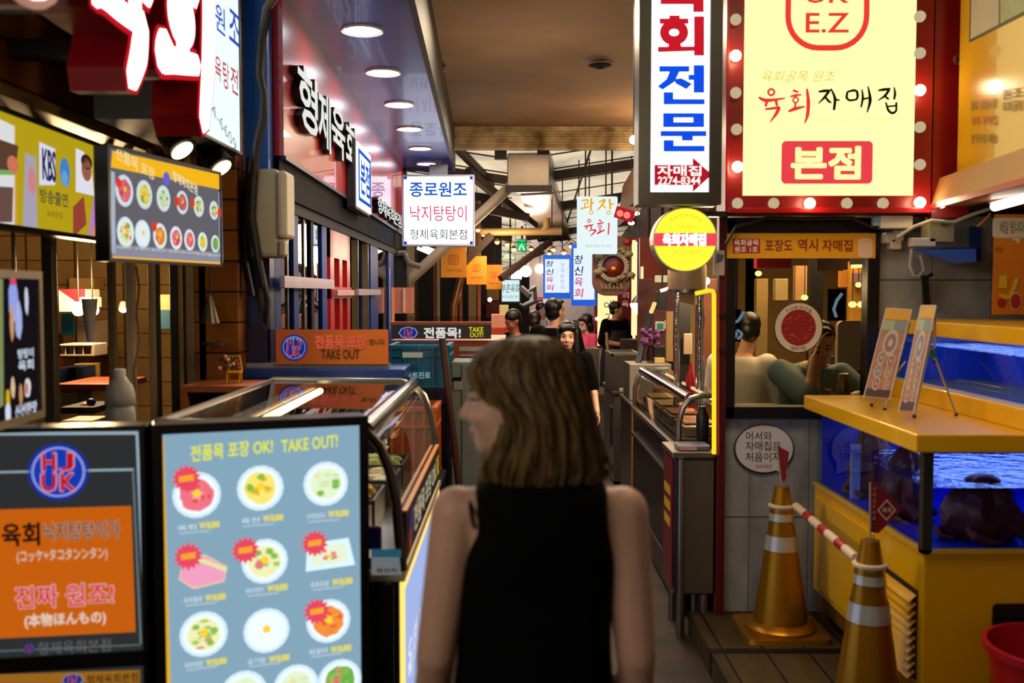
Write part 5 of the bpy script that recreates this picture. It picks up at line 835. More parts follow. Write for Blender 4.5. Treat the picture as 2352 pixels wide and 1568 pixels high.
def octo(lab, c, r, seed):
    rn = random.Random(seed); q = thing('octopus', lab, 'octopus', (c[0], c[1], c[2])); g = MB(); n = 26; h = 20; vs = []
    for i in range(h+1):
        t_ = i/h
        rr = r[0]*(max(.02, math.sin(math.pi*(.10+.88*t_)))**.5)*(1.08-.38*t_)*(1+.05*math.sin(9*t_))
        for j in range(n):
            a = 2*math.pi*j/n; k = 1+.16*math.sin(5*a+3*t_+seed)+.08*math.sin(9*a-7*t_+seed)+rn.uniform(-.03,.03); vs.append((rr*k*math.cos(a), rr*k*r[1]/r[0]*math.sin(a), r[2]*t_))
    fs = [(i*n+j, i*n+(j+1)%n, (i+1)*n+(j+1)%n, (i+1)*n+j) for i in range(h) for j in range(n)]+[tuple(range(n-1,-1,-1)), tuple(h*n+j for j in range(n))]; g.add(vs, fs); mk('body', g, OCT, q, smooth=True)
    for k in range(5):
        a = seed+k*1.25; pts = [(r[0]*.75*math.cos(a), r[1]*.75*math.sin(a), .05+.03*math.sin(k)), (r[0]*1.1*math.cos(a+.25), r[1]*1.1*math.sin(a+.25), .03), (r[0]*1.15*math.cos(a+.6), r[1]*1.15*math.sin(a+.6), .016), (r[0]*.95*math.cos(a+.9), r[1]*.95*math.sin(a+.9), .012)]
        mk('arm', MB().tube(pts, [.024,.018,.012,.006], 8), OCT, q, smooth=True)
OCT = dm('#6e2c26', .45, 0, .45, 28, .6)
octo('dark red octopus mass at the far end of the tank', (1.66, 4.58, .80), (.10,.09,.33), 1); octo('dark red octopus pressed to the tank glass in the middle', (1.64, 4.12, .80), (.10,.11,.30), 2); octo('rounded brown octopus near the black tank corner post', (1.80, 3.77, .80), (.15,.11,.25), 4)
# upper tank
UX, UZ = 1.90, 1.232; tk2 = thing('upper_tank', 'smaller blue water tank with yellow trim standing on the lid', 'fish tank', (2.2, 4.2, UZ))
mk('base', B(UX-.02, LX1, 3.4, 4.93, UZ, 1.315), YEL, tk2, w=1, bev=.006); mk('top_trim', B(UX-.03, LX1, 3.4, 4.95, 1.545, 1.612), YEL, tk2, w=1, bev=.006); mk('lining', B(LX1-.25, LX1-.03, 3.45, 4.9, 1.315, 1.545).box(UX+.02, LX1-.2, 4.88, 4.92, 1.315, 1.545), dm('#4a70c8', .4, 0, .3, 4), tk2, w=1); mk('glass', B(UX, UX+.01, 3.42, 4.9, 1.315, 1.545).box(UX, LX1, 3.42, 3.43, 1.315, 1.545), glass('#ccd6f0', .18, .01), tk2, w=1); mk('glass_edge', B(UX-.004, UX+.004, 3.42, 4.92, 1.315, 1.325), dm('#a8b0d0', .3), tk2, w=1)
o = mk('water', MB().add([(UX+.012,3.44,1.50),(LX1-.25,3.44,1.50),(LX1-.25,4.88,1.50),(UX+.012,4.88,1.50)], [(0,1,2,3)]), water('upper_water', '#7fa4ff'), tk2, w=1); o['kind'] = 'stuff'
tl = bpy.data.lights.new('upper_tank', 'AREA'); tl.energy = 5; tl.shape = 'RECTANGLE'; tl.size = .3; tl.size_y = 1.2; tl.color = (.6, .72, 1); to = bpy.data.objects.new('upper_tank_light', tl); COL.objects.link(to); to.location = (2.12, 4.2, 1.535)
# easel menus on the lid
def easel(name, lab, quad, d, seed, back):
    (tl_, tr_, br_, bl_) = quad; dd = d; P = [W(*tl_, dd+.06), W(*tr_, dd+.02), W(*br_, dd-.03), W(*bl_, dd-.01)]; P[2] = P[3]+P[1]-P[0]; zb = min(P[2].z, P[3].z); q = thing(name, lab, 'menu stand', (P[3]+P[2])/2)
    n_ = (P[1]-P[0]).cross(P[3]-P[0]).normalized(); n_ = n_ if n_.y < 0 else -n_
    g = MB(); g.hexa([P[3],P[2],P[2]-n_*.004,P[3]-n_*.004,P[0],P[1],P[1]-n_*.004,P[0]-n_*.004]); mk('sheet', g, dm('#a8765e', .4, 0, .3, 30), q, w=1)
    def at(u, v, e=.001): return P[3]*(1-u)*(1-v)+P[2]*u*(1-v)+P[0]*(1-u)*v+P[1]*u*v+n_*e
    def qd(u0,u1,v0,v1,c,e=.0015): pr.add([at(u0,v0,e),at(u1,v0,e),at(u1,v1,e),at(u0,v1,e)], [(0,1,2,3)], dm(c, .4, 0, .15, 30))
    pr = MB(); qd(0,1,.88,1,'#d09a1c'); qd(0,.5,.76,.87,'#9aa88c'); qd(.52,1,.76,.87,'#7a8a8c'); qd(0,1,.02,.1,'#4a3438'); rn = random.Random(seed)
    for u, v, s_ in ((.5,.62,.3),(.3,.45,.16),(.7,.42,.16),(.3,.3,.16),(.7,.3,.15),(.35,.16,.15),(.75,.16,.12)):
        for k, c in ((1,'#b8a89c'),(.7,rn.choice(('#9a5a48','#a87a50','#8a6a70','#7a7a98'))),(.3,'#c0a890')): pr.add([at(u+s_*k*math.cos(a), v+s_*.5*k*math.sin(a), .002+.0005*(1-k)) for a in np.linspace(0, 6.283, 16, endpoint=False)], [tuple(range(16))], dm(c, .4, 0, .1))
    mk('printed_dishes', pr, None, q, w=1); ed = MB(); ed.tube([P[0],P[3]], .003, 6).tube([P[1],P[2]], .003, 6).tube([P[0],P[1]], .003, 6); mk('clear_edge', ed, dm('#c8c0b0', .3), q, w=1)
    for b in back: mk('easel_leg', MB().tube([W(*b[0], dd+.03), W(*b[1], b[2])], .0045, 8), dm('#a89a84', .35), q, w=1, smooth=True)
    for b in back: e = W(*b[1], b[2]); mk('rubber_foot', MB().ball(e, .009, 8), DK, q, w=1)
    return q
easel('menu_easel', 'upright dish menu on a clear easel, nearer the shop window', ((2036,708),(2094,712),(2042,938),(1984,912)), 4.35, 5, [((2090,740),(2032,940),4.3),((2080,830),(2002,930),4.35)])
q = easel('menu_easel', 'narrow dish menu on a clear tripod easel at the tank lid corner', ((2116,702),(2150,702),(2098,956),(2064,946)), 4.0, 9, [((2142,760),(2100,956),3.95),((2140,800),(2196,952),4.1),((2148,720),(2146,830),4.05)])
mk('green_joint', MB().bar(W(2141,800,4.03), W(2143,822,4.03), .02, .02), dm('#0a6a5a', .4), q, w=1)
# traffic cones, flags and bar
GOLD = dm('#a8740c', .32, .75, .1, 4); SILV = dm('#b8b8b4', .25, .5, .12, 40)
def cone(lab, x, d, grp=None):
    q = thing('traffic_cone', lab, 'traffic cone', (x, d, .12), 0, None); b = MB(); pts = rrect(-.20,.20,-.20,.20,.05)
    vs = [(px, py, 0) for px, py in pts]+[(px*.98, py*.98, .022) for px, py in pts]; n = len(pts); b.add(vs, [tuple(range(n-1,-1,-1)), tuple(range(n, 2*n))]+[(i,(i+1)%n,(i+1)%n+n,i+n) for i in range(n)])
    b.lathe([(.165,.02),(.168,.034),(.155,.05),(.135,.058)], n=36); mk('base', b, GOLD, q, smooth=True)
    def rz(z): return .128-(.128-.034)*(z-.055)/.645
    mk('cone_body', MB().lathe([(rz(z), z) for z in (.055,.2,.4,.56)]+[(.056,.575),(.052,.60),(.036,.685),(.034,.70),(.02,.702)], n=36), GOLD, q, smooth=True)
    for z0, z1 in ((.40,.47),(.54,.598)): mk('reflective_band', MB().lathe([(rz(z0)+.0035, z0),(rz(z1)+.0035, z1)], n=36, caps=False), SILV, q, smooth=True)
    mk('collar_ring', MB().lathe([(.058,.600),(.064,.604),(.064,.613),(.056,.617)], n=28, caps=True), dm('#c8b898', .4), q, smooth=True); return q
CA, CBp = (1.285, 4.70), (1.335, 3.67)
cone('gold traffic cone by the grey tiled wall, farther of the pair', *CA); cone('gold traffic cone in front of the yellow tank cabinet', *CBp)
q = thing('barrier_bar', 'red and white striped bar joining the two gold cones', 'barrier bar', (CA[0], CA[1], .725)); a = Vector((CA[0]+.055, CA[1]-.05, .735)); b = Vector((CBp[0]-.03, CBp[1]+.06, .735)); nseg = 7
mk('white_tube', MB().tube([a, b], .019, 14), dm('#d0bca0', .4, 0, .05), q, w=1, smooth=True)
for k in range(3): s0 = .20+.27*k; mk('red_band', MB().tube([a.lerp(b, s0), a.lerp(b, s0+.11)], .0196, 14, None, False), dm('#a01014', .35), q, w=1, smooth=True)
def flag(lab, x, d, pts, tilt):
    q = thing('pennant_flag', lab, 'flag', (x, d, .815)); mk('stick', MB().tube([(0,0,0), (tilt,0,.22)], .004, 8), dm('#a09080', .4), q)
    g = MB(); n = 8; 
    g.prism([(tilt*z/.22+xx, z) for xx, z in pts], -.0015, .0015); mk('cloth', g, dm('#7c0c14', .6, 0, .1), q); return q
q = flag('small dark red pennant on the farther gold cone', *CA, [(.0,.03),(.02,.03),(.055,.17),(.0,.20)], -.03)
q = flag('red pennant with a white diamond on the nearer gold cone', *CBp, [(.002,.035),(.03,.03),(.10,.10),(.118,.125),(.004,.235)], -.004); g = MB(); cx, cz = .058, .118
wm = dm('#c8a8a4', .6)
for k in range(4):
    a0, a1 = math.radians(90*k), math.radians(90*k+90); g.flat([(cx+r_*math.cos(a_), cz+r_*1.15*math.sin(a_)) for r_, a_ in ((.036,a0),(.036,a1),(.028,a1),(.028,a0))], -.003, wm)
mk('diamond_print', g, None, q); tx('육회', q, cx-.017, cx+.017, cz-.010, cz+.010, wm, wt=.04)
for i in range(6): tx('자매집육회골'[i], q, .006, .016, .19-.022*i, .205-.022*i, wm, y=-.003)
# red bucket
q = thing('bucket', 'red plastic tub at the foot of the yellow tank', 'tub', (1.86, 3.30, .12)); mk('body', MB().lathe([(.17,0),(.185,.02),(.235,.40),(.252,.405),(.254,.43),(.236,.432),(.225,.40),(.175,.03),(.001,.03)], n=44), dm('#a30a10', .35, 0, .06), q, smooth=True)
# --- steel stalls along the aisle
def cab(name, lab, x0, x1, d0, d1, z0, z1, m, cat='counter', leg=True):
    q = thing(name, lab, cat, ((x0+x1)/2, (d0+d1)/2, 0)); mk('body', B(x0, x1, d0, d1, z0, z1-.03), m, q, w=1, bev=.004); mk('worktop', B(x0-.015, x1, d0-.015, d1+.01, z1-.03, z1), STEEL, q, w=1, bev=.004)
    if leg:
        for x in (x0+.04, x1-.04):
            for d in (d0+.04, d1-.04): mk('leg', MB().tube([(x,d,0),(x,d,z0)], .022, 10), STEEL, q, w=1)
    return q
q = cab('steel_cabinet', 'stainless steel end cabinet on legs beside the red post', .815, 1.015, 4.95, 5.28, .22, .945, DSTEEL); mk('end_panel', B(.86, 1.01, 4.945, 4.952, .23, .90), dm('#6e675c', .35, .7, .15, 3), q, w=1); mk('corner_tube', MB().tube([(.845,4.94,.0),(.845,4.94,.91)], .017, 10), STEEL, q, w=1, smooth=True)
q = thing('side_placard', 'narrow red placard with yellow blocks on the end cabinet', 'sign', (.806, 5.1, .5), -math.pi/2); mk('plate', B(-.14,.14,-.002,.006,-.25,.40), dm('#5a0a14', .4), q); pr = MB()
for z in (.05,.13,.21): pr.flat([(-.1,z),(.1,z),(.1,z+.05),(-.1,z+.05)], -.004, dm('#c89a18', .4))
mk('print', pr, None, q)
q = cab('stall_counter', 'long dark stall counter under the curved steel glass case', .905, 1.17, 5.32, 7.4, .03, .90, dm('#17110e', .35, .2, .4, 3), leg=False); mk('front_rail', MB().bar((.895,5.34,.70), (.895,7.38,.70), .02, .02), DSTEEL, q, w=1); mk('kick_plate', B(.90, .92, 5.35, 7.38, .03, .2), dm('#3a342a', .6), q, w=1)
dc2 = thing('display_case', 'curved glass display case on the dark stall counter beyond the neon strip', 'display case', (1.15, 6.3, .90)); pf = [(.905,.905),(.905,1.04),(.925,1.12),(.965,1.17),(1.03,1.185),(1.15,1.185)]
e0, e1 = 5.36, 7.3; gm = MB(); n = len(pf); gm.add([(x, e0, z) for x, z in pf]+[(x, e1, z) for x, z in pf], [(i, i+1, n+i+1, n+i) for i in range(n-1)]); mk('glass_hood', gm, glass('#c8c8c0', .35, .03), dc2, w=1, smooth=True)
for d in (e0, e1): mk('end_frame', MB().tube([(x, d, z) for x, z in pf], .017, 8), STEEL, dc2, w=1, smooth=True)
mk('top_tube', MB().tube([(.965,e0,1.165),(.965,e1,1.165)], .035, 12), CHROME, dc2, w=1, smooth=True); mk('deck', B(.92,1.15,e0,e1,.905,.95), STEEL, dc2, w=1); mk('lamp_tube', MB().tube([(1.12,e0+.1,1.15),(1.12,e1-.1,1.15)], .01, 8), em('#ffd9a0', 3), dc2, w=1)
for k in range(4): q = thing('food_tray', ('first','second','third','fourth')[k]+' steel food tray from the near end of the curved case', 'tray', (1.04, 5.6+.45*k, .95), 0, 'trays in the curved case'); mk('tray', B(-.10,.10,-.17,.17,0,.06), dm('#a8987a', .3, .7), q, bev=.01); o = mk('food', MB().box(-.085,.085,-.14,.14,.06,.075), dm(('#b8744a','#9a5a30','#c0a070','#8a6a40')[k], .6, 0, .4, 40), q, bev=.008); o['kind'] = 'stuff'
q = thing('shrink_pack', 'pink and grey folded pack on the near edge of the end cabinet', 'pack', (.93, 5.05, .945)); mk('body', B(-.09,.07,-.07,.08,0,.025), dm('#5a5a68', .4), q, bev=.006); mk('label', B(-.085,.0,-.075,-.07,.004,.02), dm('#c08a98', .4), q)
q = thing('black_bottle', 'black cylindrical canister behind the neon strip', 'canister', (1.0, 5.2, .945)); mk('body', MB().lathe([(.03,0),(.034,.01),(.034,.15),(.02,.18),(.02,.2)], n=18), BLK, q, smooth=True)
# steel columns and extractor
q = thing('extractor_duct', 'beige metal extractor drum under the round yellow sign', 'duct', W(1576,690,6.0)); c0, c1 = W(1578,612,6.0), W(1578,672,6.0); mk('drum', MB().lathe([(.11,0),(.115,.01),(.115,c0.z-c1.z),(.09,c0.z-c1.z+.12)], c1, 28), dm('#dcbc8c', .4, .1, .1), q, w=1, smooth=True); mk('flange', MB().lathe([(.12,0),(.12,.02)], c1, 28), STEEL, q, w=1, smooth=True); mk('chute', MB().add([W(1560,672,5.95),W(1595,672,5.95),W(1595,700,5.95),W(1562,693,5.95),W(1560,672,6.1),W(1595,672,6.1),W(1595,700,6.1),W(1562,693,6.1)], [(0,3,2,1),(4,5,6,7),(0,1,5,4),(1,2,6,5),(2,3,7,6),(3,0,4,7)]), dm('#c8a478', .35, .4), q, w=1)
for a, b, d, lab in ((1546,1560,6.3,'shiny steel column nearer the alley under the extractor drum'),(1597,1616,6.0,'shiny crinkled steel column beside the yellow neon strip')):
    q = thing('steel_column', lab, 'column', W((a+b)/2, 890, d)); p = W((a+b)/2, 890, d); g = MB(); r = (b-a)/2/F*d; g.tube([Vector((p.x+random.uniform(-.004,.004), d, .9+1.2*k/14)) for k in range(15)], [r*random.uniform(.88,1.1) for k in range(15)], 12); mk('shaft', g, dm('#b8b8b8', .12, 1, .1, 30, .5), q, w=1, smooth=True)
tag(mk('dark_pillar', B(W(1561,0,6.5).x, W(1592,0,6.5).x, 6.5, 6.6, .9, 2.05), dm('#1c1614', .6)), 'dark pillar between the two shiny steel columns', 'pillar')
slab('paper_notice', 'cream paper notice on the dark pillar', 'notice', (1571,766,1590,814), 6.45, .02, dm('#c8aa80', .5)); q = thing('red_bottle', 'red squeeze bottle in front of the dark pillar', 'bottle', (W(1586,900,6.2).x, 6.2, .95)); mk('body', MB().lathe([(.028,0),(.03,.01),(.03,.26),(.012,.31),(.008,.36)], n=16), dm('#b01414', .35), q, smooth=True)
slab('wooden_partition', 'brown wooden back partition behind the neon strip', 'partition', (1600,640,1650,1000), 7.6, .05, dm('#5a2a14', .5, 0, .3)); p = W(1622,645,6.2); q = thing('lamp', 'small bright lamp below the white plate', 'lamp', p); mk('globe', MB().ball((0,0,0), .024, 12), em('#fff0c0', 8), q, smooth=True); mk('arm', MB().tube([(0,0,.02),(0,0,3.62-p.z)], .008, 8), BLK, q)
l = bpy.data.lights.new('stall_bulb', 'POINT'); l.energy = 14; l.color = (1, .78, .5); l.shadow_soft_size = .04; lo = bpy.data.objects.new('stall_bulb_light', l); COL.objects.link(lo); lo.location = (0, -.05, -.03); lo.parent = q
# counters deeper in
q = cab('grill_counter', 'mid alley steel counter carrying the wide grey box', .955, 1.45, 7.75, 8.7, .04, .86, dm('#3a3430', .35, .5, .3, 4), leg=False); mk('wood_edge', B(.94,.957,7.76,7.80,.0,.86), dm('#8a5a1c', .5), q, w=1)
q = thing('grey_box', 'wide grey metal box with small red lettering on the mid alley counter', 'box', (1.13, 8.2, .86)); a = W(1446,836,8.1); b = W(1542,905,8.1); mk('case', B(a.x, b.x, 8.1, 8.5, .862, a.z), dm('#8d8478', .4, .4, .08), q, w=1, bev=.006); mk('side_face', B(a.x-.004, a.x, 8.1, 8.5, .862, a.z), dm('#4a443c', .4, .4), q, w=1); tx('MIWON', q, .02, .16, .07, .1, dm('#8a2a20', .5), wt=.03, y=-.105)
q = cab('steel_counter', 'far steel counter with louvred front and an open top tray', .92, 1.5, 8.95, 9.9, .03, .85, dm('#6a6460', .35, .6, .2), leg=False); lv = MB(); [lv.box(.905, .92, 9.05+.0, 9.3, .35+.03*k, .362+.03*k) for k in range(12)]; mk('louvres', lv, BLK, q, w=1)
q = thing('open_tray', 'open glass sided steel tray box on the far counter', 'tray', (1.1, 9.3, .85)); a = W(1404,812,8.95); b = W(1460,812,8.95); tr_ = MB(); tr_.box(a.x, b.x+.05, 8.95, 8.97, a.z-.02, a.z).box(a.x, a.x+.02, 8.95, 9.6, a.z-.02, a.z).box(a.x, b.x+.05, 9.58, 9.6, a.z-.02, a.z).box(b.x+.03, b.x+.05, 8.95, 9.6, a.z-.02, a.z); mk('rim', tr_, STEEL, q, w=1); mk('wall', B(a.x+.005, b.x+.04, 8.955, 9.59, .85, a.z-.02), dm('#4a4440', .3, .5, .3, 20), q, w=1)
for k in range(4): tag(mk('white_cup', MB().lathe([(.014,0),(.018,.03),(.015,.03)], (W(1427+8*k,900,8.85).x, 8.88, .86), 10), dm('#c8c0b0', .4)), ('first','second','third','fourth')[k]+' small white cup in the row on the far counter', 'cup', 'cups on the far counter')
tag(mk('warning_lamp', MB().ball((W(1459,896,8.85).x, 8.88, .885), .016, 10), em('#ffae20', 3), smooth=True), 'small glowing orange pilot light by the white cups', 'light')
tag(mk('broom_handle', MB().tube([W(1393,764,10.2), W(1399,860,10.0), W(1404,1000,9.6)], .016, 8), dm('#6a5232', .5), smooth=True), 'tan broom handle leaning before the apron wearer', 'broom')
q = thing('slanted_sign_board', 'dark slanted board with a lit golden tip on the grey box', 'sign board', W(1466,832,8.3)); mk('board', MB().bar(W(1466,832,8.3), W(1494,722,8.5), .05, .02, BLK), None, q, w=1); mk('lit_tip', MB().bar(W(1495,718,8.5), W(1504,695,8.55), .03, .02), em('#ffd080', 1.1), q, w=1)
q = thing('flower_vase', 'glass vase with purple flowers on the grey box', 'vase', (W(1494,834,8.25).x, 8.25, a.z*0+W(1446,836,8.1).z)); mk('vase', MB().lathe([(.03,0),(.035,.08),(.025,.13),(.032,.15)], n=14), glass('#b0b0a8', .4), q, smooth=True); fl = MB(); rn = random.Random(4); [fl.ball((rn.uniform(-.07,.07), rn.uniform(-.05,.05), rn.uniform(.15,.27)), rn.uniform(.018,.03), 7) for _ in range(22)]; mk('flowers', fl, dm('#5a1c5a', .6, 0, .35, 20), q, smooth=True)
slab('folded_sign', 'black folded tent card on the grey box', 'card', (1502,795,1528,832), 8.3, .1, BLK); slab('book', 'cream block of papers beside the tent card', 'papers', (1504,822,1527,834), 8.2, .12, dm('#b89a60', .6)); slab('speaker_box', 'black speaker box hung high on the stall', 'speaker', (1511,668,1531,710), 8.8, .15, BLK); hang(bpy.data.objects['speaker_box'], 1521, 668, 8.87)
q = slab('small_screen', 'small bright screen with a green picture in the stall', 'screen', (1505,738,1526,760), 9.265, .03, dm('#c8c8c0', .4)); mk('picture', MB().flat([LP(q)(1508,756), LP(q)(1523,756), LP(q)(1523,742), LP(q)(1508,742)], -.02), em('#5a8a6a', .7), q)
slab('stall_sign', 'slanted cream sign above the speaker box', 'sign', (1505,632,1533,648), 8.9, .03, em('#f0d8a0', .8)); hang(bpy.data.objects['stall_sign'], 1519, 633, 8.92); slab('stall_partition', 'red brown stall partition with the small screen', 'partition', (1466,640,1550,830), 9.3, .05, dm('#4a140e', .6, 0, .3)); q = slab('wall_menu', 'cream strip menu near the shiny column', 'menu', (1527,735,1534,755), 9.1, .02, em('#ffc890', .7)); slab('wall_beam', 'beige timber stile beside the shiny column', 'beam', (1531,715,1546,830), 8.6, .05, dm('#8a6a3c', .6))
q = thing('light_tube', 'short slanted white light tube under the cream stall sign', 'lamp', W(1528,664,8.8)); mk('tube', MB().tube([W(1517,668,8.8), W(1538,661,8.8)], .014, 8), em('#fff0d0', 5), q, w=1)
p = W(1464,700,10.4); q = thing('pendant_lamp', 'glowing white pendant lamp near the fan, brightest in the stalls', 'lamp', p); mk('globe', MB().lathe([(.001,-.10),(.02,-.07),(.06,-.04),(.078,.0),(.07,.02),(.001,.03)], n=20), em('#ffe8a8', 7, True), q, smooth=True); mk('shade', MB().lathe([(.07,.02),(.04,.07),(.012,.1)], n=16), BLK, q, smooth=True); mk('cord', MB().tube([(0,0,.1),(0,0,3.62-p.z)], .005, 6), CB, q)
p = W(1503,700,9.4); q = thing('wall_fan', 'round wire fan cage beside the glowing pendant lamp', 'fan', p); g = MB(); g.ring(0, 0, .1, .008, -.01, .01, None, 26).ring(0, 0, .06, .004, -.012, -.006, None, 22); [g.bar((.0,-.012,0), (.1*math.cos(a), -.012, .1*math.sin(a)), .003, .003) for a in np.linspace(0, 6.283, 16, endpoint=False)]; mk('cage', g, dm('#a88a60', .4, .4), q); mk('hub', MB().lathe([(.025,0),(.02,.04)], (0,.03,0), 14, BLK, (0,-1,0)), None, q)
for k in range(3): a = 2.1*k+.4; mk('blade', MB().prism(ell(.045*math.cos(a), .045*math.sin(a), .03, .025, 12), .0, .004), glass('#b89a78', .2), q)
# ================================================================ DEEP ALLEY
# square hanging sign
t, w_, h_ = facing('square_sign', 'square white lit sign with blue, red and black rows at the soffit end', 'sign', (925,401,1090,565), 11.0, .14, em('#f4f6ff', 1.8, True), dm('#a8b4e0', .4), .02, proud=.004); f = LP(t)
txp('종로원조', t, (941,418), (1072,452), em('#1e62c8', .9), wt=.022); txp('낙지탕탕이', t, (942,472), (1072,508), em('#e8406a', .95), wt=.004); txp('형제육회본점', t, (942,526), (1072,550), em('#3a4046', .6), wt=.0)
g = MB()
for px, py in ((931,408),(1083,408),(931,558),(1083,558)): x, z = f(px, py); g.flat(ell(x, z, .022, .022, 8), -.003, em('#3a4ad0', .8))
mk('corner_mark', g, None, t); mk('hanger', B(-.1, .1, .04, .08, h_, h_+.12).box(-.03,.03,.05,.07,h_,3.62-zz(565,11.0)), dm('#8a94a8', .4), t)
# orange flags
for i, (r, d, lab) in enumerate((((1013,567,1072,637),12.6,'orange hanging flag with a framed emblem, nearest of the row'),((1072,588,1118,653),13.0,'orange hanging flag with a framed emblem, middle of the row'),((1117,608,1154,664),13.4,'orange hanging flag with a framed emblem, farthest of the row'))):
    t, w_, h_ = facing('hanging_flag', lab, 'flag', r, d, .006, dm('#d88a14', .6, 0, .06), None, group='orange flags in a row'); x = em('#b8560c', .55); cx, cz = 0, h_*.58; q = MB(); k = w_*.19
    a = rrect(cx-k, cx+k, cz-k, cz+k, k*.45, 4); b = rrect(cx-k*.85, cx+k*.85, cz-k*.85, cz+k*.85, k*.38, 4); n = len(a); m = dm('#a85008', .6)
    for j in range(n): q.flat([a[j], a[(j+1)%n], b[(j+1)%n], b[j]], -.003, m)
    mk('emblem_border', q, None, t); tx('UK', t, -k*.5, k*.5, cz+.02*k, cz+k*.6, m, wt=.01); tx('E.Z', t, -k*.5, k*.5, cz-k*.65, cz-k*.05, m, wt=.01); tx('육회자매집', t, -w_*.3, w_*.3, h_*.2, h_*.28, m)
    mk('rod', MB().tube([(-w_*.5, .01, h_), (w_*.5, .01, h_)], .008, 6), DK, t); mk('cord', MB().tube([(0, .01, h_), (0, .01, roofz(t.location.x, d)-t.location.z)], .004, 6), DK, t)
# hung white sign
t, w_, h_ = facing('hanging_sign', 'white hanging sign with orange and red brush characters on two rods', 'sign', (1325,451,1417,583), 11.6, .06, em('#e8f8f8', 1.0, True), None, rad=.02); f = LP(t)
for px in (1345, 1392): x, z = f(px, 451); mk('hanger_rod', MB().tube([(x, .03, h_), (x, .03, 3.42-zz(583,11.6))], .009, 8), DK, t)
pf9 = 11.6/F; q = MB()
def brush2(strokes, m):
    for pts, ws in strokes:
        if pts == 'o': cx, cy, r, wv = ws; x, z = f(cx, cy); q.ring(x, z, r*pf9, wv*pf9, -.004, -.004, m, 14)
        else: q.stroke([f(*p) for p in pts], [k*pf9 for k in ws], -.004-.0001*(len(q.f) % 7), -.01, m)
OY = em('#f2ac10', 1.0); RD = em('#e0243c', .95)
brush2([([(1336,461),(1350,459),(1348,469)],[3,4,3]), ([(1343,466),(1343,476)],[3,3]), ([(1334,479),(1353,475)],[4,3]), ([(1358,456),(1357,482)],[5,4]), ([(1358,468),(1364,465)],[4,3]), ('o',(1358,488,4,2)), ([(1376,464),(1389,459),(1380,474),(1372,482)],[3,5,4,2]), ([(1383,470),(1391,478)],[3,3]), ([(1400,458),(1402,480)],[5,4]), ([(1402,470),(1410,467)],[3,3]), ('o',(1398,488,4,2))], OY)
brush2([('o',(1353,507,3.5,2)), ([(1342,520),(1362,516)],[3,3]), ([(1349,520),(1346,526)],[3,3]), ([(1357,518),(1358,526)],[3,3]), ([(1352,530),(1362,528),(1368,530),(1357,541)],[2,3,4,2]), ([(1376,505),(1381,508)],[3,3]), ([(1372,514),(1386,511)],[3,3]), ('o',(1378,520,3.5,2)), ([(1378,526),(1378,531)],[3,3]), ([(1372,536),(1388,528)],[4,3]), ([(1399,512),(1397,538)],[3,3])], RD)
mk('brush_lettering', q, None, t); txp('광장시장 먹거리', t, (1345,562), (1403,568), em('#a8b8b8', .9))
# blue and white twin signs
for r, d, lab, tr in (((1248,585,1311,686),13.6,'blue edged lit sign of black and red brush writing, farther of the twin signs',0),((1313,560,1369,702),12.6,'taller blue edged lit sign with black and red brush writing, nearer of the twin signs',1)):
    t, w_, h_ = facing('blue_edged_sign', lab, 'sign', r, d, .12, em('#dfeaff', 1.1, True), em('#2f6ad8', .95), .022, proud=.004); f = LP(t); x0, y0, x1, y1 = r
    g = MB(); q_ = lambda a, b: [f(x0+1, b), f(x1-1, b), f(x1-1, a), f(x0+1, a)]; g.flat(q_(y1-14, y1-2), -.006, em('#2a62d8', .95)); 
    g.flat(q_(y0+1, y0+10), -.006, em('#3a6ee0', .95)); mk('blue_strip', g, None, t); o_ = 12 if tr == 0 else 24; cw = 17; cx = x0+6
    for i, ch in enumerate('창신육회'): yy = y0+o_+i*(y1-y0-o_-16)/4; txp(ch, t, (cx, yy+2), (cx+cw+(3 if tr else 0), yy+(y1-y0-o_-16)/4-3), em('#1c3038', .5) if i < 2 else em('#e03a5a', .95), wt=.01, shear=.15)
    txp('서울시 종로구', t, (x0+8, y1-12), (x1-6, y1-5), em('#d8e4ff', 1.0))
    hang(t, (x0+x1)/2-12, y0, d+.06); hang(t, (x0+x1)/2+12, y0, d+.06)
    if not tr:
        for i, ch in enumerate('육회탕탕이'): txp(ch, t, (x0+40, y0+18+13*i), (x0+48, y0+28+13*i), em('#9ab0d0', .9))
# vertical cream sign with red bulb edge, behind the relief
t, w_, h_ = facing('cream_sign', 'tall glowing cream sign with black writing and red edges behind the apron wearer', 'sign', (1366,545,1466,800), 14.5, .15, em('#ffe6a0', 1.2, True), dm('#9a1418', .4), .04); f = LP(t)
g = MB(); g.flat([f(1418,800), f(1452,800), f(1452,545), f(1418,545)], -.004, dm('#8a1014', .4)); mk('red_band', g, None, t); q = MB(); pf9 = 14.5/F
def ring_(cx, cy, r, wv): x, z = f(cx, cy); q.ring(x, z, r*pf9, wv*pf9, -.005, -.005, K, 12)
ring_(1393, 700, 5, 2); q.stroke([f(1402,690), f(1404,712)], .012, -.005, -.009, K); q.stroke([f(1409,688), f(1410,712)], .012, -.0052, -.009, K); q.stroke([f(1403,701), f(1410,699)], .012, -.0054, -.009, K); q.stroke([f(1390,722), f(1400,722), f(1392,736)], .012, -.005, -.009, K); q.stroke([f(1397,728), f(1403,734)], .012, -.0053, -.009, K); mk('brush_lettering', q, None, t)
txp('육', t, (1428,690), (1444,705), em('#f0c8b0', .8), wt=.02); txp('회', t, (1428,670), (1444,685), em('#f0c8b0', .8), wt=.02)
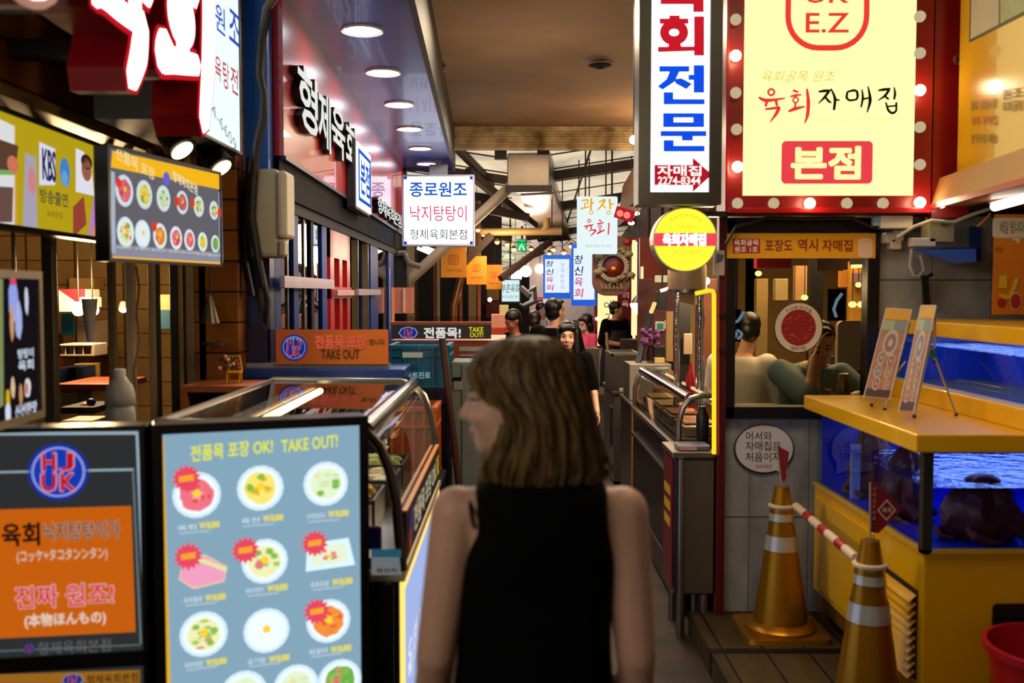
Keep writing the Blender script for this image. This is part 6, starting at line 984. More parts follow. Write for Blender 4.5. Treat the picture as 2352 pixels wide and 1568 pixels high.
for i, py in enumerate((560,598,622,640,660,690,732)): tag(mk('edge_bulb', MB().ball(W(1463 if i != 6 else 1371, py, 14.475), .025, 10), em('#fff0d0', 4), smooth=True), ['topmost small bulb','second small bulb from top','third small bulb from top','fourth small bulb from top','fifth small bulb from top','lowest small bulb','lone small bulb'][i]+(' on the far edge of the glowing cream sign' if i < 6 else ' on the near lower edge of the cream sign'), 'bulb', 'bulbs on the cream sign edge')
# relief board
q = thing('relief_sign', 'rounded plaster relief sign with a red bowl ringed by pale animals', 'relief sign', W(1405,680,11.78)); f = LP(q); PL = dm('#6a483e', .7, 0, .2, 8, .3); BEI = dm('#7d6f52', .6, 0, .15, 10)
x0, z0 = f(1361, 679); x1, z1 = f(1450, 541); mk('board', MB().prism(rrect(x0, x1, z0, z1, .17, 8), 0, .1), PL, q, bev=.012); cx, cz = f(1408, 613)
g = MB(); g.ring(cx, cz, .156, .058, -.05, 0, None, 30); mk('bowl_ring', g, dm('#8f8a80', .5), q, bev=.01); mk('red_food', MB().ball((cx, 0, cz), (.132,.065,.132), 20), dm('#5c0f0b', .45, 0, .35, 40, .6), q, smooth=True); mk('yolk', MB().ball((cx+.0, -.062, cz-.02), (.03,.018,.026), 12), dm('#e0900c', .3), q, smooth=True)
for i, (px, py, sx) in enumerate(((1378,590,1),(1442,584,-1),(1374,625,1),(1447,632,-1),(1410,644,1))):
    x, z = f(px, py); g = MB(); g.ball((x, -.03, z), (.062,.04,.042), 12).ball((x+.055*sx, -.045, z+.03), (.034,.03,.028), 10).tube([(x-.03, -.03, z), (x-.04, -.03, z-.05)], .011, 7).tube([(x+.03, -.03, z), (x+.035, -.04, z-.05)], .011, 7).ball((x+.085*sx, -.05, z+.02), (.017,.015,.014), 8); mk('animal_figure', g, BEI, q, smooth=True)
for i, (px, py, c, r) in enumerate(((1428,572,'#7a8a3a',.035),(1440,556,'#8a1410',.045),(1418,574,'#b88a20',.025))): x, z = f(px, py); mk('garnish', MB().ball((x, -.01, z), (r, .03, r*.8), 12), dm(c, .5, 0, .3, 30), q, smooth=True)
g = MB(); [g.tube([(*f(1380+9*k, 652+4*math.sin(k*2)),)[:1]+(-.005,)+(f(1380+9*k, 652+4*math.sin(k*2))[1],), (f(1384+9*k, 664)[0], -.02, f(1384+9*k, 664)[1])], .014, 7) for k in range(6)]; mk('carved_waves', g, BEI, q, smooth=True)
hang(q, 1405, 545, 11.83, .012)
# small lit sign far left, exit sign, globes, bulbs
t, w_, h_ = facing('small_lit_sign', 'small pale lit sign with thin black brush writing deep in the alley', 'sign', (1148,640,1196,695), 15.0, .1, em('#d8f2f4', 1.0), dm('#2a3a3c', .4), .02); hang(t, 1172, 641, 15.05, .012); txp('부촌육회', t, (1152,652), (1192,672), em('#1a2a2a', .5), wt=.0, shear=.1); txp('Tel 02-2267-1831', t, (1152,678), (1192,684), em('#6a8a8a', .8))
t, w_, h_ = facing('exit_sign', 'green lit exit sign hung from the deep roof', 'exit sign', (1187,549,1210,577), 17.0, .08, em('#18c060', 1.2), dm('#1a4a2a', .4), .01); g = MB(); f = LP(t); g.flat(ell(*f(1199,556), .012, .014, 10), -.004, em('#e8fff0', 1.2)); g.stroke([f(1192,574), f(1198,562), f(1204,574)], .02, -.004, -.008, em('#d8fff0', 1.2), 3); mk('running_mark', g, None, t); hang(t, 1199, 549, 17.04, .02)
for px, py, rp, d, lab in ((1208,623,13,16,'round white globe lamp, higher of the bright pair'),(1184,634,15,15.6,'round white globe lamp, lower of the bright pair'),(1240,617,11,17,'warm globe lamp beside the twin blue signs')):
    q = thing('globe_lamp', lab, 'lamp', W(px, py, d), 0, 'globe lamps deep in the alley'); mk('globe', MB().ball((0,0,0), rp/F*d, 16), em('#fff8f0' if px < 1220 else '#ffd8a0', 4, True), q, smooth=True); mk('cord', MB().tube([(0,0,.08),(0,0,roofz(q.location.x, d)-q.location.z if px < 1230 else .62)], .006, 6), CB, q)
SB = [(1098,528,13),(1110,538,13),(1142,556,13.2),(1165,561,13.4),(1180,572,13.8),(1220,572,14),(1222,581,14.6),(1271,573,13.2),(1262,582,14.2),(1295,580,13),(1312,565,12.8),(1323,574,12.9)]
for i, (px, py, d) in enumerate(SB):
    q = thing('string_bulb', ['first','second','third','fourth','fifth','sixth','seventh','eighth','ninth','tenth','eleventh','twelfth'][i]+' warm shaded string bulb counted from the grey slanting pipe', 'string light', W(px, py, d), 0, 'warm string bulbs under the roof')
    mk('bulb', MB().ball((0,0,0), .03, 10), em('#ffb050', 9, True), q, smooth=True); mk('shade', MB().lathe([(.055,.008),(.03,.03),(.012,.05)], n=14), dm('#8a5a24', .4, .4), q, smooth=True)
tag(mk('string_wire', MB().tube([W(px, py-16, d) for px, py, d in SB[:7]], .006, 6), CB), 'dark wire carrying the string bulbs near the grey pipe', 'wire'); tag(mk('string_wire', MB().tube([W(px, py-16, d) for px, py, d in SB[7:]], .006, 6), CB), 'dark wire carrying the string bulbs above the twin signs', 'wire')
for i, (px, py, r, c) in enumerate(((1175,572,12,'#e8f4b0'),(1168,594,14,'#f0ffd0'))): q = thing('cone_lamp', ('upper','lower')[i]+' pale green conical lamp shade deep in the alley', 'lamp', W(px, py, 18)); mk('shade', MB().lathe([(r/F*18,0),(r*.4/F*18,.09)], n=16), em(c, .9), q, smooth=True); mk('cord', MB().tube([(0,0,.09),(0,0,roofz(q.location.x,18)-q.location.z)], .006, 6), CB, q)
tag(mk('roof_beam', MB().bar(W(1150,640,13), W(1262,556,13.5), .09, .07), WOODD), 'dark slanting roof strut crossing behind the string bulbs', 'beam'); tag(mk('roof_beam', MB().bar(W(1060,610,13), W(1130,540,13), .12, .09), WOODD), 'dark timber brace beside the orange flags', 'beam')
tag(mk('awning_arm', MB().bar(W(1150,620,16), W(1250,580,16.5), .04, .04), DSTEEL), 'thin grey awning arm under the roof strut', 'arm')
q = thing('security_camera', 'pale security camera beside the small lit sign', 'camera', W(1212,670,14.5)); mk('body', MB().bar(W(1196,660,14.5), W(1218,680,14.4), .07, .07), dm('#8a8c8c', .5), q, w=1, bev=.01); mk('arm', MB().tube([W(1210,672,14.5), W(1228,660,14.7), W(1230,690,14.7)], .03, 8), dm('#6a6e6c', .5), q, w=1)
tag(mk('flexible_hose', MB().tube([W(1192,700,15.5), W(1200,705,15.5), W(1225,692,15.6), W(1240,690,15.7), W(1246,720,15.7), (W(1246,720,15.7).x, 15.7, 0)], .045, 10), dm('#5a605c', .5), smooth=True), 'grey flexible hose below the security camera', 'hose')
# posts and boxes at the mouth of the dark left shops
FL = [('wall_post',931,952,'#a08a6a',.15,13.6,600,770,'beige round steel post in front of the dark far shop'),('wall_post',996,1003,'#8a4a1c',0,13.7,600,770,'thin reddish timber stile behind the first flag'),('wall_post',1004,1010,'#a89474',0,13.65,600,770,'thin pale post behind the first flag'),('wall_post',1055,1062,'#8a4414',0,13.7,620,770,'reddish timber stile beside the bent silver pipe'),('wall_post',1076,1094,'#75603c',0,13.8,640,770,'tan upright panel behind the middle flag'),('wall_post',1097,1104,'#a2501a',0,13.75,640,770,'orange timber stile under the farthest flag'),('wall_post',950,960,'#3a2c22',0,13.9,560,770,'dark brown upright behind the grey pipe')]
for n_, a, b, c, mt, d, y0, y1, lab in FL: tag(mk('shop_post', B(W(a,700,d).x, W(b,700,d).x, d, d+.08, 0, 3.0), dm(c, .4, mt)), lab, 'post', 'posts of the far shop front')
tag(mk('silver_pipe', MB().tube([W(1064,560,13.2), W(1058,640,13.2), W(1042,700,13.2), W(1040,760,13.2), W(1040,800,13.2)], .055, 12), dm('#c89a60', .2, .9), smooth=True), 'bent silver flue pipe behind the orange flags', 'pipe')
slab('door_leaf', 'slim white board at the end of the blue shop front', 'board', (882,614,896,756), 10.6, .03, dm('#a8b4b0', .5)); slab('strip_poster', 'pink and orange strip poster beside the slim white board', 'poster', (896,660,906,750), 10.8, .03, em('#e88a60', .6)); q = slab('plastic_cabinet', 'translucent salmon pink cabinet hung by the grey pipe', 'cabinet', (897,660,946,720), 11.2, .3, dm('#c87a62', .35)); mk('white_rib', B(W(922,0,11.19).x, W(927,0,11.19).x, 11.18, 11.2, zz(718,11.2), zz(663,11.2)), dm('#e0b8a8', .4), q, w=1)
slab('speaker', 'black box under the white bent pipe at the facade end', 'speaker', (893,580,935,660), 11.55, .2, BLK); tag(mk('bent_pipe', MB().tube([W(896,583,11.4), W(928,581,11.4), W(938,604,11.4), W(966,612,11.4)], .035, 10), dm('#9a948c', .5), smooth=True), 'white bent pipe above the salmon cabinet', 'pipe')
q = thing('tube_light', 'pair of warm fluorescent tubes under the square white sign', 'lamp', W(980,575,12.2)); mk('tube', MB().tube([W(960,570,12.2), W(996,585,12.4)], .02, 8), em('#ffd8a0', 5, True), q, w=1); mk('tube', MB().tube([W(972,566,12.25), W(1006,580,12.45)], .02, 8), em('#ffe8c8', 5, True), q, w=1); mk('holder', MB().bar(W(964,563,12.3), W(1004,578,12.5), .08, .03), DSTEEL, q, w=1)
slab('red_awning', 'red awning board below the farthest orange flag', 'awning', (1116,694,1146,730), 14.29, .3, dm('#6a1010', .6)); q = slab('snack_box', 'pink and white printed cartons on the far stall', 'box', (1128,722,1172,752), 11.5, .3, dm('#d8907c', .5, 0, .3, 14)); slab('snack_stall', 'red and orange striped stall front under the cartons', 'stall', (1128,752,1172,1018), 11.45, .4, dm('#b83a1c', .5)); slab('price_tag', 'yellow and blue card above the pink cartons', 'card', (1147,700,1168,724), 11.75, .03, dm('#c8c48a', .5)); slab('notice_board', 'dull yellow board behind the farthest flag', 'board', (1118,650,1146,690), 14.57, .03, dm('#8a6a1c', .6)); slab('lit_poster', 'bright pink red lit poster behind the white shirted worker', 'poster', (1231,682,1247,712), 16.94, .06, em('#e02a4a', .8)); slab('lit_poster', 'small cream lit poster beside the pink one', 'poster', (1248,684,1260,705), 16.94, .06, em('#ffd8b0', .9)); slab('wall_notice', 'pale grey notice on the white far wall', 'notice', (1346,700,1366,725), 16.97, .03, dm('#a8a8b8', .5)); slab('teal_machine', 'teal grey machine behind the masked worker', 'machine', (1316,734,1372,930), 15.5, .4, dm('#6a8a90', .5)); q = slab('yellow_basin', 'yellow plastic basin on a post beside the masked worker', 'basin', (1322,755,1345,768), 14.9, .3, dm('#d8b010', .4)); stand(q, 1333, 767, 15.05, .03); slab('prep_table', 'steel prep table before the masked worker', 'table', (1340,800,1375,1034), 11.0, .5, STEEL)
p = W(1125,688,13.6); q = thing('small_lamp', 'small white bulb above the red awning board', 'lamp', p); mk('globe', MB().ball((0,0,0), .03, 10), em('#fff0d8', 6), q, smooth=True); mk('arm', MB().tube([(0,0,.03),(0,.5,.06),(0,1.02,.06)], .01, 6), CB, q)
q = thing('string_lamp', 'bright bare bulb beside the tall white sign frame', 'lamp', W(1456,321,6.0)); mk('globe', MB().ball((0,0,0), .028, 12), em('#fff0d0', 10, True), q, smooth=True); mk('cord', MB().tube([(0,0,.02),(0,0,1.0)], .006, 6), CB, q)
for i, (px, py) in enumerate(((1450,512),(1462,490))): q = thing('ceiling_spot', ('lower','upper')[i]+' warm downlight over the stalls behind the hanging sign', 'lamp', W(px, py, 12.0)); mk('globe', MB().ball((0,0,0), (.04,.04,.025), 12), em('#ffd8a0', 6), q, smooth=True); mk('cord', MB().tube([(0,0,.02),(0,0,.8)], .006, 6), CB, q)
q = thing('red_light_sign', 'small red lit box sign with two round lamps behind the hanging sign', 'sign', W(1434,492,10.6)); mk('casing', MB().bar(W(1416,486,10.6), W(1453,498,10.5), .06, .12), em('#c8202a', .8), q, w=1); mk('lamp', MB().ball(W(1424,490,10.5), .036, 12).ball(W(1440,494,10.45), .036, 12), em('#ff8070', 1.2), q, w=1, smooth=True)
q = thing('canvas_awning', 'brown canvas awning over the far stalls', 'awning', W(1440,450,11)); mk('cloth', MB().add([W(1430,430,11.5),W(1475,350,10.5),W(1480,470,10.5),W(1418,520,11.8),W(1430,428,11.6),W(1475,348,10.6),W(1480,468,10.6),W(1418,518,11.9)], [(0,1,2,3),(4,7,6,5),(0,4,5,1),(1,5,6,2),(2,6,7,3),(3,7,4,0)]), dm('#6a4a2c', .6, 0, .2, 5), q, w=1)
q = slab('stall_signboard', 'deep red stall signboard behind the round yellow sign', 'board', (1470,545,1560,640), 12.0, .1, dm('#6e1208', .5)); hang(q, 1490, 545, 12.05, .02); hang(q, 1540, 545, 12.05, .02); slab('red_stall_board', 'dark red upright board beside the glowing cream sign', 'board', (1466,545,1476,980), 13.8, .1, dm('#7a1210', .5)); slab('lit_strip', 'vertical warm light strip on the red stall boards', 'light', (1472,612,1478,652), 11.96, .04, em('#ffd8a0', 1.2)); slab('lit_strip', 'second cream vertical light strip near the fan', 'light', (1452,560,1463,770), 12.8, .05, em('#ffe0a0', 1.3, True))
slab('stall_counter', 'dark stall counter at the foot of the cream sign', 'counter', (1430,780,1480,990), 12.5, .35, dm('#2a1a14', .5))
# ================================================================ PEOPLE
SKIN = dm('#c08d72', .5, 0, .05, 30); LIP = dm('#a04a44', .4, 0, .03); BROW = dm('#1a1210', .6); EYEW = dm('#c8c0b8', .3, 0, .02); IRIS = dm('#120c0a', .2); SHOE = dm('#1a1a1c', .5)
def remesh(mb, vox, smooth_it=6, name='t'):
    me = bpy.data.meshes.new(name); me.from_pydata([tuple(v) for v in mb.v], [], mb.f); o = bpy.data.objects.new(name, me); COL.objects.link(o)
    m = o.modifiers.new('r', 'REMESH'); m.mode = 'VOXEL'; m.voxel_size = vox
    s_ = o.modifiers.new('s', 'SMOOTH'); s_.iterations = smooth_it; s_.factor = .5
    dg = bpy.context.evaluated_depsgraph_get(); out = bpy.data.meshes.new_from_object(o.evaluated_get(dg)); bpy.data.objects.remove(o); bpy.data.meshes.remove(me); out.name = name
    out.materials.clear(); out.polygons.foreach_set('use_smooth', [True]*len(out.polygons)); return out
def mesh_obj(name, me, mat, par): 
    me.materials.append(mat); o = bpy.data.objects.new(name, me); COL.objects.link(o); o.parent = par; M[o] = M[par]; return o
def V(*a): return Vector(a)
def headparts(g, c, R, s, female=True):
    def e(p, r): g.ball(c+R@(V(*p)*s), tuple(k*s for k in r), 18, None, R)
    e((0,.012,.035), (.074,.092,.088)); e((0,-.028,-.03), (.060,.062,.080)); e((0,-.062,-.092), (.024,.022,.018)); e((0,-.035,-.082), (.045,.045,.028)); e((0,-.074,.022), (.046,.020,.016)); e((.036,-.060,-.032), (.024,.024,.020)); e((-.036,-.060,-.032), (.024,.024,.020))
    g.cap(c+R@(V(0,-.084,.010)*s), c+R@(V(0,-.108,-.030)*s), .008*s, .0125*s, 10); e((.010,-.094,-.034), (.009,.012,.008)); e((-.010,-.094,-.034), (.009,.012,.008)); e((0,-.086,-.062), (.021,.012,.0065)); e((0,-.084,-.073), (.018,.012,.006))
    e((.074,.008,-.012), (.009,.020,.032)); e((-.074,.008,-.012), (.009,.020,.032)); e((.030,-.074,.001), (.015,.011,.008)); e((-.030,-.074,.001), (.015,.011,.008))
def hand(g, w, d, nrm, s=1.0, curl=.5, side=1):
    d = d.normalized(); nrm = (nrm-d*nrm.dot(d)).normalized(); x = d.cross(nrm).normalized()
    g.loft([(w+d*.0*s, .026*s, .019*s, Matrix((x, nrm, d)).transposed()), (w+d*.03*s, .034*s, .017*s, Matrix((x, nrm, d)).transposed()), (w+d*.075*s, .040*s, .014*s, Matrix((x, nrm, d)).transposed()), (w+d*.095*s, .037*s, .011*s, Matrix((x, nrm, d)).transposed())], None, 14)
    for i, (o_, L) in enumerate(((-.031,.066),(-.0105,.076),(.0105,.072),(.031,.056))):
        p = w+d*.09*s+x*o_*s; dd = (d+x*o_*1.5).normalized(); r = .0082*s
        for k, f_ in enumerate((.45,.32,.25)):
            a = curl*(.35+.6*k); q = p+(dd*math.cos(a)+nrm*math.sin(a))*L*f_*s; g.cap(p, q, r*(1-.08*k), r*(.93-.1*k), 8); p = q
    p = w+d*.025*s+x*(-.028*side)*s; q = p+(d*.6-x*side*.65+nrm*.25).normalized()*.042*s; g.cap(p, q, .011*s, .0095*s, 8); g.cap(q, q+(d*.85-x*side*.25+nrm*.4).normalized()*.034*s, .0092*s, .0078*s, 8)
def person(label, loc, yaw, J, s=1.0, vox=.007, female=True, head_yaw=0, head_tilt=0, wide=1.0, big=1.0, top=None, bottom=None, sleeve=.6, skin=SKIN, hair='short', haircol='#0c0908', legs=True, hands=True, lean=0.0, apron=None, shoes=SHOE, hair_fn=None, top_fn=None, headroll=0):
    """J: joints in metres before scaling, facing -y; returns the root"""
    r = thing('person', label, 'person', loc, yaw); D = dict(pel=(0,0,.92), neck=(0,.015,1.42), head=(0,-.015,1.565), shl=(.165,.01,1.375), shr=(-.165,.01,1.375), ell=(.205,.02,1.09), elr=(-.205,.02,1.09), wrl=(.215,-.03,.86), wrr=(-.215,-.03,.86), hil=(.088,0,.88), hir=(-.088,0,.88), knl=(.092,-.01,.48), knr=(-.092,-.01,.48), anl=(.092,.02,.085), anr=(-.092,.02,.085), hdl=None, hdr=None); D.update(J or {})
    P = {k: (V(*v)*s if v is not None else None) for k, v in D.items()}; g = MB(); W_ = wide
    pel, neck = P['pel'], P['neck']; ax = (neck-pel); Rt = V(0,0,1).rotation_difference(ax.normalized()).to_matrix(); L = ax.length
    def sec(t_, rx, ry, yo=0.0): return (pel+ax*t_+Rt@V(0, yo*s, 0), rx*s*W_, ry*s, Rt)
    torso = [(-.16,.13,.095,.01),(-.04,.162,.112,.012),(.10,.155,.105,.008),(.28,.132,.09,0),(.45,.132,.092,-.004),(.62,.150,.102,-.006),(.78,.158,.100,0),(.90,.135,.082,.006),(.97,.085,.062,.01),(1.02,.058,.055,.012)]
    g.loft([sec(*q) for q in torso], None, 24)
    if female: [g.ball(pel+ax*.66+Rt@V(q*.07*s, -.085*s, 0), (.06*s,.05*s,.06*s), 12) for q in (1,-1)]
    g.cap(neck-ax.normalized()*.03*s, P['head']-V(0,-.01,.07)*s, .054*s, .050*s)
    Rh = Matrix.Rotation(head_yaw, 3, 'Z')@Matrix.Rotation(headroll, 3, 'Y')@Matrix.Rotation(head_tilt, 3, 'X'); hs = .93*s*big; headparts(g, P['head'], Rh, hs, female)
    k_ = 1.0 if female else 1.15
    for q in 'lr':
        sh, el, wr = P['sh'+q], P['el'+q], P['wr'+q]; g.cap(neck-ax.normalized()*.05*s, sh+V(0,0,-.005*s), .046*s, .052*s*k_); g.cap(sh, el, .052*s*k_, .040*s*k_); g.cap(el, wr, .039*s*k_, .026*s*k_); mid = el.lerp(wr, .3); g.ball(mid, (.040*s*k_,)*3, 10)
        if hands: hd = P['hd'+q] or (wr-el); hand(g, wr, hd.normalized() if P['hd'+q] is None else V(*D['hd'+q]), V(-1 if q == 'l' else 1, -.25, 0), s, .55, 1 if q == 'l' else -1)
    if legs:
        for q in 'lr': g.cap(P['hi'+q], P['kn'+q], .082*s, .056*s); g.cap(P['kn'+q], P['an'+q], .055*s, .036*s); g.ball(P['kn'+q].lerp(P['an'+q], .28)+V(0,.015,0)*s, (.052*s,.055*s,.09*s), 12)
    me = remesh(g, vox*1.0); body = mesh_obj('body', me, skin, r)
    for m in (LIP, BROW, EYEW, IRIS): me.materials.append(m)
    n = len(me.polygons); ctr = np.zeros(n*3); me.polygons.foreach_get('center', ctr); ctr = ctr.reshape(-1, 3)-np.array(P['head']); loc_ = ctr@np.array(Rh)/hs; mi = np.zeros(n, int); x, y, z = np.abs(loc_[:,0]), loc_[:,1], loc_[:,2]
    fr = y < -.055
    mi[fr & ((x/.022)**2+((z+.068)/.0095)**2 < 1)] = 1; mi[fr & (x > .014) & (x < .047) & (np.abs(z-.024-.004*np.sin((x-.014)*90)) < .0045)] = 2
    mi[fr & (((x-.030)/.0145)**2+((z-.001)/.0062)**2 < 1)] = 3; mi[fr & (((x-.030)/.0068)**2+((z-.001)/.0068)**2 < 1)] = 4; mi[fr & (((x-.030)/.017)**2+((z-.0065)/.003)**2 < 1)] = 4
    me.polygons.foreach_set('material_index', mi)
    if top_fn: top_fn(r, P, s, sec)
    elif top:
        c = MB(); I = .014*s
        c.loft([(a[0], a[1]+I, a[2]+I, a[3]) for a in [sec(*q) for q in ([(-.22,.165,.12,.01)]+torso[1:8]+[(.94,.105,.078,.008),(1.0,.068,.064,.011)])]], None, 24)
        if female: [c.ball(pel+ax*.66+Rt@V(q*.07*s, -.085*s, 0), (.072*s,.062*s,.072*s), 12) for q in (1,-1)]
        for q in 'lr': sh, el, wr = P['sh'+q], P['el'+q], P['wr'+q]; c.cap(neck-ax.normalized()*.09*s, sh, .055*s, .062*s*k_); e = sh.lerp(el, min(1, sleeve)); c.cap(sh, e, .066*s*k_, .062*s*k_); (c.cap(el, el.lerp(wr, sleeve-1), .056*s, .048*s) if sleeve > 1 else None)
        mesh_obj('shirt', remesh(c, vox*1.3, 8), top, r)
    if bottom and legs:
        c = MB(); c.loft([(a[0], a[1]+.012*s, a[2]+.012*s, a[3]) for a in [sec(*q) for q in torso[:3]]], None, 24)
        for q in 'lr': c.cap(P['hi'+q], P['kn'+q], .095*s, .075*s); c.cap(P['kn'+q], P['an'+q]+V(0,0,.02)*s, .075*s, .062*s)
        mesh_obj('trousers', remesh(c, vox*1.4, 8), bottom, r)
        for q in 'lr': a = P['an'+q]; g = MB(); g.ball(a+V(0,-.05,-.035)*s, (.044*s,.115*s,.04*s), 14); g.ball(a+V(0,.03,-.02)*s, (.042*s,.055*s,.055*s), 12); g.v = [V(v.x, v.y, max(v.z, a.z-.075*s)) for v in g.v]; mk('shoe', g, shoes, r, smooth=True)
    hd = P['head']; H = lambda p: hd+Rh@(V(*p)*hs); hm = dm(haircol, .38, 0, .25, 60, .3, stretch=(1,1,.15))
    if hair_fn: hair_fn(r, H, Rh, hs, P)
    else:
        c = MB(); E_ = lambda p, q: c.ball(H(p), tuple(k*hs for k in q), 20, None, Rh)
        if hair == 'short': E_((0,.032,.048), (.083,.090,.088)); E_((0,.042,.0), (.076,.068,.092)); E_((0,-.045,.095), (.055,.04,.028))
        elif hair == 'cap': E_((0,.022,.050), (.083,.098,.086)); E_((0,.06,-.02), (.066,.045,.055))
        elif hair == 'bob': E_((0,.026,.052), (.089,.098,.092)); E_((0,-.050,.080), (.064,.040,.030)); [c.cap(H((q*.074,-.018,.05)), H((q*.083,-.012,-.10)), .026*hs, .020*hs) for q in (1,-1)]; E_((0,.052,-.045), (.082,.055,.095))
        elif hair == 'long': E_((0,.026,.055), (.091,.100,.092)); E_((.018,-.055,.082), (.056,.036,.030)); E_((-.03,-.052,.074), (.045,.034,.034)); [c.cap(H((q*.074,-.022,.05)), H((q*.086,-.020,-.13)), .027*hs, .030*hs) for q in (1,-1)]; [c.cap(H((q*.086,-.020,-.13)), H((q*.080,-.030,-.18)), .030*hs, .014*hs) for q in (1,-1)]; E_((0,.055,-.06), (.090,.056,.125))
        mesh_obj('headwear' if hair == 'cap' else 'hair', remesh(c, .006, 16), hm, r)
    return r, P, Rh, hs
BT = dm('#060607', .85, 0, .2, 8, spec=.08); BJ = dm('#070708', .8, 0, .2, 5, spec=.1)
# approaching woman
J = dict(ell=(.235,.05,1.10), wrl=(.275,-.075,.90), elr=(-.19,.06,1.10), wrr=(-.17,-.02,.88), knl=(.09,.03,.48), anl=(.09,.16,.11), knr=(-.09,-.10,.49), anr=(-.09,-.12,.09))
r, P, Rh, hs = person('woman in a black t-shirt with long black hair walking toward the camera', ((1303-1176)/F*8, 8.0, 0), math.radians(-6), J, .885, .0052, True, math.radians(4), 0, 1.05, 1.13, BT, BJ, .95, dm('#c99a80', .5, 0, .04, 30), 'long', headroll=math.radians(3))
g = MB(); [g.box(.035+.013*k, .044+.013*k, 0, .004, 0, .012) for k in range(4)]; g.xf(Matrix.Translation((0, -.152, 1.13))); mk('red_print', g, dm('#b01c20', .5), r)
# man seen from behind
person('man with short black hair and black shirt walking away behind the approaching woman', ((1276-1176)/F*9.2, 9.2, 0), math.radians(170), dict(ell=(.235,.03,1.1), elr=(-.235,.03,1.1)), 1.0, .008, False, math.radians(-38), 0, 1.2, 1.05, BT, BJ, .9, SKIN, 'short')
# white shirted worker
person('worker in a white t-shirt standing deep in the alley facing sideways', ((1243-1176)/F*14.2, 14.2, 0), math.radians(75), dict(wrl=(.12,-.22,1.05), wrr=(-.12,-.22,1.05), elr=(-.2,.0,1.1), ell=(.2,0,1.1)), .95, .012, False, math.radians(-5), math.radians(12), 1.1, 1.0, dm('#c8c4bc', .7, 0, .05), BJ, .8, SKIN, 'short')
# masked worker in pink
r, P, Rh, hs = person('worker with dark bob, pale mask and pink top under a black apron', ((1347-1176)/F*12.2, 12.2, 0), math.radians(-62), dict(wrl=(.1,-.28,.98), wrr=(-.1,-.28,.98), ell=(.21,-.03,1.1), elr=(-.21,-.03,1.1)), .87, .011, True, 0, math.radians(14), 1.05, 1.1, dm('#c83a5c', .7, 0, .08), BJ, .7, SKIN, 'bob')
g = MB(); g.ball(P['head']+Rh@(V(0,-.05,-.055)*hs), tuple(k*hs for k in (.056,.056,.045)), 16, None, Rh); mk('face_mask', g, dm('#a8a8d0', .6), r, smooth=True)
g = MB(); g.loft([(V(0,-.0,z)*.87, rx*.87, ry*.87, None) for z, rx, ry in ((.55,.205,.15),(.9,.195,.15),(1.1,.155,.125),(1.25,.13,.128))], None, 24); mk('apron', g, BJ, r, smooth=True)
# apron wearer with cap
r, P, Rh, hs = person('man in a dark cap and black apron looking aside by the glowing cream sign', ((1414-1176)/F*13.4, 13.4, 0), math.radians(35), dict(ell=(.24,.0,1.12), wrl=(.12,-.27,1.07), elr=(-.24,.0,1.12), wrr=(-.03,-.27,1.08), hdl=(-.7,-.7,.05), hdr=(.8,-.6,0)), .965, .010, False, math.radians(55), 0, 1.25, 1.0, BT, BJ, .95, dm('#b07a55', .5, 0, .05), 'cap', '#1a1410', shoes=dm('#a8a098', .5))
g = MB(); g.loft([(V(0,-.006,z)*.965, rx*.965, ry*.965, None) for z, rx, ry in ((.5,.245,.16),(.85,.24,.155),(1.1,.195,.135),(1.28,.165,.125))], None, 24); mk('apron', g, dm('#14130f', .7), r, smooth=True)
# diners half hidden behind the walking woman's head
SIT = dict(pel=(0,0,.50), neck=(0,-.03,1.0), head=(0,-.06,1.145), shl=(.165,-.02,.955), shr=(-.165,-.02,.955), ell=(.22,-.10,.70), elr=(-.22,-.10,.70), wrl=(.12,-.32,.74), wrr=(-.12,-.32,.74), hil=(.09,-.02,.48), hir=(-.09,-.02,.48), knl=(.1,-.42,.47), knr=(-.1,-.42,.47), anl=(.1,-.42,.085), anr=(-.1,-.42,.085))
HS = {k: ((v[0], v[1], v[2]+.17) if k[:2] not in ('kn','an') else v) for k, v in SIT.items()}
person('seated diner in a black cap bent over at the far stall', ((1190-1176)/F*11.2, 11.2, 0), math.radians(-60), HS, 1.08, .012, False, 0, math.radians(25), 1.1, 1.0, BT, BJ, .9, dm('#9a5a40', .5), 'cap', '#0a0808')
person('second seated diner with black hair and grey shirt beside the capped one', ((1226-1176)/F*11.8, 11.8, 0), math.radians(165), HS, 1.06, .012, True, 0, math.radians(20), 1.0, 1.0, dm('#8a8480', .7), BJ, .7, SKIN, 'short')
for x, d, lab in ((.07, 11.2, 'low stool under the capped diner'), (.26, 11.8, 'low stool under the grey shirted diner')):
    q = thing('stool', lab, 'stool', (x, d, 0)); mk('seat', MB().lathe([(.15,.52),(.155,.535),(.15,.55)], n=20), dm('#5a2018', .5), q, smooth=True); mk('pedestal', MB().lathe([(.14,0),(.03,.03),(.03,.52)], n=16), STEEL, q, smooth=True)
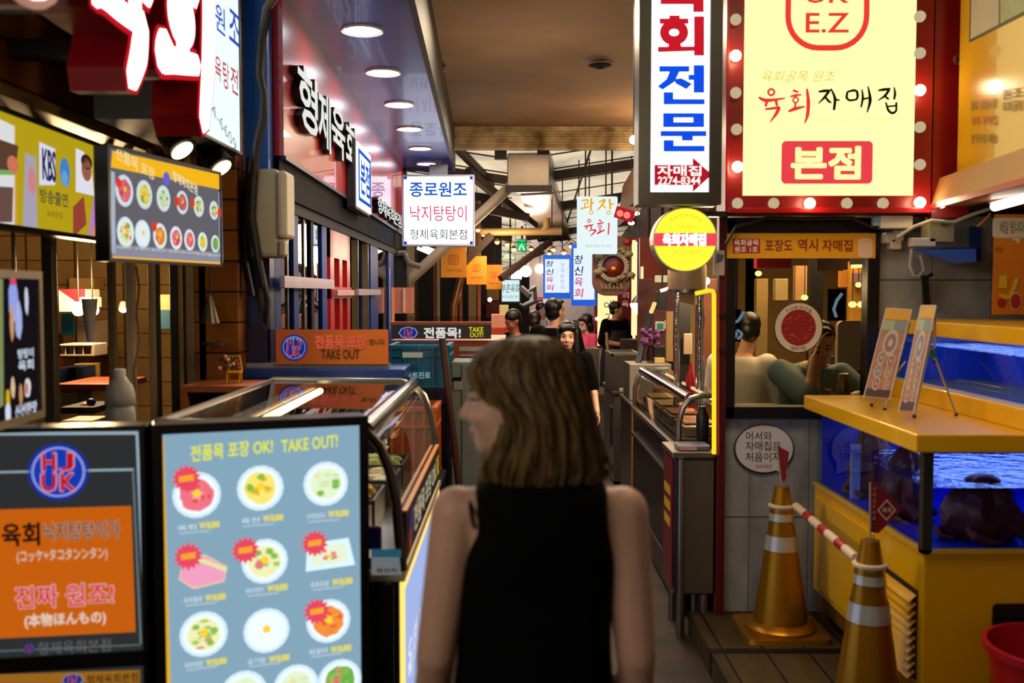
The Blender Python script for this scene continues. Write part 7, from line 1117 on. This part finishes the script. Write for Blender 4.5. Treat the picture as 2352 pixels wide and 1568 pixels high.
# customers behind the shop window
SIT2 = dict(SIT, knl=(.1,-.27,.42), knr=(-.1,-.27,.42), anl=(.1,-.20,.13), anr=(-.1,-.20,.13))
HI = {k: ((v[0], v[1], v[2]+.32) if k[:2] not in ('kn','an') else (v[0], v[1], v[2]+(.30 if k[:2] == 'kn' else .22))) for k, v in SIT2.items()}
r, P, Rh, hs = person('customer in a white shirt with a dark strap, back turned, inside the shop window', (1.50, 6.5, 0), math.radians(150), dict(HI, head=(-.02,-.10,1.485), wrl=(.14,-.32,1.08), wrr=(-.14,-.32,1.08)), 1.0, .009, False, math.radians(20), math.radians(20), 1.1, 1.0, dm('#c4beb4', .7, 0, .06), BJ, 1.3, SKIN, 'short')
mk('shoulder_strap', MB().tube([P['shl']+V(-.02,.075,.05), P['shl']+V(-.05,.118,-.05), V(.02,.14,1.05), V(-.06,.14,.90)], .010, 8), dm('#2a241e', .6), r, smooth=True)
HB = dict(HI, head=(.02,-.17,1.46), neck=(.02,-.11,1.34), shl=(.175,-.09,1.28), shr=(-.165,-.07,1.30), elr=(-.10,-.36,1.185), wrr=(-.045,-.28,1.39), ell=(.24,-.27,1.175), wrl=(.02,-.43,1.175), hdr=(.30,.15,.9))
r, P, Rh, hs = person('customer in a blue shirt leaning a cheek on one hand at the shop window', (1.65, 5.60, 0), math.radians(4), HB, 1.0, .0075, False, math.radians(-10), math.radians(18), 1.15, 1.0, dm('#4f7078', .7, 0, .1, 8), BJ, .95, dm('#c08a5c', .5, 0, .05), 'short', '#1a120c', headroll=math.radians(10))
for x, d, lab in ((1.50, 6.5, 'stool under the white shirted customer'), (1.62, 5.62, 'stool under the blue shirted customer')):
    q = thing('stool', lab, 'stool', (x, d, 0)); mk('seat', MB().lathe([(.16,.71),(.165,.73),(.16,.75)], n=20), dm('#2a1a14', .5), q, smooth=True); mk('pedestal', MB().lathe([(.16,0),(.03,.03),(.03,.71)], n=16), STEEL, q, smooth=True)
# ---------------------------------------------------------------- the woman in the foreground
WD = 1.95
def wx(px): return (px-1176)/F*WD
def wz(py): return zz(py, WD)
def main_hair(r, H, Rh, hs, P):
    lev = [(771,1196,1246,.02),(778,1160,1268,.05),(790,1128,1288,.075),(812,1098,1310,.098),(845,1080,1326,.112),(875,1090,1336,.118),(905,1112,1344,.120),(935,1146,1350,.120),(965,1156,1358,.118),(1000,1148,1370,.114),(1032,1128,1382,.108),(1065,1112,1390,.100),(1090,1110,1384,.090),(1112,1118,1366,.078),(1128,1130,1342,.062),(1138,1150,1310,.045)]
    Mi = M[r].inverted(); n = 120; c = MB(); vs = []; cyb = P['head'].y
    up = np.random.RandomState(5); ph = up.uniform(0, 6.28, 8)
    def ring(py, xl, xr, dep, j, grow=0.0, zoff=0.0):
        cxp = (wx(xl)+wx(xr))/2; hw = (wx(xr)-wx(xl))/2; a = 2*math.pi*j/n
        t_ = (py-771)/367; w_ = .0035*math.sin(22*a+ph[0]+5*t_)+.003*math.sin(41*a+ph[1]-7*t_)+.0022*math.sin(67*a+ph[2]+9*t_)+.004*math.sin(9*a+ph[3]+10*t_)*t_; w_ *= min(1, t_*4)
        k = 1+w_/max(hw, .03)
        return Vector((cxp+(hw*k+grow)*math.cos(a), WD-.008+(dep*k+grow)*math.sin(a)+.012, wz(py)+zoff))
    for i, L in enumerate(lev):
        for j in range(n): vs.append(Mi@ring(*L, j, 0, (.012*math.sin(13*2*math.pi*j/n)+.008*math.sin(29*2*math.pi*j/n)) if i > 12 else 0))
    k = len(lev); fs = [(i*n+j, (i+1)*n+j, (i+1)*n+(j+1)%n, i*n+(j+1)%n) for i in range(k-1) for j in range(n)]+[tuple(range(n)), tuple((k-1)*n+j for j in range(n-1, -1, -1))]
    c.add(vs, fs); o = mk('hair', c, HAIRM, r, smooth=True); sd = o.modifiers.new('s', 'SUBSURF'); sd.levels = sd.render_levels = 1
    rn = random.Random(11); st = MB()
    for q in range(420):
        a = rn.uniform(0, 2*math.pi); i0 = rn.choice((1, 2, 2, 3)); pts = []; gr = rn.uniform(-.001, .005); wob = rn.uniform(0, 6.28); amp = rn.uniform(.01, .06)
        end = rn.randint(11, 15)
        for i in range(i0, end+1):
            t_ = i/15; aa = a+amp*math.sin(7*t_+wob)*t_; j = aa*n/(2*math.pi); pts.append(Mi@ring(*lev[i], j, gr+.002*math.sin(9*t_+wob)*t_))
        p = pts[-1]; pts.append(p+V(rn.uniform(-.012,.012), rn.uniform(-.006,.006), -rn.uniform(.005,.03)))
        m = len(pts); rr = rn.uniform(.0016, .0034); st.tube(pts, [rr*(1 if 1 < z < m-3 else .6 if z < m-1 else .15) for z in range(m)], 5)
    for q in range(26): # face-framing lock and outward flick
        flick = q >= 14
        base = [(1318,880),(1348,960),(1378,1030),(1396,1065),(1400,1085)] if flick else [(1120,890),(1150,930),(1156,980),(1136,1035),(1112,1080),(1104,1112),(1112,1132)]
        o_ = (rn.uniform(-9,9), rn.uniform(-8,8)); pts = [Mi@Vector((wx(x+o_[0]+rn.uniform(-3,3)), WD-.01+rn.uniform(-.03,.03), wz(y+o_[1]))) for x, y in base]; m = len(pts); st.tube(pts, [.004*(1 if z < m-2 else .6 if z < m-1 else .2) for z in range(m)], 6)
    so_ = mk('hair_strands', st, HAIRM2, r, smooth=True); so_['kind'] = 'stuff'
def hair_mat(name, c0, c1, rough):
    m, n, out = nt(name); b = n.nodes.new('ShaderNodeBsdfPrincipled'); tc = n.nodes.new('ShaderNodeTexCoord'); mp = n.nodes.new('ShaderNodeMapping'); mp.inputs['Scale'].default_value = (60, 60, 5); n.links.new(tc.outputs['Object'], mp.inputs[0]); no = n.nodes.new('ShaderNodeTexNoise'); no.inputs['Scale'].default_value = 1.4; no.inputs['Detail'].default_value = 3; n.links.new(mp.outputs[0], no.inputs['Vector'])
    rp = n.nodes.new('ShaderNodeValToRGB'); rp.color_ramp.elements[0].position = .35; rp.color_ramp.elements[1].position = .68; rp.color_ramp.elements[0].color = (*C(c0), 1); rp.color_ramp.elements[1].color = (*C(c1), 1); n.links.new(no.outputs[0], rp.inputs[0]); n.links.new(rp.outputs[0], b.inputs['Base Color']); b.inputs['Roughness'].default_value = rough; b.inputs['Specular IOR Level'].default_value = .25
    b.inputs['Sheen Weight'].default_value = .15; bp = n.nodes.new('ShaderNodeBump'); bp.inputs['Strength'].default_value = .5; bp.inputs['Distance'].default_value = .004; n.links.new(no.outputs[0], bp.inputs['Height']); n.links.new(bp.outputs[0], b.inputs['Normal']); n.links.new(b.outputs[0], out.inputs[0]); return m
HAIRM = hair_mat('brown_hair', '#33261a', '#6b5430', .55); HAIRM2 = hair_mat('brown_hair_strands', '#3a2a18', '#866636', .4)
def main_top(r, P, s, sec):
    lev = [(1092,1130,1360,.09),(1106,1092,1392,.105),(1125,1090,1396,.118),(1160,1091,1399,.124),(1200,1090,1402,.126),(1240,1080,1408,.124),(1275,1064,1415,.120),(1320,1056,1413,.114),(1380,1052,1408,.112),(1450,1050,1406,.115),(1520,1048,1408,.122),(1600,1034,1418,.135),(1700,1020,1434,.142),(1800,1016,1440,.145)]
    Mi = M[r].inverted(); c = MB(); secs = []
    rn = random.Random(2); n = 48; vs = []
    for i, (py, xl, xr, dep) in enumerate(lev):
        cxp = (wx(xl)+wx(xr))/2; hw = (wx(xr)-wx(xl))/2
        for j in range(n):
            a = 2*math.pi*j/n; ca, sa = math.cos(a), math.sin(a); w_ = .0025*math.sin(3*a+py*.021)+.002*math.sin(7*a-py*.03)
            vs.append(Mi@Vector((cxp+hw*math.copysign(abs(ca)**.8, ca), WD+.0+(dep+w_)*math.copysign(abs(sa)**.8, sa), wz(py))))
    k = len(lev); fs = [(i*n+j, (i+1)*n+j, (i+1)*n+(j+1)%n, i*n+(j+1)%n) for i in range(k-1) for j in range(n)]+[tuple(range(n))]
    c.add(vs, fs); o = mk('tank_top', c, BT, r, smooth=True); o.modifiers.new('s', 'SUBSURF').levels = 1
    mk('strap', MB().tube([Mi@Vector((wx(x), WD+dy, wz(y))) for x, y, dy in ((1076,1128,.03),(1080,1140,-.03),(1086,1165,-.07),(1094,1190,-.085))], .0045, 8), BJ, o, smooth=True)
def pj(px, py, dy=0.0): # world point of the walking woman, into her frame (she faces away)
    return (-(wx(px)-wx(1243)), -dy, wz(py))
J = dict(pel=(0,0,.93), neck=(0,-.0,1.375), head=(-(wx(1177)-wx(1243)),-.02,wz(922)), shl=pj(1048,1175,.0), shr=pj(1432,1175,.0), ell=pj(1000,1492,-.03), elr=pj(1462,1492,-.03), wrl=pj(972,1735,.06), wrr=pj(1470,1740,.05), hil=(.085,0,.88), hir=(-.085,0,.88), knl=(.09,-.12,.48), anl=(.09,-.16,.09), knr=(-.09,.02,.48), anr=(-.09,.18,.12))
person('woman in a black sleeveless top with shoulder-length brown hair walking away', (wx(1243), WD, 0), math.pi, J, 1.0, .006, True, math.radians(72), math.radians(2), .93, 1.04, BT, BJ, .5, dm('#c69a80', .5, 0, .06, 25), hair_fn=main_hair, top_fn=main_top)
